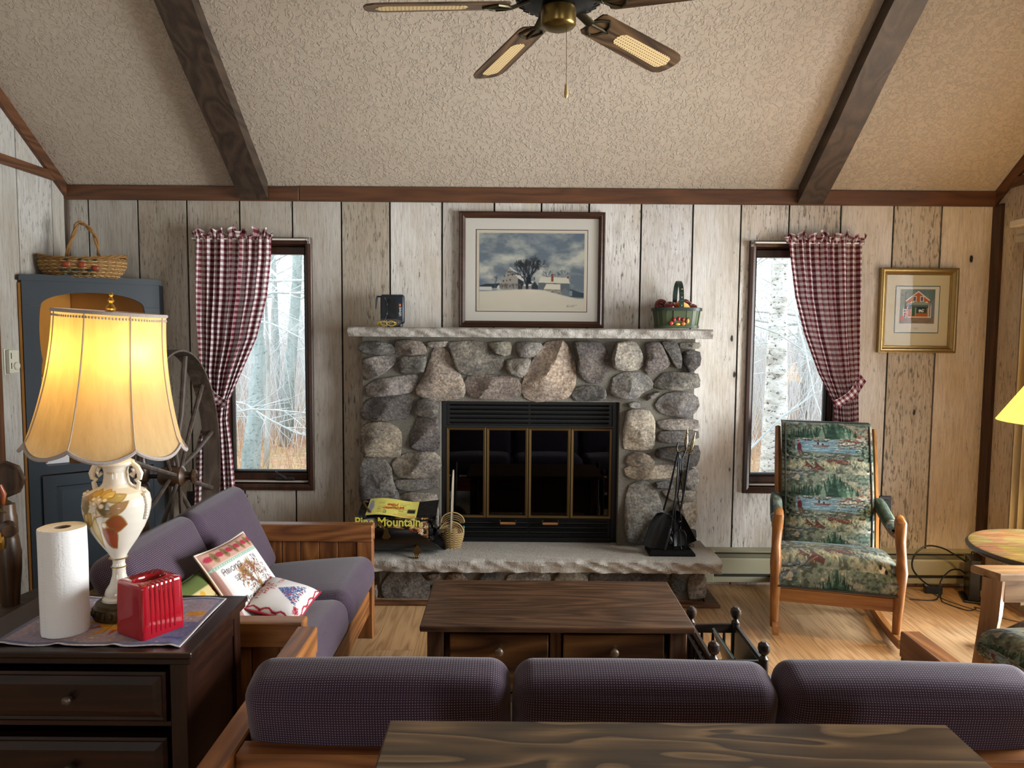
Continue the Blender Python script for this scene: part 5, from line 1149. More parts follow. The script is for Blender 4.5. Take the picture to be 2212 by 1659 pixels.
# ------------------------------------------------------------------ lamps
@mcache
def shademat(name, col, tr):
    s = N(name); s.t.nodes.remove(s.b); df = s.n('BsdfDiffuse'); tl = s.n('BsdfTranslucent'); mx = s.n('MixShader'); mx.inputs[0].default_value = tr
    f = s.noise(s.pos((30, 30, 2.2)), 1.2, 5, .7); c = s.mix(1.0, hx(col), s.ramp(f, [(.3, (.86, .84, .8)), (.6, (1, 1, 1))]), 'MULTIPLY')
    s.l(c, df.inputs[0]); s.l(c, tl.inputs[0]); s.l(df.outputs[0], mx.inputs[1]); s.l(tl.outputs[0], mx.inputs[2]); s.l(mx.outputs[0], s.out.inputs[0]); return s.m
def bulb(par, loc, power, colr, r=.03):
    l = bpy.data.lights.new('bulb_light', 'POINT'); l.energy = power; l.color = colr; l.shadow_soft_size = r; o = bpy.data.objects.new('bulb_light', l); o.location = loc; COL.objects.link(o); o.parent = par; return o
LX, LY = -1.080, 2.0
def zf(y): return A(232, y, LY).z
lp = T('table_lamp', 'lit table lamp with a scalloped silk shade on a white and gold porcelain urn', 'lamp', (LX, LY, .685))
por = plain('porcelain', '#d8cfc0', .16, spec=.6, nz=.04, scale=10, coat=.3); gold = plain('gilt_line', '#b08a3e', .25, .8); bz = plain('bronze_base', '#4b3d26', .4, .7)
z0 = .685
bm = B(); lathe(bm, [(.066, 0), (.068, .006), (.066, .03), (.062, .034), (.06, .04), (.046, .046), (.02, .047)], 32); O('lamp_base', bm, bz, lp, smooth=True)
bm = B()
for k in range(22): a = math.tau * k / 22; blob(bm, (.067 * math.cos(a), .067 * math.sin(a), .017), .006, .006, .010, 6, 5)
tag(O('base_beading', bm, bz, lp, smooth=True), kind='stuff')
h = lambda y: zf(y) - z0
bm = B(); lathe(bm, [(.044, .046), (.0455, .05), (.0455, h(1293)), (.043, h(1288)), (.036, h(1284)), (.038, h(1278)), (.034, h(1270)), (.024, h(1258)), (.0175, h(1240)), (.0165, h(1228)), (.0185, h(1222)), (.0155, h(1216)), (.016, h(1208)), (.024, h(1202))], 28); O('pedestal', bm, por, lp, smooth=True, ang=50)
bm = B()
for y, r in ((1222, .0192), (1290, .0437), (1203, .0245)): tube(bm, [(r * math.cos(math.tau * k / 24), r * math.sin(math.tau * k / 24), h(y)) for k in range(24)], .0016, 6, closed=True)
O('gold_ring', bm, gold, lp, smooth=True)['kind'] = 'stuff'
VP = [(1203, .018), (1190, .027), (1165, .049), (1140, .067), (1120, .078), (1100, .084), (1085, .0855), (1070, .082), (1060, .071), (1054, .055), (1049, .041), (1042, .034), (1030, .031), (1018, .030), (1008, .033), (1003, .040)]
def vr(t):
    k = t * (len(VP) - 1); i = min(int(k), len(VP) - 2); f = k - i; return VP[i][1] * (1 - f) + VP[i + 1][1] * f, h(VP[i][0] * (1 - f) + VP[i + 1][0] * f)
def vase_art():
    p = Pic(360, 240, '#dad3c6'); rs = random.Random(2)
    # u .25 faces the camera; gold and copper leaves
    def leaf(x, y, a, L, w_, c, edge='#8a6a2a'):
        P = []
        for k in range(13): t = k / 12; P.append((x + (math.cos(a) * t * L - math.sin(a) * w_ * math.sin(math.pi * t)) * .62, y + math.sin(a) * t * L + math.cos(a) * w_ * math.sin(math.pi * t)))
        for k in range(13): t = 1 - k / 12; P.append((x + (math.cos(a) * t * L + math.sin(a) * w_ * math.sin(math.pi * t)) * .62, y + math.sin(a) * t * L - math.cos(a) * w_ * math.sin(math.pi * t)))
        p.poly(P, c); p.line(P, .0022, edge)
    cx, cy = .225, .47
    for x, y, a, L, w_, c in ((.21, .47, 2.2, .16, .05, '#a5853f'), (.2, .5, 1.7, .15, .045, '#b9984c'), (.24, .52, 1.1, .14, .04, '#c4a45a'), (.19, .44, 2.9, .15, .05, '#8f6e34'), (.27, .48, .35, .17, .045, '#a8925a'), (.25, .5, .8, .14, .04, '#cdb26a'), (.2, .36, 3.9, .14, .04, '#b59a58'), (.22, .33, 4.5, .2, .03, '#bda873'), (.17, .36, 4.2, .18, .025, '#cbb88a'), (.265, .33, .6, .2, .035, '#9a7550'), (.27, .29, -.15, .15, .05, '#8a4a2a'), (.25, .25, -.9, .16, .055, '#93482c'), (.235, .41, 0, .09, .05, '#6e6140'), (.19, .41, 3.3, .1, .045, '#7a6a3c')): leaf(x, y, a, L * 1.15, w_ * 1.3, c)
    for x, y in ((.205, .5), (.24, .495), (.27, .49), (.215, .45), (.255, .43), (.225, .35), (.262, .27)): p.ell(x, y, .013, .022, '#f0eadd'); p.line([(x + .013 * math.cos(q / 3), y + .022 * math.sin(q / 3)) for q in range(20)], .0014, '#b08a3e')
    p.line([(.23, .33), (.3, .36)], .002, '#6d4a36'); p.line([(.225, .3), (.235, .45)], .002, '#8f6e34'); p.line([(.285, .225), (.315, .228)], .002, '#5a4a46'); p.line([(.3, .226), (.302, .2)], .002, '#5a4a46')
    for k in range(4): x = .205 + .03 * k; p.line([(x + .010 * math.cos(q / 2.5) * (1 - q / 26), .865 + .018 * math.sin(q / 2.5) * (1 - q / 26)) for q in range(18)], .0018, '#b08a3e')
    return p
print_sheet('urn', vase_art(), lambda u, v: V((vr(v)[0] * math.cos(math.tau * u + math.pi), vr(v)[0] * math.sin(math.tau * u + math.pi), vr(v)[1])), 200, 130, printed('porcelain_painted', .14, .6), lp, w=False)
bm = B(); lathe(bm, [(.043, h(1004)), (.0475, h(1000)), (.0465, h(996)), (.034, h(990)), (.018, h(985)), (.008, h(982)), (.006, h(975))], 32); O('urn_collar', bm, por, lp, smooth=True)
for s in (-1, 1):
    P_ = [(.030, 1004), (.046, 1000), (.058, 1008), (.066, 1022), (.064, 1033), (.055, 1036), (.062, 1042), (.058, 1056), (.054, 1066), (.066, 1072), (.076, 1066), (.081, 1060)]
    Q = [(.046, 1010), (.051, 1020), (.046, 1028), (.039, 1022)]
    bm = B(); tube(bm, [(s * r, 0, h(y)) for r, y in P_], [.005, .008, .008, .009, .007, .006, .006, .007, .006, .006, .005, .004], 8); tube(bm, [(s * r, 0, h(y)) for r, y in Q], .005, 6)
    hd = O('urn_handle', bm, por, lp, smooth=True)
    bm = B()
    for k in range(9): t = k / 8; blob(bm, (s * (.081 + .005 * math.sin(t * 3)), -.01, h(1066 + 48 * t)), .006, .006, .006, 8, 6)
    tag(O('handle_beading', bm, por, hd, smooth=True), kind='stuff')
# shade: eight silk panels, seams higher than the panel middles at the hem
TILT = MX.Translation((-.002, 0, h(690))) @ MX.Rotation(R(3.6), 4, 'Y') @ MX.Translation((0, 0, -h(690))); SPH = R(-90 + 3)
ztop, zbot = h(676), h(951)
def shp(u, v):                                   # v 0 hem .. 1 top
    a = SPH + u * math.tau; pan = abs(math.sin(4 * (a - SPH)))      # 0 at a seam
    r = .136 + (.193 - .136) * (1 - v) ** 2.0; r *= 1 + .012 * pan * (1 - v) - .008 * (1 - pan)
    zb_ = zbot - .026 * pan ** .8; z = zb_ + (ztop - zb_) * v
    if v < .03: r += .004
    return TILT @ V((r * math.cos(a), r * math.sin(a), z))
bm = B(); grid(bm, shp, 128, 26, closeu=True); sd = O('lamp_shade', bm, shademat('silk_shade', '#f3d9a8', .62), lp, smooth=True, ang=180)
brd = plain('braid', '#a69c97', .8, nz=.3, scale=220)
bm = B(); tube(bm, [shp(k / 128, 0) for k in range(128)], .0055, 6, closed=True); O('hem_braid', bm, brd, sd, smooth=True)
bm = B(); tube(bm, [shp(k / 96, 1) for k in range(96)], .005, 6, closed=True); O('top_braid', bm, brd, sd, smooth=True)
bm = B()
for k in range(110): blob(bm, shp((k + .5) / 110, .965), .0026, .0026, .0035, 5, 4)
tag(O('loop_trim', bm, brd, sd, smooth=True), kind='stuff')
for k in range(8): bm = B(); tube(bm, [shp(k / 8, v / 14) * 1.0 + V((math.cos(SPH + k * math.tau / 8), math.sin(SPH + k * math.tau / 8), 0)) * .001 for v in range(15)], .0021, 5); O('seam_cord', bm, plain('seam_cord', '#b9a58c', .8), sd, smooth=True)
bm = B(); tube(bm, [V((0, 0, h(982))), V((0, 0, h(680)))], .004, 8)
for k in range(3): a = math.tau * k / 3; tube(bm, [TILT @ V((0, 0, ztop - .01)), TILT @ V((.134 * math.cos(a), .134 * math.sin(a), ztop - .002))], .002, 6)
O('lamp_rod', bm, plain('lamp_brass', '#8d7440', .3, .9), lp, smooth=True)
bm = B(); lathe(bm, [(.014, 0), (.014, .012), (.011, .016), (.013, .02), (.009, .028), (.004, .034), (.0085, .041), (.004, .048), (.003, .051), (.006, .056), (.003, .063)], 16, TILT @ MX.Translation((0, 0, ztop - .008))); O('finial', bm, plain('finial_brass', '#b08d48', .3, .85), lp, smooth=True)
WARM = (1.0, .60, .13)
for x in (-.055, .07):
    bm = B(); blob(bm, (x, -.02, h(745)), .026, .026, .034, 12, 8); s_ = N('lamp_bulb_glow'); s_.b.inputs['Emission Color'].default_value = (1.0, .7, .3, 1); s_.b.inputs['Emission Strength'].default_value = 2.0; O('bulb', bm, s_.m, lp, smooth=True)
    bulb(lp, (x * 1.15, -.05, h(760)), 0.95, WARM, .03)
lr = T('table_lamp', 'yellow coolie-shade lamp on the round table at the right edge', 'lamp', (2.315, 3.05, .580))
bm = B(); lathe(bm, [(.08, 0), (.08, .012), (.03, .03), (.025, .06), (.06, .14), (.07, .22), (.05, .32), (.02, .38), (.012, .5), (.008, .56)], 24); O('lamp_base', bm, plain('lamp_glaze', '#6b4f2e', .2), lr, smooth=True)
bm = B(); n = 48; r0 = [bm.verts.new((.262 * math.cos(math.tau * k / n), .262 * math.sin(math.tau * k / n), .532)) for k in range(n)]; r1 = [bm.verts.new((.085 * math.cos(math.tau * k / n), .085 * math.sin(math.tau * k / n), .80)) for k in range(n)]
for k in range(n): bm.faces.new((r0[k], r0[(k + 1) % n], r1[(k + 1) % n], r1[k]))
sh_ = O('lamp_shade', bm, shademat('coolie_shade', '#e9bd4c', .55), lr, smooth=True, ang=180)
bm = B(); tube(bm, [(.262 * math.cos(math.tau * k / n), .262 * math.sin(math.tau * k / n), .532) for k in range(n)], .002, 6, closed=True); O('shade_wire', bm, plain('shade_wire', '#c7b489', .5), sh_, smooth=True)
bulb(lr, (0, 0, .745), 20.0, (1.0, .66, .28), .03)

# ================================================================== ON THE CHEST
CZ = .68
def runner_art():
    p = Pic(200, 130, '#a69bab'); n = p.noise(5, 4, 3, 3); rs = random.Random(6); p.put(np.clip((n - .4) * 2, 0, 1), '#8f8697', .6); p.put(np.clip(p.X * 2.2 - 1.25, 0, 1) * (p.Y < .45), '#5b6b9e', .8)
    for k in range(70): x, y = rs.random(), rs.random(); p.ell(x, y, .006, .009, '#dcd6cc', .9)
    p.put((p.Y < .055) | (p.Y > .945), '#5f6c95', .8); p.put((p.X < .03) | (p.X > .97), '#6d7797', .8); p.put((p.Y < .018) | (p.Y > .982) | (p.X > .99), '#c9c3c4')
    cx, cy = .55, .52
    for k in range(16):
        a = math.tau * k / 16; c = '#c98a2e' if k % 2 else '#b04a35'; p.poly([(cx + .13 * math.cos(a - .16), cy + .2 * math.sin(a - .16)), (cx + .13 * math.cos(a + .16), cy + .2 * math.sin(a + .16)), (cx + (.27 if k % 2 else .22) * math.cos(a), cy + (.42 if k % 2 else .34) * math.sin(a))], c)
    p.ell(cx, cy, .15, .23, '#d6a03c'); p.ell(cx, cy, .11, .17, '#dcb25a'); p.put((p.X > .86) & (p.X < .965) & (abs(p.Y - .62) < .05), '#d0963a', .8); p.put((p.X > .86) & (p.X < .965) & (abs(p.Y - .15) < .02), '#4a5890', .6)
    p.a *= (.9 + .2 * p.noise(120, 90, 9, 1))[..., None]; p.a = np.clip(p.a, 0, 1); return p
def runf(u, v):
    x = -1.30 + u * (.475 + .0 * v) - .0 * v; y = 1.80 + v * .335; x += -.012 * v * (u > .5); z = CZ + .0022 + .0012 * math.sin(u * 17 + v * 6) + .004 * max(0, 1 - v * 9) * max(0, math.sin(u * 21 + .6)) ** 4
    return V((x, y + .003 * math.sin(u * 23), z))
rn = T('table_runner', 'lavender woven cloth with sun and stars lying on the chest under the lamp', 'cloth', (-1.06, 1.96, CZ))
ro = print_sheet('cloth', runner_art(), runf, 170, 90, printed('woven_print', .85, .1, .35), rn, w=True)
md = ro.modifiers.new('thickness', 'SOLIDIFY'); md.thickness = .0018; md.offset = 1
pt = T('paper_towel_roll', 'roll of white paper towels standing on the chest left of the lamp', 'paper towels', (-1.163, 1.888, CZ + .005))
@mcache
def towelm():
    s = N('quilted_paper'); p = s.pos(); v = s.vor(s.pos((1, 1, 1)), 120, rand=.2); d = s.noise(p, 30, 2, .5, 1.5); h = s.math('ADD', s.math('MULTIPLY', s.mr(v, .15, .5), .35), s.math('MULTIPLY', s.mr(d, .48, .54), .3)); s.set(hx('#e6e6e6'), .85, spec=.15); s.bump(h, .3, .003); return s.m
bm = B(); n = 64; rr = []
for z, k in ((0, 0), (.004, 1), (.10, 1), (.2, 1), (.272, 1), (.276, 0)):
    rr.append([bm.verts.new(((.0555 + .003 * (t / n) ** 6 + .0007 * math.sin(t * .7 + z * 40)) * (1 if k else .985) * math.cos(math.tau * t / n - 2.1), (.0555 + .003 * (t / n) ** 6) * (1 if k else .985) * math.sin(math.tau * t / n - 2.1), z)) for t in range(n)])
ri = [[bm.verts.new((.02 * math.cos(math.tau * t / n - 2.1), .02 * math.sin(math.tau * t / n - 2.1), z)) for t in range(n)] for z in (.276, .0)]
rr += ri
for a, b in zip(rr, rr[1:] + rr[:1]):
    for t in range(n): bm.faces.new((a[t], a[(t + 1) % n], b[(t + 1) % n], b[t]))
O('towels', bm, towelm(), pt, smooth=True)
bm = B(); lathe(bm, [(.0199, .001), (.0199, .275), (.0185, .275), (.0185, .001), (.0199, .001)], 32, caps=False); O('core', bm, plain('cardboard_core', '#8a7a6a', .9), pt, smooth=True)
tb = T('tissue_box', 'glossy red ceramic tissue box cover with ribbed side on the chest', 'tissue box', (-.948, 1.902, CZ + .005), R(59)); RC = plain('red_glaze', '#9c0f1f', .12, spec=.6, nz=.12, scale=12, coat=.4)
TW, TD, TH = .122, .118, .138
# local: ribbed face is +x..., front edge towards the camera
bm = B(); top = []; n = 40; h2 = (.0665, .064)
out = [(math.copysign(min(1, abs(math.cos(a)) ** .18), math.cos(a)) * .5, math.copysign(min(1, abs(math.sin(a)) ** .18), math.sin(a)) * .5) for a in [math.tau * (k + .5) / n for k in range(n)]]
rings = []
for z, s_ in ((0, 1.0), (.004, 1.01), (.06, 1.0), (TH - .008, .955), (TH - .002, .945), (TH, .92)):
    rings.append([bm.verts.new((x * TW * s_, y * TD * s_, z)) for x, y in out])
for z, rx, ry in ((TH, .048, .030), (TH + .001, .046, .028), (TH - .004, .043, .025), (TH - .02, .043, .025)):
    rings.append([bm.verts.new((rx * math.cos(math.tau * (k + .5) / n), ry * math.sin(math.tau * (k + .5) / n), z)) for k in range(n)])
for a, b in zip(rings, rings[1:]):
    for k in range(n): bm.faces.new((a[k], a[(k + 1) % n], b[(k + 1) % n], b[k]))
O('cover', bm, RC, tb, smooth=True, ang=50)
bm = B(); box(bm, -.045, .045, -.045, .045, .0, .095); O('inner_box', bm, plain('tissue_dark', '#3a2c28', .9), tb)
bm = B(); blob(bm, (0, 0, .115), .03, .018, .012, 12, 8, fn=lambda d: 1 + .4 * NZ.noise(d * 4)); O('tissue', bm, plain('tissue', '#cfc2a8', .9), tb, smooth=True)
for k in range(6):
    u = -.036 + k * .0135; bm = B(); s_ = .955
    tube(bm, [(u * s_, -TD * .5 * 1.0 + .0005, .012), (u * s_, -TD * .5 + .002, .06), (u * s_ * .97, -TD * .478 + .0005, TH - .01), (u * .93, -TD * .46, TH - .001), (u * .93, -TD * .38, TH + .0008)], [.003, .004, .0042, .004, .003], 8); O('rib', bm, RC, tb, smooth=True)

# ================================================================== CUSHIONS ON THE LOVESEAT
def throw(name, label, c, right, up, w_, h_, t_, art, backm, pipe, nu=90):
    right = V(right).normalized(); up = V(up); up = (up - right * up.dot(right)).normalized(); nn = right.cross(up)
    t = T(name, label, 'cushion', c, 0, 'throw cushions on the loveseat'); c = V((0, 0, 0))
    def pt(u, v, side):
        x, y = 2 * u - 1, 2 * v - 1; th = max(0.0, (1 - abs(x) ** 2.6) * (1 - abs(y) ** 2.6)) ** .5
        pinch = 1 - .06 * (1 - abs(y) ** 2) * abs(x) ** 3; pin2 = 1 - .06 * (1 - abs(x) ** 2) * abs(y) ** 3
        return c + right * (x * w_ / 2 * pinch) + up * (y * h_ / 2 * pin2) + nn * side * (t_ / 2) * th * (1 + .06 * math.sin(5 * x + 3 * y))
    print_sheet('cushion_front', art, lambda u, v: pt(u, v, 1), nu, nu, printed('cushion_print', .85, .1, .3), t, w=False)
    bm = B(); grid(bm, lambda u, v: pt(u, v, -1), 24, 24); O('cushion_back', bm, backm, t, smooth=True, ang=180)
    ed = [(k / 20, 0) for k in range(20)] + [(1, k / 20) for k in range(20)] + [(1 - k / 20, 1) for k in range(20)] + [(0, 1 - k / 20) for k in range(20)]
    bm = B(); tube(bm, [pt(u, v, 0) for u, v in ed], .0045, 6, closed=True); O('piping', bm, pipe, t, smooth=True); return t
FONT5 = {'A': '01110 10001 10001 11111 10001 10001 10001', 'M': '10001 11011 10101 10101 10001 10001 10001', 'O': '01110 10001 10001 10001 10001 10001 01110', 'N': '10001 11001 10101 10101 10011 10001 10001', 'G': '01110 10001 10000 10111 10001 10001 01110', 'R': '11110 10001 10001 11110 10100 10010 10001', 'E': '11111 10000 10000 11110 10000 10000 11111', 'F': '11111 10000 10000 11110 10000 10000 10000', 'U': '10001 10001 10001 10001 10001 10001 01110', 'H': '10001 10001 10001 11111 10001 10001 10001', 'S': '01111 10000 10000 01110 00001 00001 11110', 'T': '11111 00100 00100 00100 00100 00100 00100', 'Y': '10001 10001 01010 00100 00100 00100 00100', 'I': '01110 00100 00100 00100 00100 00100 01110', 'r': '00000 00000 10110 11001 10000 10000 10000', 'e': '00000 00000 01110 10001 11111 10000 01110', 'm': '00000 00000 11010 10101 10101 10101 10101', 'o': '00000 00000 01110 10001 10001 10001 01110', 'n': '00000 00000 10110 11001 10001 10001 10001', 'g': '00000 01111 10001 10001 01111 00001 01110'}
def stamp(p, s, x, y, h, col, asp=1.0):
    for ch_ in s:
        if ch_ in FONT5:
            for r_, row in enumerate(FONT5[ch_].split()):
                for c_, b in enumerate(row):
                    if b == '1': p.rect(x + c_ * h / 7 * asp, y + h - (r_ + 1) * h / 7, x + (c_ + 1.05) * h / 7 * asp, y + h - (r_ - .05) * h / 7, col)
        x += h / 7 * 6 * asp
def tree_cushion():
    p = Pic(210, 210, '#dfdcdb'); rs = random.Random(5)
    p.rect(0, .80, 1, 1, '#c39a8a'); p.rect(0, 0, 1, .1, '#b78a82'); p.rect(0, 0, .05, 1, '#bb8f86'); p.rect(.95, 0, 1, 1, '#bb8f86')
    for k in range(6): x = .08 + k * .17; p.ell(x, .9, .06, .035, '#a8384a'); p.ell(x + .085, .89, .045, .07, '#8c7452'); [p.line([(x + .085, .86), (x + .085 + .04 * math.cos(a), .88 + .05 * math.sin(a))], .003, '#4e3b28') for a in (.3, 1.0, 1.6, 2.2, 2.8)]
    p.rect(0, .755, 1, .795, '#8fb09f'); [p.ell((k + .5) / 28, .775, .008, .008, '#dfe3da') for k in range(28)]
    p.rect(0, .1, 1, .13, '#8fb09f'); p.rect(.1, .03, .22, .09, '#b59a62')
    branches(p, .52, .12, 1.57, .16, .012, '#8a6238', 7, rs, 1)
    for k in range(330): a = rs.uniform(0, 6.28); r_ = rs.uniform(.05, .24); x, y = .52 + r_ * 1.2 * math.cos(a), .5 + r_ * .8 * math.sin(a); p.ell(x, y, .0075, .0075, rs.choice(['#6d3038', '#8a4450', '#5a5a48', '#4a3a34', '#7d6a58']))
    p.line([(.52, .1), (.5, .3), (.53, .42)], .016, '#96703f')
    stamp(p, 'Among', .10, .66, .075, '#43363a'); stamp(p, 'SE', .2, .55, .06, '#43363a'); stamp(p, 'IN', .62, .66, .07, '#43363a'); stamp(p, 'Are', .15, .30, .075, '#43363a'); return p
throw('throw_pillow', 'larger square throw pillow with a tree and pink border leaning on the loveseat back', (-1.005, 2.745, .518), (.12, 1, -.03), (-.60, .08, .85), .36, .35, .10, tree_cushion(), plain('pillow_back_rose', '#9c5a4c', .9), plain('cream_piping', '#dccfbf', .8))
def house_cushion():
    p = Pic(170, 170, '#e0dcdb'); rs = random.Random(9)
    for k in range(4):
        for j in range(14):
            t = j / 14; q = (.03 + .02 * math.sin(j * 1.7)); a = [(t, q), (t + .075, .03 + .02 * math.sin((j + 1) * 1.7))]; a = [a, [(y, x) for x, y in a], [(x, 1 - y) for x, y in a], [(1 - y, x) for x, y in a]][k]; p.line(a, .011, '#a01f30')
    for k in range(620): t = rs.random() ** .7; y = .62 - .0 - t * 0; x = .5 + rs.uniform(-1, 1) * .30 * (1 - t) + 0; yy = .18 + .44 * t; p.ell(x, yy, .013, .013, rs.choice(['#4a6a9c', '#6d8ab8', '#3d5684', '#8fa6c8', '#b8353f', '#3f5f8c']))
    for s_, x, y in (('FROM OUR', .20, .86), ('HOUSE', .32, .77), ('TO', .44, .685), ('YOURS', .66, .66)): stamp(p, s_, x, y, .075, '#b0202f')
    for k in range(30): p.line([(rs.uniform(.08, .22), rs.uniform(.06, .2)), (rs.uniform(.08, .22), rs.uniform(.06, .2))], .004, '#a01f30')
    return p
throw('throw_pillow', 'small white and red embroidered throw pillow lying on the loveseat seat', (-.848, 2.70, .466), (.10, 1, .16), (-.97, .05, .26), .235, .205, .085, house_cushion(), plain('pillow_back_red', '#8c1522', .9), plain('red_piping', '#a01f30', .8), 100)
def green_cushion():
    p = Pic(90, 90, '#c9b884'); p.rect(0, 0, 1, .2, '#8fa0b5'); p.rect(0, .75, 1, 1, '#5d6a3c'); p.rect(0, 0, .14, 1, '#4d5c38'); stamp(p, 'YS', .6, .42, .16, '#39402c'); p.ell(.85, .65, .04, .04, '#a8383a'); p.ell(.5, .68, .05, .05, '#c99a3c'); return p
throw('throw_pillow', 'green-edged throw pillow mostly hidden behind the red tissue box', (-1.075, 2.50, .50), (.1, 1, 0), (-.6, 0, .85), .24, .24, .09, green_cushion(), plain('pillow_back_green', '#4d5c38', .9), plain('green_piping', '#3f4d30', .8), 50)

# ================================================================== CORNER CABINET AND WHAT STANDS ON IT
cbx = T('corner_cabinet', 'blue-grey corner cabinet with an arched opening behind the lamp', 'cabinet', (-2.4, 4.05, 0)); BL = plain('slate_blue_paint', '#29323a', .42, nz=.1, scale=9)
PLc, PRc = V((-2.505, 3.80, 0)), V((-1.993, 4.20, 0)); _d = (PRc - PLc).normalized(); _n = V((-_d.y, _d.x, 0)); CW = (PRc - PLc).length
def cl(x, d, z): q = PLc + _d * x + _n * d; return V((q.x, q.y, z))
def cprism(bm, poly, d0, d1):
    p = [bm.verts.new(cl(x, d0, z)) for x, z in poly]; q = [bm.verts.new(cl(x, d1, z)) for x, z in poly]; n = len(poly); bm.faces.new(p[::-1]); bm.faces.new(q)
    for i in range(n): bm.faces.new((p[i], p[(i + 1) % n], q[(i + 1) % n], q[i]))
def wavy(x0, sgn): return [(x0 + sgn * (-.010 * abs(math.sin((z - .745) / .84 * math.pi * 3)) ** .7), z) for z in [.745 + .84 * k / 36 for k in range(37)]]
L_ = wavy(.081, 1); R_ = wavy(.569, -1); ap = [(.325 + .244 * math.cos(a), 1.585 + .074 * math.sin(a)) for a in [math.pi * k / 20 for k in range(1, 20)]]
bm = B(); cprism(bm, [(0, 0), (.055, 0), (.055, .745)] + [(.081, .745)] + L_[1:] + [(.04, 1.585), (0, 1.585)][:0] + [(.081, 1.5851), (0, 1.5851)], 0, .018); O('face_stile', bm, BL, cbx, w=True)
bm = B(); cprism(bm, [(CW, 0), (CW, 1.5851), (.569, 1.5851)] + R_[::-1][1:] + [(.595, .745), (.595, 0)], 0, .018); O('face_stile', bm, BL, cbx, w=True)
bm = B(); cprism(bm, [(0, 1.586), (.081, 1.586)] + ap[::-1] + [(.569, 1.586), (CW, 1.586), (CW, 1.712), (0, 1.712)], 0, .018); O('arch_header', bm, BL, cbx, w=True)
cr = [(-.012, 1.712), (CW + .012, 1.712), (CW + .012, 1.732), (CW + .0, 1.742)] + [(CW - .02 - (CW - .04) * k / 30, 1.742 + .012 * math.sin(math.pi * k / 30) + .02 * math.exp(-((k - 15) / 4.5) ** 2) - .008 * math.exp(-((k - 7) / 2.5) ** 2) - .008 * math.exp(-((k - 23) / 2.5) ** 2)) for k in range(31)] + [(0, 1.742), (-.012, 1.732)]
bm = B(); cprism(bm, cr, -.012, .012); O('scalloped_crest', bm, BL, cbx, w=True)
bm = B(); q0, q1 = cl(0, .018, 0), cl(CW, .018, 0)
for z0_, z1_, nm, mt in ((1.70, 1.715, 'cabinet_top', BL), (1.20, 1.215, 'shelf', plain('cabinet_pine', '#a8712f', .5, nz=.15, scale=14)), (.73, .745, 'shelf', BL), (.04, .055, 'shelf', BL)):
    bm = B(); prism(bm, [(q0.x, q0.y), (q1.x, q1.y), (q1.x, 4.235), (-2.515, 4.235), (-2.515, q0.y)], z0_, z1_, 'z'); O(nm, bm, mt, cbx, w=True)
ip = plain('cabinet_pine', '#a8712f', .5, nz=.15, scale=14)
bm = B(); box(bm, -2.524, -2.512, 3.80, 4.24, 0, 1.70); O('side_board', bm, ip, cbx, w=True)
bm = B(); box(bm, -2.512, -1.99, 4.234, 4.246, 0, 1.70); O('back_board', bm, ip, cbx, w=True)
bm = B(); box(bm, PRc.x - .006, PRc.x + .006, PRc.y, 4.235, 0, 1.71); O('end_board', bm, BL, cbx, w=True)
bm = B(); cprism(bm, [(.055, .700), (.595, .700), (.595, .745), (.081, .745), (.055, .745)], 0, .018); O('middle_rail', bm, BL, cbx, w=True)
bm = B(); rgs = []
for i, d in ((0, .004), (0, -.010), (.003, -.012), (.06, -.012), (.066, -.004), (.085, -.012), (.10, -.012)): rgs.append([bm.verts.new(cl(*q)) for q in ((.058 + i, d, .05 + i), (.592 - i, d, .05 + i), (.592 - i, d, .695 - i), (.058 + i, d, .695 - i))])
for a, b in zip(rgs, rgs[1:]):
    for j in range(4): bm.faces.new((a[j], a[(j + 1) % 4], b[(j + 1) % 4], b[j]))
bm.faces.new(rgs[-1]); bm.faces.new(rgs[0][::-1]); O('cabinet_door', bm, BL, cbx, w=True)
wbx = T('white_box', 'small white box on the lower shelf of the blue corner cabinet', 'box', tuple(cl(.13, .08, .746)), R(38)); bm = B(); box(bm, -.05, .06, -.03, .04, 0, .06, .002); O('carton', bm, plain('white_card', '#cfcdd0', .6), wbx)
bm = B(); box(bm, -.046, -.040, -.0308, -.030, .008, .045); O('red_mark', bm, plain('red_ink', '#a02a30', .6), wbx)
WK = plain('wicker', '#8a6536', .7, nz=.35, scale=45); WK2 = plain('wicker_pale', '#ad8a58', .7, nz=.3, scale=45)
def wicker(name, label, c, rows, nst, rz, mats, hpts, hr, hseg=7, twist=True):
    # rows: list of (z, rx, ry)
    t = T(name, label, 'basket', c, rz)
    for j, (z, rx, ry) in enumerate(rows):
        bm = B(); m = nst * 4; thk = (rows[min(j + 1, len(rows) - 1)][0] - rows[max(j - 1, 0)][0]) / 2 * .56 if len(rows) > 1 else .004
        thk = max(.0026, min(.006, abs(thk)))
        tube(bm, [((rx + .0035 * math.cos(k * math.pi / 2 + math.pi * j)) * math.cos(math.tau * k / m), (ry + .0035 * math.cos(k * math.pi / 2 + math.pi * j)) * math.sin(math.tau * k / m), z + .0012 * math.sin(k * 1.7 + j)) for k in range(m)], thk, 6, closed=True); O('weave_strand', bm, mats[j % len(mats)], t, smooth=True)
    for k in range(nst):
        a = math.tau * k / nst; bm = B(); tube(bm, [(rx * math.cos(a), ry * math.sin(a), z) for z, rx, ry in rows], .0028, 5); O('stake', bm, mats[0], t, smooth=True)
    z, rx, ry = rows[0]; bm = B(); n = 32; bm.faces.new([bm.verts.new((rx * math.cos(math.tau * k / n), ry * math.sin(math.tau * k / n), z)) for k in range(n)]); O('basket_floor', bm, mats[0], t)
    return t
rows = [(.004 + .1 * (k / 11), (.155 + .062 * math.sin(.25 + k / 11 * 1.7)) , (.08 + .036 * math.sin(.25 + k / 11 * 1.7))) for k in range(12)]
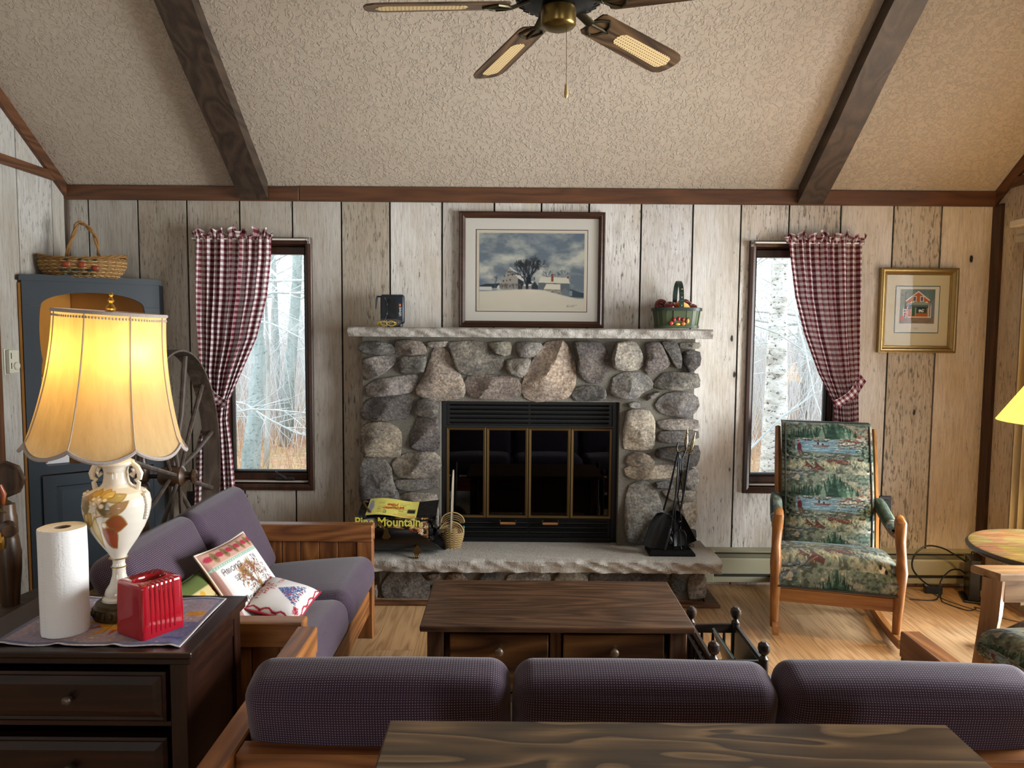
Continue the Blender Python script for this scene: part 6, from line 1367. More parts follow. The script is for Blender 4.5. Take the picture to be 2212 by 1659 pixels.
wb_ = wicker('wicker_basket', 'wide wicker basket with twisted handle and pumpkin trim on top of the corner cabinet', (-2.315, 4.02, 1.735), rows, 26, R(6), (WK, WK2), None, 0)
bm = B()
for s_ in range(3): tube(bm, [((.222 + .005 * math.cos(k * .55 + s_ * 2.1)) * math.cos(math.tau * k / 90), (.117 + .005 * math.cos(k * .55 + s_ * 2.1)) * math.sin(math.tau * k / 90), .11 + .012 * math.cos(math.tau * k / 90 * 2) + .006 * math.sin(k * .55 + s_ * 2.1)) for k in range(90)], .0048, 5, closed=True)
O('braided_rim', bm, WK, wb_, smooth=True)
hp = [V((-.078 + .156 * t, -.0, .115)) + V((0, 0, .185 * abs(math.sin(math.pi * t)) ** .62)) + V((.012 * math.sin(t * 9), 0, 0)) for t in [k / 36 for k in range(37)]]
bm = B()
for s_ in range(2): tube(bm, [p + V((.006 * math.cos(k * .6 + math.pi * s_), .007 * math.sin(k * .6 + math.pi * s_), .004 * math.cos(k * .6 + math.pi * s_))) for k, p in enumerate(hp)], .0062, 6)
O('twisted_handle', bm, WK, wb_, smooth=True)
rs = random.Random(4)
for x, z, r_ in ((-.03, .068, .020), (.045, .066, .021), (.108, .05, .018)):
    yy = -.112 * math.sqrt(max(0, 1 - (x / .215) ** 2)) - .006; bm = B(); blob(bm, (x, yy, z), r_ * 1.15, .013, r_ * .85, 16, 8, fn=lambda d: 1 - .10 * abs(math.cos(4 * math.atan2(d.z, d.x)))); O('pumpkin', bm, plain('pumpkin', '#8f3a22', .4), wb_, smooth=True)
for k in range(17):
    x = -.06 + .011 * k; z = (.028 + .012 * math.sin(k * 2.1)) if k % 3 else .094; yy = -.112 * math.sqrt(max(0, 1 - (x / .215) ** 2)) - .008; bm = B(); blob(bm, (x, yy, z), .012 + .004 * (k % 2), .004, .008, 8, 5); O('leaf', bm, plain('dark_leaf', '#1c2620', .5) if k % 2 else plain('olive_leaf', '#4a4630', .5), wb_, smooth=True)

# ================================================================== GREAT SPINNING WHEEL
sw = T('spinning_wheel', 'antique great spinning wheel of worn grey-brown wood behind the loveseat', 'spinning wheel', (-1.75, 3.1, 0)); GW = lambda ax: wood(*GREY, ax=ax, rough=.55, figure=.3); DG = lambda ax: wood('dark_turned', '#24160d', '#46301f', '#5f4530', ax=ax, rough=.35)
hub = V((-1.610, 3.50, .768)); pd = V((-.105, .994, 0)).normalized(); axn = V((pd.y, -pd.x, 0)); RW = .605     # wheel plane direction and axle
bm = B(); n = 72; rg = []
for r_, w_ in ((RW, -.045), (RW, .045), (RW - .009, .045), (RW - .009, -.045)): rg.append([bm.verts.new(hub + pd * (r_ * math.cos(math.tau * k / n)) + V((0, 0, r_ * math.sin(math.tau * k / n))) + axn * w_) for k in range(n)])
for a, b in zip(rg, rg[1:] + rg[:1]):
    for k in range(n): bm.faces.new((a[k], a[(k + 1) % n], b[(k + 1) % n], b[k]))
O('wheel_rim', bm, GW('Z'), sw, smooth=True, w=True)
for k in range(12):
    a = math.tau * (k + .42) / 12; d = pd * math.cos(a) + V((0, 0, math.sin(a))); bm = B(); tube(bm, [hub + d * .04 + axn * (.02 if k % 2 else -.01), hub + d * .3 + axn * .008, hub + d * (RW - .012) + axn * (.004)], [.009, .0115, .0135], 8); O('spoke', bm, GW('Z'), sw, smooth=True, w=True)
m_, _ = turn(hub - axn * .07, hub + axn * .12); bm = B(); lathe(bm, [(.03, 0), (.042, .012), (.045, .03), (.05, .045), (.05, .105), (.042, .112), (.024, .122), (.018, .14), (.03, .15), (.034, .158), (.030, .168), (.012, .172), (.006, .185)], 24, m_); O('hub', bm, DG('Z'), sw, smooth=True, w=True)
pc = hub - axn * .15; m_, _ = turn(hub - axn * .2, hub + axn * .13); bm = B(); lathe(bm, [(.010, 0), (.010, .2)], 10, m_); O('axle', bm, plain('iron', '#2a2523', .4, .8), sw, w=True)
bm = B(); lathe(bm, [(.026, .40), (.03, .5), (.022, .56), (.034, .6), (.028, .66), (.036, .69), (.034, .73), (.026, .74), (.036, .755), (.036, .81), (.03, .83), (.024, .86), (.032, .9), (.012, .93)], 20, MX.Translation((pc.x, pc.y, 0))); O('wheel_post', bm, DG('Z'), sw, smooth=True, w=True)
ben0, ben1 = V((pc.x, pc.y + .12, .38)), V((-1.905, 2.62, .40)); bd = (ben1 - ben0); c_ = (ben0 + ben1) / 2; bm = B(); cbox(bm, c_, bd.length, .15, .045, .006, bd.to_track_quat('X', 'Z').to_matrix().to_4x4()); O('bench', bm, GW('X'), sw, w=True)
for p, q in ((ben0 + V((.03, -.08, 0)), V((-1.66, 3.72, 0))), (ben0 + V((-.03, -.08, 0)), V((-1.98, 3.68, 0))), (ben1 + V((0, .06, 0)), V((-1.93, 2.48, 0)))): bm = B(); m_, L__ = turn(p, q); lathe(bm, [(.016, 0), (.022, L__ * .3), (.016, L__ * .4), (.024, L__ * .6), (.014, L__)], 12, m_); O('leg', bm, DG('Z'), sw, smooth=True, w=True)
sp_ = V((-1.902, 2.75, 0)); bm = B(); lathe(bm, [(.03, .42), (.036, .5), (.042, .56), (.043, .62), (.036, .68), (.033, .69), (.035, .70), (.034, .76), (.03, .775), (.028, .81)], 20, MX.Translation(sp_)); O('spindle_post', bm, DG('Z'), sw, smooth=True, w=True)
m_, L__ = turn(V((-1.955, 2.82, .735)), V((-1.845, 2.675, .726))); bm = B(); lathe(bm, [(.024, 0), (.025, .02), (.025, L__ - .004), (.022, L__)], 18, m_); O('crosspiece', bm, DG('Z'), sw, smooth=True, w=True)
fd = (V((0, 0, EYE)) - V((-1.92, 2.78, .9))); fd.z = 0; fd = (fd.normalized() + V((-.5, 0, 0))).normalized(); m_, L__ = turn(V((-1.93, 2.80, .895)), V((-1.93, 2.80, .895)) + fd * .016)
bm = B(); lathe(bm, [(.066, 0), (.072, .003), (.072, .012), (.066, .016), (.05, .013)], 8, m_); O('head_disc', bm, DG('Z'), sw, w=True)
bm = B(); tube(bm, [V((-1.915, 2.745, .80)), V((-1.905, 2.74, .85)), V((-1.915, 2.735, .885))], [.008, .011, .009], 10); O('spindle', bm, wood('spindle_red', '#4a1e0c', '#7a3a1a', '#9a5630', ax='Z', rough=.3), sw, smooth=True, w=True)
m_, L__ = turn(V((-1.915, 2.745, .80)), V((-1.907, 2.742, .812))); bm = B(); lathe(bm, [(.02, 0), (.038, .003), (.04, .007), (.02, .012)], 20, m_); O('whorl', bm, plain('tarnished_brass', '#5a4a28', .4, .6), sw, smooth=True, w=True)
bm = B(); tube(bm, [V((-1.92, 2.74, .755)) + V((.008 * math.cos(k * 1.2), .008 * math.sin(k * 1.2), k * .0014)) for k in range(26)], .0022, 5); O('spring', bm, plain('iron', '#2a2523', .4, .8), sw, w=True)
bm = B(); tube(bm, [V((-1.893, 2.70, .715)), V((-1.89, 2.695, .68)), V((-1.893, 2.705, .65))], [.008, .012, .007], 8); O('gilt_carving', bm, plain('tarnished_gilt', '#a0742c', .35, .7), sw, smooth=True, w=True)

# ================================================================== ON THE HEARTH
lh = T('log_holder', 'black sheet-steel log holder with brass feet and bail handle on the hearth', 'log holder', (-.66, 3.968, HZ)); la = .305; zc_ = .165
def trough(u, v):
    x = (u * 2 - 1) * la; ph = R(108) * math.sqrt(max(0, 1 - (abs(2 * u - 1)) ** 2.0)) + R(6); a = (v * 2 - 1) * ph
    return V((x, .105 * math.sin(a) * (1 if abs(a) < math.pi / 2 else 1), .02 + zc_ * (1 - math.cos(a)) * .62 ))
bm = B(); grid(bm, trough, 60, 30); solid(bm, .003); O('trough', bm, plain('black_enamel', '#0a0a0b', .28, spec=.5), lh, smooth=True, ang=60)
bra = plain('antique_brass', '#6b5530', .35, .8)
for x in (-.16, .16):
    bm = B(); prism(bm, [(x - .022, .035), (x - .012, .02), (x + .012, .02), (x + .022, .035), (x, .07)], -.098, -.088, 'y'); ft = O('foot', bm, bra, lh)
    bm = B()
    for k in (-1, 0, 1): blob(bm, (x + k * .009, -.103, .010), .0055, .012, .011, 8, 6)
    O('claw', bm, bra, ft, smooth=True)
    bm = B()
    for k in (-1, 0, 1): blob(bm, (x + k * .009, .095, .010), .0055, .012, .011, 8, 6)
    O('foot', bm, bra, lh, smooth=True)['kind'] = 'stuff'
hb = []
for k in range(25):
    t = k / 24; hb.append(V((.005 - .145 * abs(math.sin(math.pi * t)) ** .8, -.118 + .236 * t, .145 + .135 * abs(math.sin(math.pi * t)) ** .75)))
bm = B(); tube(bm, hb, .0055, 8); hbo = O('bail_handle', bm, bra, lh, smooth=True)
bm = B(); prism(bm, [(-.022, .118), (-.012, .108), (.012, .108), (.024, .118), (.012, .138), (.009, .162), (-.009, .162), (-.012, .138)], -.122, -.115, 'y'); O('handle_clasp', bm, bra, hbo)
fb = T('firelog_bag', 'black plastic bag of fire logs with yellow lettering lying in the log holder', 'firelog bag', (-.62, 3.968, HZ + .078)); bgx0, bgx1 = -.185, .205
@mcache
def bagmat():
    s = N('glossy_black_bag'); f = s.noise(s.pos((14, 9, 5)), 1.6, 4, .6, 1.0); s.set(hx('#0b0b0d'), .16, spec=.6); s.bump(f, .8, .02); return s.m
bm = B(); rbox(bm, .40, .15, .135, .03, 8, 2, (.0, .006, .004), MX.Translation((.01, 0, .068)) @ MX.Rotation(R(2), 4, 'Y'), warp=lambda c: c + V((0, .004 * math.sin(c.x * 60 + c.z * 30), .004 * math.sin(c.x * 40 + c.y * 50)))); O('bag_body', bm, bagmat(), fb, smooth=True, ang=180)
def crin(u, v):
    x = .19 + u * .022; a = v * 4.2; return V((x + .012 * math.sin(v * 31) * u, -.075 + .03 * math.sin(v * 17 + u * 6) + .05 * v, .15 - .14 * v + .012 * u * math.sin(v * 23)))
bm = B(); grid(bm, crin, 8, 40); solid(bm, .002); O('crimped_end', bm, bagmat(), fb, smooth=True)
bm = B(); grid(bm, lambda u, v: V((-.2 + .42 * u, -.098 + .17 * v, .140 + .010 * math.sin(u * 7) + .058 * v - .012 * abs(u - .45) - .008 * (v < .1))), 24, 8); solid(bm, .006); O('top_flap', bm, bagmat(), fb, smooth=True)
def bag_art():
    p = Pic(220, 70, '#120e0c'); n = p.noise(16, 6, 3, 4); m = p.noise(9, 5, 8, 4); p.put(np.clip((n - .52) * 5, 0, 1), '#8f5a2c', .9); p.put(np.clip((m - .62) * 6, 0, 1), '#d8b27a', .9); p.put((p.noise(22, 9, 5, 3) > .68).astype(float), '#e6d3a8'); p.ell(.16, .75, .12, .3, '#8b8d90'); p.put(np.clip((p.X - .9) * 8, 0, 1) * (n > .45), '#b98a58', .9); p.put((p.Y < .22) * (n > .4), '#6a3418', .9); return p
print_sheet('front_print', bag_art(), lambda u, v: V((-.19 + .37 * u, -.0905 - .006 * math.sin(math.pi * u) * math.sin(math.pi * v), .02 + .118 * v)), 110, 36, printed('bag_print', .3, .5), fb, w=False)
lt = plain('bag_yellow', '#d6cf52', .35)
bm = textbm('Pine Mountain', .066, MX.Translation((-.034, -.100, .114)) @ FACE_S, .0006, .0012, sx=.92); O('lettering', bm, lt, fb)
bm = textbm('GIANT LOGS', .02, MX.Translation((.09, -.100, .068)) @ FACE_S, .0005, .0004); O('small_lettering', bm, plain('bag_red', '#9a3a1c', .4), fb)
def lab_art():
    p = Pic(150, 44, '#d8d06a'); p.ell(.07, .5, .05, .4, '#8f93a8'); rs = random.Random(3)
    for x in (.2, .62):
        for k in range(9): y = .86 - k * .085; p.rect(x, y, x + rs.uniform(.08, .2), y + .025, '#7a7440', .8)
    p.rect(.80, .28, .95, .5, '#2a2824'); p.ell(.36, .2, .03, .09, '#3a3826'); p.ell(.36, .2, .018, .055, '#d8d06a'); p.rect(.55, .06, .96, .12, '#c9762e', .8); return p
tfm = lambda u, v: V((-.155 + .27 * u, -.094 + .155 * v, .1475 + .010 * math.sin((.1 + .64 * u) * 7) + .053 * v - .012 * abs(.1 + .64 * u - .45)))
print_sheet('instruction_label', lab_art(), tfm, 60, 20, printed('bag_print', .3, .5), fb, w=False)
for s_, y in (('Pine', .0), ('Mountain', -.03)): bm = textbm(s_, .034, MX.Translation((-.02, y + .0, .186 + y * .34)) @ MX.Rotation(R(19), 4, 'X') @ MX.Rotation(R(180), 4, 'Z'), .0006, .0008); O('label_lettering', bm, plain('label_orange', '#c8622a', .4), fb)
sbk = T('small_basket', 'small round willow basket with a tall upright handle by the fireplace doors', 'basket', (-.330, 4.075, HZ)); 
WP = plain('willow', '#7d643c', .65, nz=.3, scale=60); WP2 = plain('willow_pale', '#a08556', .65, nz=.25, scale=60)
for j in range(18):
    z = .003 + j * .0068; k_ = math.sin(min(1, j / 13) * 1.5); rx, ry = .046 + .020 * k_, .036 + .014 * k_; m = 64
    bm = B(); tube(bm, [((rx + .002 * math.cos(k * math.pi / 2 + math.pi * j)) * math.cos(math.tau * k / m), (ry + .002 * math.cos(k * math.pi / 2 + math.pi * j)) * math.sin(math.tau * k / m), z - (.004 * (j / 17) ** 2) * 4 * abs(math.cos(math.tau * k / m)) ** 2 * (j / 17)) for k in range(m)], .0036, 5, closed=True); O('weave_strand', bm, WP if j % 2 else WP2, sbk, smooth=True)
for yy in (-.034, .034):
    bm = B(); tube(bm, [(.066 * math.cos(a), yy * 1.3, .118 + .055 * math.sin(a) - .018 + (0 if yy < 0 else .03)) for a in [math.pi * k / 16 for k in range(17)]], .004, 6); O('curved_rim', bm, WP2, sbk, smooth=True)
    for q in range(3): bm = B(); tube(bm, [((.062 - .008 * q) * math.cos(a), yy * 1.3, .112 + (.046 - .012 * q) * math.sin(a) - .018 + (0 if yy < 0 else .03)) for a in [math.pi * k / 16 for k in range(17)]], .003, 5); O('weave_strand', bm, WP, sbk, smooth=True)
bm = B(); tube(bm, [(-.003 + .010 * math.sin(t * 1.0), -.05 * math.cos(t), .10 + .335 * abs(math.sin(t)) ** .8) for t in [math.pi * k / 26 for k in range(27)]], [.0042] * 27, 8); O('handle', bm, plain('handle_cane', '#a09480', .4, nz=.2, scale=30), sbk, smooth=True)
bm = B(); blob(bm, (.066, -.01, .115), .006, .004, .010, 8, 6); O('teal_tag', bm, plain('teal_thread', '#3f7f78', .7), sbk, smooth=True)
# fire tools: the stand, and each tool a thing of its own
IR = plain('wrought_iron', '#121315', .38, .6); FB = plain('polished_brass', '#958a6c', .22, .9)
ts = T('fire_tool_stand', 'black iron fire tool stand with square base at the right of the hearth', 'fire tool stand', (.875, 4.0, HZ))
bm = B(); q = [(.125, .072, 0), (.125, .072, .012), (.118, .065, .022), (.108, .055, .032)]; rgs = [[bm.verts.new((sx * a, sy * b, z)) for sx, sy in ((-1, -1), (1, -1), (1, 1), (-1, 1))] for a, b, z in q]
for a, b in zip(rgs, rgs[1:]):
    for j in range(4): bm.faces.new((a[j], a[(j + 1) % 4], b[(j + 1) % 4], b[j]))
bm.faces.new(rgs[-1]); bm.faces.new(rgs[0][::-1]); O('stand_base', bm, IR, ts)
bm = B(); tube(bm, [(.025, .03, .03), (.03, .02, .3), (.045, .0, .56)], .006, 8); O('stand_pole', bm, IR, ts, smooth=True)
bm = B(); lathe(bm, [(.012, .555), (.016, .562), (.008, .57), (.007, .585), (.011, .60), (.012, .62), (.009, .64), (.010, .645), (.005, .66), (.007, .665), (.003, .69), (.001, .70)], 14, MX.Translation((.045, 0, 0)) @ MX.Rotation(R(3), 4, 'Y')); O('brass_handle', bm, FB, ts, smooth=True)
for k in range(4):
    a = R(-20 + 90 * k); bm = B(); tube(bm, [V((.045, 0, .565)), V((.045 + .035 * math.cos(a), .035 * math.sin(a), .572)), V((.045 + .06 * math.cos(a), .06 * math.sin(a), .566)), V((.045 + .07 * math.cos(a), .07 * math.sin(a), .574))], [.005, .006, .005, .004], 6); O('brass_hook', bm, FB, ts, smooth=True)
def shovel(name, label, x0, x1, top, brass, w_, rot, ty, by):
    t = T(name, label, 'shovel', (x0, ty, HZ), 0, 'fire tools on the stand'); dx = x1 - x0
    bm = B(); tube(bm, [(0, 0, top), (dx * .35, (by - ty) * .35, top * .66), (dx * .62, (by - ty) * .62, .245)], .0058, 8); O('shaft', bm, IR, t, smooth=True)
    mm = MX.Translation((dx * .8, (by - ty) * .8, .12)) @ MX.Rotation(R(rot), 4, 'Y') @ MX.Rotation(R(-10), 4, 'X')
    bm = B(); grid(bm, lambda u, v: mm @ V(((u - .5) * w_ * (.72 + .28 * min(1, (1 - v) * 3.2)) * (1 if v < .93 else 1 - (v - .93) * 6), .022 * (1 - (2 * u - 1) ** 2) , -.095 + .205 * v)), 14, 14); solid(bm, .003); O('pan', bm, IR, t, smooth=True)
    if brass: bm = B(); lathe(bm, [(.005, 0), (.014, .006), (.006, .014), (.008, .03), (.011, .05), (.009, .075), (.011, .085), (.006, .1), (.002, .13)], 12, MX.Translation((0, 0, top - .02)) @ MX.Rotation(R(12), 4, 'Y')); O('brass_handle', bm, FB, t, smooth=True)
    return t
shovel('ash_shovel', 'black ash shovel with a broad pan at the left of the fire tool stand', .905, .785, .56, False, .13, 22, 3.985, 3.96)
shovel('fire_shovel', 'brass-handled fire shovel leaning at the right of the fire tool stand', .978, .915, .56, True, .125, -28, 4.02, 4.03)
tg = T('log_tongs', 'black scissor log tongs hanging at the front of the fire tool stand', 'tongs', (.915, 3.95, HZ), 0, 'fire tools on the stand')
bm = B()
for s_ in (-1, 1):
    tube(bm, [(s_ * -.02, 0, .62), (s_ * -.026, 0, .585), (s_ * -.004, 0, .53), (s_ * -.006, -.002, .46)], .0045, 6); tube(bm, [(s_ * -.006, s_ * .004, .47), (s_ * .016, s_ * .004, .33), (s_ * -.008, s_ * .004, .19), (s_ * .004, s_ * .004, .15)], .008, 4, flat=(1.1, .45))
    tube(bm, [(s_ * .004, s_ * .004, .16), (s_ * .006, 0, .06), (s_ * .012, -.006, .036), (s_ * .03, -.008, .04), (s_ * .036, -.006, .11), (s_ * .024, -.004, .135), (s_ * .008, 0, .14)], .0045, 6)
O('tongs_arms', bm, IR, tg, smooth=True)['kind'] = 'stuff'
bm = B()
for z in (.33, .19): blob(bm, (.0, -.008, z), .005, .004, .005, 8, 5)
O('rivet', bm, plain('bright_iron', '#6d7278', .3, .9), tg, smooth=True)['kind'] = 'stuff'
pk = T('fire_poker', 'thin black fire poker with a turned tip in front of the ash shovel', 'poker', (.90, 3.94, HZ), 0, 'fire tools on the stand')
bm = B(); tube(bm, [(0, .0, .56), (-.01, 0, .36), (-.035, 0, .16)], .0042, 6); O('shaft', bm, IR, pk, smooth=True)
m_, L__ = turn((-.034, 0, .165), (-.065, 0, .035)); bm = B(); lathe(bm, [(.004, 0), (.009, .004), (.006, .012), (.009, .02), (.008, .07), (.009, .11), (.006, L__)], 10, m_); O('tip', bm, plain('bright_iron', '#3a3d42', .35, .8), pk, smooth=True)

# ================================================================== WALL FITTINGS, HEATER, FLOOR CLUTTER
ht = T('baseboard_heater', 'long cream metal baseboard heater under the right window', 'heater', (2.0, YB, 0)); HC = plain('heater_cream', '#a9a68c', .4, nz=.05, scale=6)
hx0, hx1 = 1.12, 2.68
bm = B(); prism(bm, [(YB - .002, .03), (YB - .05, .03), (YB - .05, .062), (YB - .01, .075), (YB - .01, .20), (YB - .05, .205), (YB - .054, .215), (YB - .002, .222)], hx0, hx1, 'x'); O('heater_back', bm, HC, ht, w=True)
bm = B(); prism(bm, [(YB - .062, .085), (YB - .056, .080), (YB - .05, .085), (YB - .05, .165), (YB - .058, .175), (YB - .062, .165)], hx0 + .03, hx1 - .03, 'x'); O('front_cover', bm, HC, ht, w=True)
bm = B(); box(bm, hx0 + .03, hx1 - .03, YB - .047, YB - .02, .165, .195); O('shaded_air_slot', bm, plain('heater_slot_shade', '#75735e', .8), ht, w=True)  # olive fill paints the shade under the top lip into the slot
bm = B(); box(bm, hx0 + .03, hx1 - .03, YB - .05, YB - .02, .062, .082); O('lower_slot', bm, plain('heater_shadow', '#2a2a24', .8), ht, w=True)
for x in (hx0, 1.9, hx1 - .055): bm = B(); box(bm, x, x + .055 if x != 1.9 else x + .03, YB - .064, YB - .002, .03, .220, .003); O('end_cap', bm, HC, ht, w=True)
th = T('thermostat', 'cream wall thermostat with a round dial beside the corner cabinet', 'thermostat', (XL, 3.72, 1.30)); TC = plain('thermostat_cream', '#c9c6b4', .45)
bm = B(); box(bm, 0, .006, -.04, .04, -.065, .065, .003); O('backplate', bm, TC, th); bm = B(); box(bm, .006, .03, -.034, .034, -.06, .06, .004); O('housing', bm, TC, th)
bm = B(); lathe(bm, [(.02, 0), (.02, .008), (.016, .012), (.001, .012)], 20, MX.Translation((.03, .008, -.022)) @ MX.Rotation(R(90), 4, 'Y')); O('dial', bm, TC, th, smooth=True)
bm = B()
for z in (-.02, .03): box(bm, .0295, .0305, -.028, -.022, z - .015, z + .015)
O('scale_slot', bm, plain('slot_dark', '#2a2a2a', .6), th)['kind'] = 'stuff'
def outlet(label, x, z, plug):
    t = T('wall_outlet', label, 'outlet', (x, YB, z)); bm = B(); box(bm, -.036, .036, -.006, -.0005, -.058, .058, .003); O('cover_plate', bm, plain('black_bakelite', '#151414', .35), t)
    for s_ in (-1, 1): bm = B(); box(bm, -.016, .016, -.009, -.005, s_ * .024 - .014, s_ * .024 + .014, .003); O('socket', bm, plain('black_socket', '#0c0c0c', .4), t)
outlet('black wall outlet behind the right arm of the rocking chair', 2.175, .475, True)
outlet('black wall outlet below the left curtain behind the spinning wheel', -1.85, .47, False)
pg_ = T('plug_adapter', 'pale plug-in adapter in the black outlet behind the rocking chair', 'plug', (2.175, YB - .01, .45)); bm = B(); box(bm, -.014, .014, -.03, .0, -.045, .02, .004); O('plug_body', bm, plain('plug_beige', '#a08c78', .5), pg_)
sp2 = T('switch_plate', 'cream switch plate high on the right wall near the corner', 'switch plate', (XR, 4.02, 2.03)); bm = B(); box(bm, -.007, -.0005, -.045, .045, -.062, .062, .003); O('cover_plate', bm, plain('plate_cream', '#cfc2a6', .45), sp2)
for z in (-.02, .02): bm = B(); box(bm, -.011, -.006, -.03, .03, z - .006, z + .006, .001); O('groove', bm, plain('plate_line', '#b3a58a', .5), sp2)
bl_ = T('vertical_blinds', 'cream vertical blinds hanging at the right wall beyond the round table', 'blinds', (XR - .07, 3.85, 0))
for k in range(6):
    y = 3.865 - k * .06; bm = B(); cbox(bm, (XR - .055, y, 1.06), .085, .0025, 1.96, 0, MX.Rotation(R(18), 4, 'Z')); O('slat', bm, plain('blind_cream', '#d6cbb0', .6), bl_, w=True)
bm = B(); box(bm, XR - .10, XR - .04, 2.9, 3.98, 2.04, 2.075, .003); O('head_rail', bm, plain('blind_rail', '#cfc6b2', .4), bl_, w=True)
mo = T('modem', 'slim black modem standing on the floor by the heater at the right', 'modem', (2.575, 4.04, 0), R(-22)); MB_ = plain('modem_black', '#0f1012', .3)
bm = B(); box(bm, -.028, .028, -.075, .075, .012, .238, .006, 2); O('case', bm, MB_, mo); bm = B(); box(bm, -.052, .052, -.085, .085, 0, .012, .004); O('stand', bm, MB_, mo)
bm = B(); tube(bm, [(.008 * math.cos(t) - .002 * t, -.0755, .187 + .006 * math.sin(2 * t)) for t in [k * .4 for k in range(14)]], .0009, 4); O('logo', bm, plain('logo_grey', '#8a8d90', .4), mo)
bm = B(); box(bm, -.010, .010, -.0762, -.075, .1725, .1745); O('logo_text', bm, plain('logo_grey', '#8a8d90', .4), mo)
ad = T('power_adapter', 'small black power adapter lying on the floor left of the modem', 'adapter', (2.41, 4.13, 0), R(-12)); bm = B(); box(bm, -.045, .045, -.022, .022, 0, .042, .004); O('adapter_body', bm, MB_, ad); bm = B(); box(bm, -.04, -.022, -.012, .012, .042, .0426); O('adapter_label', bm, plain('label_white', '#c9ccd0', .5), ad)
def cable(label, pts, r, m):
    P = [V(p) for p in pts]; Q = []
    for i in range(len(P) - 1):
        p0, p1, p2, p3 = P[max(i - 1, 0)], P[i], P[i + 1], P[min(i + 2, len(P) - 1)]
        for k in range(8): t = k / 8; Q.append(.5 * ((2 * p1) + (p2 - p0) * t + (2 * p0 - 5 * p1 + 4 * p2 - p3) * t * t + (3 * p1 - p0 - 3 * p2 + p3) * t ** 3))
    Q.append(P[-1]); bm = B(); tube(bm, Q, r, 6); o = O('cable', bm, m, None, smooth=True); tag(o, label, 'cable', 'cables on the floor by the modem')
CB = plain('cable_black', '#141312', .4)
cable('thick black cable looping up from the adapter to the modem', [(2.43, 4.13, .03), (2.36, 4.12, .06), (2.285, 4.12, .14), (2.29, 4.12, .22), (2.36, 4.13, .272), (2.45, 4.13, .262), (2.53, 4.12, .22), (2.575, 4.10, .19)], .0048, CB)
cable('black cable rising in a low arc from the floor to the modem', [(2.22, 4.02, .005), (2.33, 4.00, .006), (2.38, 4.02, .02), (2.41, 4.06, .09), (2.47, 4.08, .145), (2.53, 4.09, .15), (2.575, 4.09, .12)], .0042, CB)
cable('thin black cord lying in a zigzag in front of the modem', [(2.45, 4.12, .004), (2.395, 4.02, .004), (2.385, 3.96, .004), (2.44, 3.86, .004), (2.50, 3.88, .004), (2.51, 3.905, .004), (2.55, 3.87, .004), (2.56, 3.93, .004), (2.53, 4.05, .004), (2.57, 4.12, .02)], .0026, CB)
cable('grey cord running along the floor toward the round table', [(2.40, 4.10, .004), (2.42, 4.0, .003), (2.47, 3.90, .003), (2.56, 3.76, .003), (2.64, 3.68, .003), (2.70, 3.60, .003)], .0026, plain('cord_grey', '#5d5248', .5))
cable('short black cable curled behind the top of the modem', [(2.60, 4.12, .12), (2.645, 4.13, .06), (2.66, 4.13, .12), (2.65, 4.13, .2), (2.62, 4.12, .245), (2.60, 4.11, .22)], .004, CB)

# ================================================================== CEILING FAN
FX, FYc, FH = .144, 2.528, 2.53
fan = T('ceiling_fan', 'dark wood and cane ceiling fan with aged brass hub and pull chain', 'ceiling fan', (FX, FYc, FH)); AB = plain('antique_brass_fan', '#6e5a30', .28, .9); BM_ = plain('fan_black', '#0e0f10', .35, .4)
bm = B(); lathe(bm, [(.001, -.062), (.030, -.061), (.052, -.052), (.058, -.044), (.058, .005), (.05, .015)], 32); O('switch_housing', bm, AB, fan, smooth=True)
bm = B(); lathe(bm, [(.05, .012), (.115, .02), (.142, .035), (.15, .06), (.15, .11), (.13, .135), (.06, .15), (.03, .155)], 36); mo_ = O('motor_housing', bm, BM_, fan, smooth=True)
for k in range(30): a = math.tau * k / 30; bm = B(); cbox(bm, (.129 * math.cos(a), .129 * math.sin(a), .027), .028, .006, .004, 0, MX.Rotation(a, 4, 'Z') @ MX.Rotation(R(-27), 4, 'Y')); O('vent_fin', bm, plain('fan_fin', '#2a2b2c', .4, .5), mo_)
bm = B(); lathe(bm, [(.013, .15), (.013, 1.02)], 12); O('downrod', bm, AB, fan, smooth=True)
cz_ = ceil_z(FYc) - FH
bm = B(); lathe(bm, [(.02, cz_ - .14), (.06, cz_ - .08), (.07, cz_ + .05)], 24); O('canopy', bm, AB, fan, smooth=True)
@mcache
def cane():
    s = N('cane_weave'); p = s.pos((1, 1, 1)); q = s.n('SeparateXYZ'); s.l(p, q.inputs[0]); k = math.tau / .0125
    a = s.math('SINE', s.math('MULTIPLY', q.outputs[0], k)); b = s.math('SINE', s.math('MULTIPLY', q.outputs[1], k)); h = s.mr(s.math('MULTIPLY', s.mr(a, .1, .7), s.mr(b, .1, .7)), .3, .6)
    s.set(s.mix(h, hx('#c2a878'), hx('#4a3a24')), .6); s.bump(s.math('SUBTRACT', 1.0, h), .5, .002); return s.m
FW = lambda: wood('fan_walnut', '#20150d', '#48331f', '#63482e', ax='X', rough=.4, figure=.55, freq=1.1)
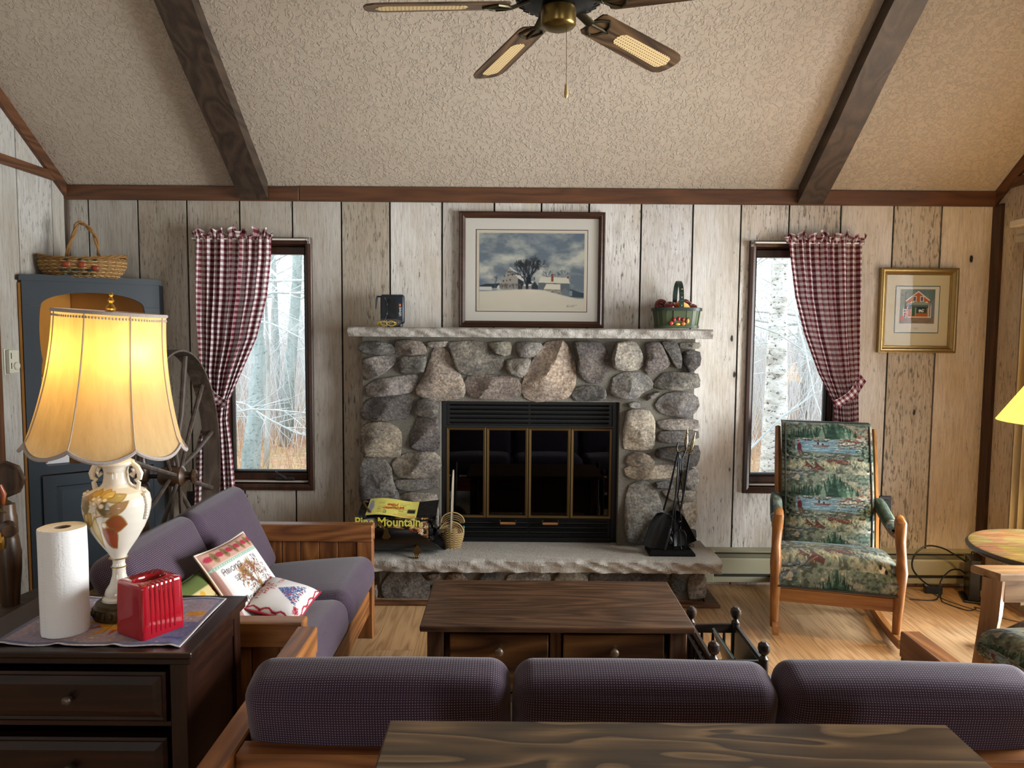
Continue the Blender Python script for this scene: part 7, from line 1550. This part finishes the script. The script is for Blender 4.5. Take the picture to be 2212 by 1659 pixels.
def blade(ang):
    # local x out along the blade; droops and pitches a little
    m = MX.Rotation(ang, 4, 'Z') @ MX.Translation((0, 0, .02)) @ MX.Rotation(R(4.2), 4, 'Y') @ MX.Rotation(R(-13), 4, 'X')
    out = [(.165, -.052), (.18, -.06), (.56, -.069), (.60, -.065), (.625, -.05), (.635, -.02), (.635, .02), (.625, .05), (.60, .065), (.56, .069), (.18, .06), (.165, .052)]
    bm = B(); prism(bm, out, -.003, .003, 'z'); b = O('blade', bm, FW(), fan); b.matrix_local = m
    pan = [(.30 + .03 - .03 * math.sin(math.pi * k / 8), -.030 * math.cos(math.pi * k / 8)) for k in range(9)]; pan = [(.30, -.0), (.305, -.018), (.32, -.03), (.57, -.036), (.585, -.03), (.59, -.018), (.60, 0), (.59, .018), (.585, .03), (.57, .036), (.32, .03), (.305, .018)]
    bm = B(); prism(bm, pan, -.0042, .0042, 'z'); c = O('cane_panel', bm, cane(), b)
    bm = B(); tube(bm, [(-.0 + .10, 0, .012), (.135, 0, .0), (.16, 0, -.008)], .011, 8, flat=(1.6, .6))
    tube(bm, [(.15, -.0, -.007), (.175, -.03, -.007), (.205, -.047, -.006), (.225, -.03, -.006), (.235, -.010, -.006), (.25, 0, -.006), (.235, .010, -.006), (.225, .03, -.006), (.205, .047, -.006), (.175, .03, -.007)], .005, 6, closed=True)
    tube(bm, [(.16, 0, -.008), (.24, 0, -.006)], .005, 6); O('blade_iron', bm, plain('blade_iron_bronze', '#3d3826', .35, .8), b, smooth=True)['kind'] = 'stuff'
for a in (-24, 48, 120, 192, 264): blade(R(90 - (a - .8)))
bm = B()
ctop, cbot = V((.024, -.035, -.052)), V((.026, -.036, -.245))
for k in range(46): p = ctop.lerp(cbot, k / 45); blob(bm, p, .0016, .0016, .0018, 5, 4)
tag(O('pull_chain', bm, AB, fan, smooth=True), kind='stuff')
bm = B(); lathe(bm, [(.002, 0), (.004, -.004), (.006, -.02), (.0075, -.034), (.006, -.043), (.002, -.047)], 12, MX.Translation(cbot)); O('pull_knob', bm, plain('pull_knob_ivory', '#b59a68', .35), fan, smooth=True)

# ================================================================== THE WOODS OUTSIDE
GZ = -.38
def gz(x, y): return GZ + .10 * NZ.noise(V((x * .25, y * .25, 0))) + .012 * max(0, y - 12)
@mcache
def litter():
    s = N('leaf_litter'); a = s.noise(s.pos(), .55, 4, .65); b = s.noise(s.pos(), 9, 6, .75); d = s.vor(s.pos(), 22, out='Color')
    c = s.ramp(a, [(.3, hx('#b3ad8e')), (.45, hx('#c2a888')), (.58, hx('#b9957a')), (.7, hx('#d3c5aa'))]); c = s.mix(1.0, c, s.ramp(b, [(.3, (.5, .45, .42)), (.7, (1.25, 1.2, 1.15))]), 'MULTIPLY'); c = s.mix(.35, c, d, 'SOFT_LIGHT'); s.set(c, .95, spec=.1); s.bump(b, .8, .05); return s.m
bm = B(); grid(bm, lambda u, v: V((-45 + 90 * u, 4.5 + 65 * v * v + 4 * v, gz(-45 + 90 * u, 4.5 + 65 * v * v + 4 * v))), 70, 60); O('ground', bm, litter(), None, smooth=True, ang=180)['kind'] = 'structure'
@mcache
def bark(name, c0, c1, c2, sc=(1, 1, .35), f=9.0, speck=.0):
    s = N('bark_' + name); a = s.noise(s.pos(sc), f, 5, .7, .4); c = s.ramp(a, [(.32, hx(c0)), (.5, hx(c1)), (.66, hx(c2))])
    if speck: k = s.noise(s.pos((1.6, 1.6, 3.2)), 13, 4, .75); c = s.mix(s.mr(k, .56, .62, 0, speck), c, (.09, .085, .08))
    s.set(c, .9, spec=.1); s.bump(a, .5, .02); return s.m
BK = {'beech': bark('beech', '#7d8a88', '#9aa5a3', '#b4bcba', f=5, speck=.55), 'birch': bark('birch', '#a59d90', '#dcd8d0', '#f0eee9', (2, 2, 5), 4.0, .95), 'grey': bark('grey', '#8d8f8c', '#a8aaa6', '#bfc0bb'), 'pale': bark('pale', '#bcc1c1', '#cfd4d4', '#dfe3e3')}  # pale bark holds the bright outdoor haze in its colour
class Tw:
    def __init__(s): s.v, s.f = [], []
    def seg(s, p, q, r0, r1, k=4):
        d = (q - p); a, b = frame_of(d if d.length > 1e-6 else V((0, 0, 1))); n = len(s.v)
        for c, r in ((p, r0), (q, r1)):
            for i in range(k): t = math.tau * i / k; s.v.append(c + a * (math.cos(t) * r) + b * (math.sin(t) * r))
        for i in range(k): s.f.append((n + i, n + (i + 1) % k, n + k + (i + 1) % k, n + k + i))
    def build(s, name, mat, par, smooth=True):
        mi = rootm(par).inverted() if par else MX.Identity(4); me = bpy.data.meshes.new(name); me.from_pydata([tuple(mi @ p) for p in s.v], [], s.f); me.materials.append(mat)
        if smooth: me.polygons.foreach_set('use_smooth', [True] * len(me.polygons))
        o = bpy.data.objects.new(name, me); COL.objects.link(o)
        if par: o.parent = par
        else: ROOT[o.name] = MX.Identity(4)
        return o
def limb(t, p, d, L, r, depth, rs, k):
    n = 3 if depth > 1 else 2
    for i in range(n):
        d2 = (d + V((rs.uniform(-.28, .28), rs.uniform(-.28, .28), rs.uniform(-.16, .24)))).normalized(); q = p + d2 * (L / n); r1 = r * (.82 if i < n - 1 else .6); t.seg(p, q, r, r1, k); p, d, r = q, d2, r1
        if depth > 0 and (i > 0 or depth > 2):
            for _ in range(2 if depth > 1 else 1):
                sd = (d + V((rs.uniform(-1, 1), rs.uniform(-1, 1), rs.uniform(-.35, .75)))).normalized(); limb(t, p, sd, L * rs.uniform(.5, .8), r * .6, depth - 1, rs, 3)
def tree(label, base, lean, H_, r, kind, nl, depth, seed, first=1.2, pts=None):
    rs = random.Random(seed); t = T('bare_tree', label, 'tree', (base[0], base[1], gz(base[0], base[1]) - .05), 0, 'bare trees in the woods'); b0 = V((base[0], base[1], gz(base[0], base[1]) - .05))
    if pts: P = [V(p) for p in pts]
    else: P = [b0 + V((lean[0] * k / 8 + rs.uniform(-.05, .05) * k * .4, lean[1] * k / 8, H_ * k / 8)) for k in range(9)]
    bm = B(); n = len(P); tube(bm, P, [r * (1.12 if k == 0 else 1 - .72 * k / (n - 1)) for k in range(n)], 12, caps=True); O('trunk', bm, BK[kind], t, smooth=True, w=True, ang=180)
    tw = Tw()
    for i in range(nl):
        z = rs.uniform(first, H_ * .95); k = min(n - 2, max(0, int((z - P[0].z) / max(.01, (P[-1].z - P[0].z)) * (n - 1)))); f = min(1, max(0, (z - P[k].z) / max(.01, P[k + 1].z - P[k].z))); p = P[k].lerp(P[k + 1], f); a = rs.uniform(0, math.tau)
        limb(tw, p, V((math.cos(a), math.sin(a) * .8, rs.uniform(-.1, .7))).normalized(), rs.uniform(.9, 2.1) * (1.1 - .4 * z / H_), r * rs.uniform(.14, .3), depth, rs, 5)
    if tw.v: tw.build('branches', BK['pale'] if kind != 'grey' else BK['grey'], t)['kind'] = 'stuff'
    return t
Pt = lambda L, Y: [A(x, y, Y) for x, y in L]
q = Pt([(536, 1030), (543, 980), (552, 900), (556, 830), (562, 780), (556, 720), (560, 640), (575, 560), (590, 470), (600, 380)], 7.0); q[0].z = GZ - .05; q.insert(0, V((q[0].x, 7.0, GZ - .1))) if False else None
tree('smooth grey beech trunk leaning just outside the left window', (q[0].x, 7.0), (0, 0), 4.2, .092, 'beech', 13, 3, 21, 1.5, q)
q = Pt([(1668, 1060), (1672, 980), (1676, 860), (1679, 740), (1683, 620), (1688, 520), (1694, 400)], 6.2); q[0].z = GZ - .05
tree('shaggy white birch trunk close outside the right window', (q[0].x, 6.2), (0, 0), 4.5, .125, 'birch', 9, 3, 22, 2.0, q)
q = Pt([(574, 1015), (578, 940), (580, 860), (578, 760), (574, 640), (580, 520), (590, 400)], 9.5); q[0].z = gz(q[0].x, 9.5) - .05
tree('thin mossy sapling right of the beech trunk', (q[0].x, 9.5), (0, 0), 4.5, .035, 'grey', 10, 2, 23, 1.0, q)
q = Pt([(606, 912), (603, 860), (600, 800), (596, 740), (594, 640), (588, 520), (584, 400)], 14.5); q[0].z = gz(q[0].x, 14.5) - .05
tree('grey trunk standing mid-distance behind the sapling', (q[0].x, 14.5), (0, 0), 6, .10, 'beech', 12, 2, 24, 2.0, q)
q = Pt([(598, 905), (596, 850), (592, 780), (588, 700), (592, 600), (596, 480)], 14.0); q[0].z = gz(q[0].x, 14) - .05
tree('narrow grey stem leaning beside the mid-distance trunk', (q[0].x, 14.0), (0, 0), 5, .055, 'grey', 8, 2, 25, 2.0, q)
rs = random.Random(77); ntr = 0
while ntr < 46:
    y = rs.uniform(9, 40) ; s_ = rs.choice((-1, 1)); k = rs.uniform(.12, .62) * s_; x = k * y + rs.uniform(-.5, .5)
    if y < 16 and (-.375 < x / y < -.31 or .33 < x / y < .39): continue
    H_ = rs.uniform(8, 12); tree('bare grey tree among many standing in the woods beyond the windows', (x, y), (rs.uniform(-1.0, 1.0), rs.uniform(-.5, .5)), H_, rs.uniform(.05, .14) * (.7 + y / 40), rs.choice(('grey', 'pale', 'beech')), 22 if y < 22 else 14, 2, 100 + ntr, 1.0); ntr += 1
BL_ = ['pale low bough sweeping down right across the lower left window', 'pale low bough running level across the lower left window', 'topmost pale bough crossing the left window', 'short pale bough sloping down at the right side of the left window', 'pale low bough rising to the right across the foot of the right window', 'thin pale bough hanging down beside the right curtain', 'thin pale bough crossing the birch trunk in the right window']
# a few low boughs reaching across in front of the windows
for i, (L, Y, r) in enumerate(((((470, 862), (530, 872), (580, 905), (640, 935), (700, 950)), 6.2, .012), (((470, 900), (540, 884), (600, 886), (660, 892), (720, 890)), 6.0, .010), (((450, 640), (520, 655), (590, 632), (660, 634), (720, 640)), 5.8, .014), (((540, 690), (590, 700), (630, 720), (660, 735), (700, 760)), 6.4, .010), (((1600, 990), (1690, 900), (1760, 850), (1830, 810)), 6.0, .010), (((1710, 640), (1740, 760), (1760, 860), (1790, 940)), 6.8, .011), (((1620, 700), (1680, 720), (1740, 760), (1800, 830)), 5.7, .006))):
    P = [A(x, y, Y) for x, y in L]; tw = Tw(); rs = random.Random(300 + i)
    for k, (a, b) in enumerate(zip(P, P[1:])):
        tw.seg(a, b, r * (1 - .15 * k), r * (.85 - .15 * k), 5)
        for _ in range(5): limb(tw, a.lerp(b, rs.random()), ((b - a).normalized() + V((rs.uniform(-.8, .8), rs.uniform(-.8, .8), rs.uniform(-.6, .8)))).normalized(), rs.uniform(.12, .34), r * .35, 1, rs, 3)
    o = tw.build('low_bough', BK['pale'], None); tag(o, BL_[i], 'branch', 'low boughs outside the windows')
# thickets, grass and clinging leaves: nobody could count them
def blades(name, n, region, hgt, wid, mat, seed, lean=.5):
    rs = random.Random(seed); v, f = [], []
    for _ in range(n):
        y = region[2] + (region[3] - region[2]) * rs.random() ** 1.3; x = y * rs.uniform(*region[:2]); z = gz(x, y) - .02; h = hgt * rs.uniform(.4, 1.2); dx, dy = rs.uniform(-lean, lean) * h, rs.uniform(-lean, lean) * h; w = wid * rs.uniform(.6, 1.4) * (.5 + y / 16); a = rs.uniform(0, 3.14); cx, cy = math.cos(a) * w, math.sin(a) * w; k = len(v)
        v += [(x - cx, y - cy, z), (x + cx, y + cy, z), (x + dx * .5 + cx * .6, y + dy * .5 + cy * .6, z + h * .6), (x + dx * .5 - cx * .6, y + dy * .5 - cy * .6, z + h * .6), (x + dx, y + dy, z + h)]; f += [(k, k + 1, k + 2, k + 3), (k + 3, k + 2, k + 4)]
    me = bpy.data.meshes.new(name); me.from_pydata(v, [], f); me.materials.append(mat); o = bpy.data.objects.new(name, me); COL.objects.link(o); tag(o, kind='stuff'); return o
for nm, lb, n, rg, h, w, c, sd in (('dry_grass', 'dry tan grass and stems on the ground outside the windows', 9000, (-.6, .65, 5.2, 22), .28, .004, '#c2ac84', 1), ('russet_brush', 'russet brush low on the ground outside the windows', 5000, (-.6, .65, 9, 20), .4, .004, '#bfa184', 2), ('pale_brush', 'pale twiggy brush filling the woods outside the windows', 16000, (-.6, .65, 11, 36), 2.3, .004, '#c6c4c4', 3), ('red_brush', 'reddish shrub stems outside the windows', 2500, (-.6, .65, 7, 14), .5, .004, '#b58a76', 4)):
    o = blades(nm, n, rg, h, w, plain(nm, c, .9, spec=.1, nz=.3, scale=3), sd); o['label'] = lb; o['category'] = 'undergrowth'
# pale tangle of far crowns
rs = random.Random(9); tw = Tw()
for k in range(6500):
    y = rs.uniform(10, 34); s_ = rs.choice((-1, 1)); x = y * rs.uniform(.15, .6) * s_; z = rs.uniform(0.6, 3.5 + y * .3); p = V((x, y, z)); d = V((rs.uniform(-1, 1), rs.uniform(-.4, .4), rs.uniform(-.5, 1))).normalized(); L = rs.uniform(.4, 1.2) * (.5 + y / 25)
    q1 = p + d * L * .5 + V((rs.uniform(-.1, .1), 0, rs.uniform(-.1, .1))); q2 = q1 + (d + V((rs.uniform(-.5, .5), 0, rs.uniform(-.4, .4)))).normalized() * L * .5; r = .0042 * (.5 + y / 14); tw.seg(p, q1, r, r * .8, 3); tw.seg(q1, q2, r * .8, r * .4, 3)
o = tw.build('twig_tangle', BK['pale'], None); tag(o, 'pale tangle of bare twigs between the trees outside', 'twigs', kind='stuff')
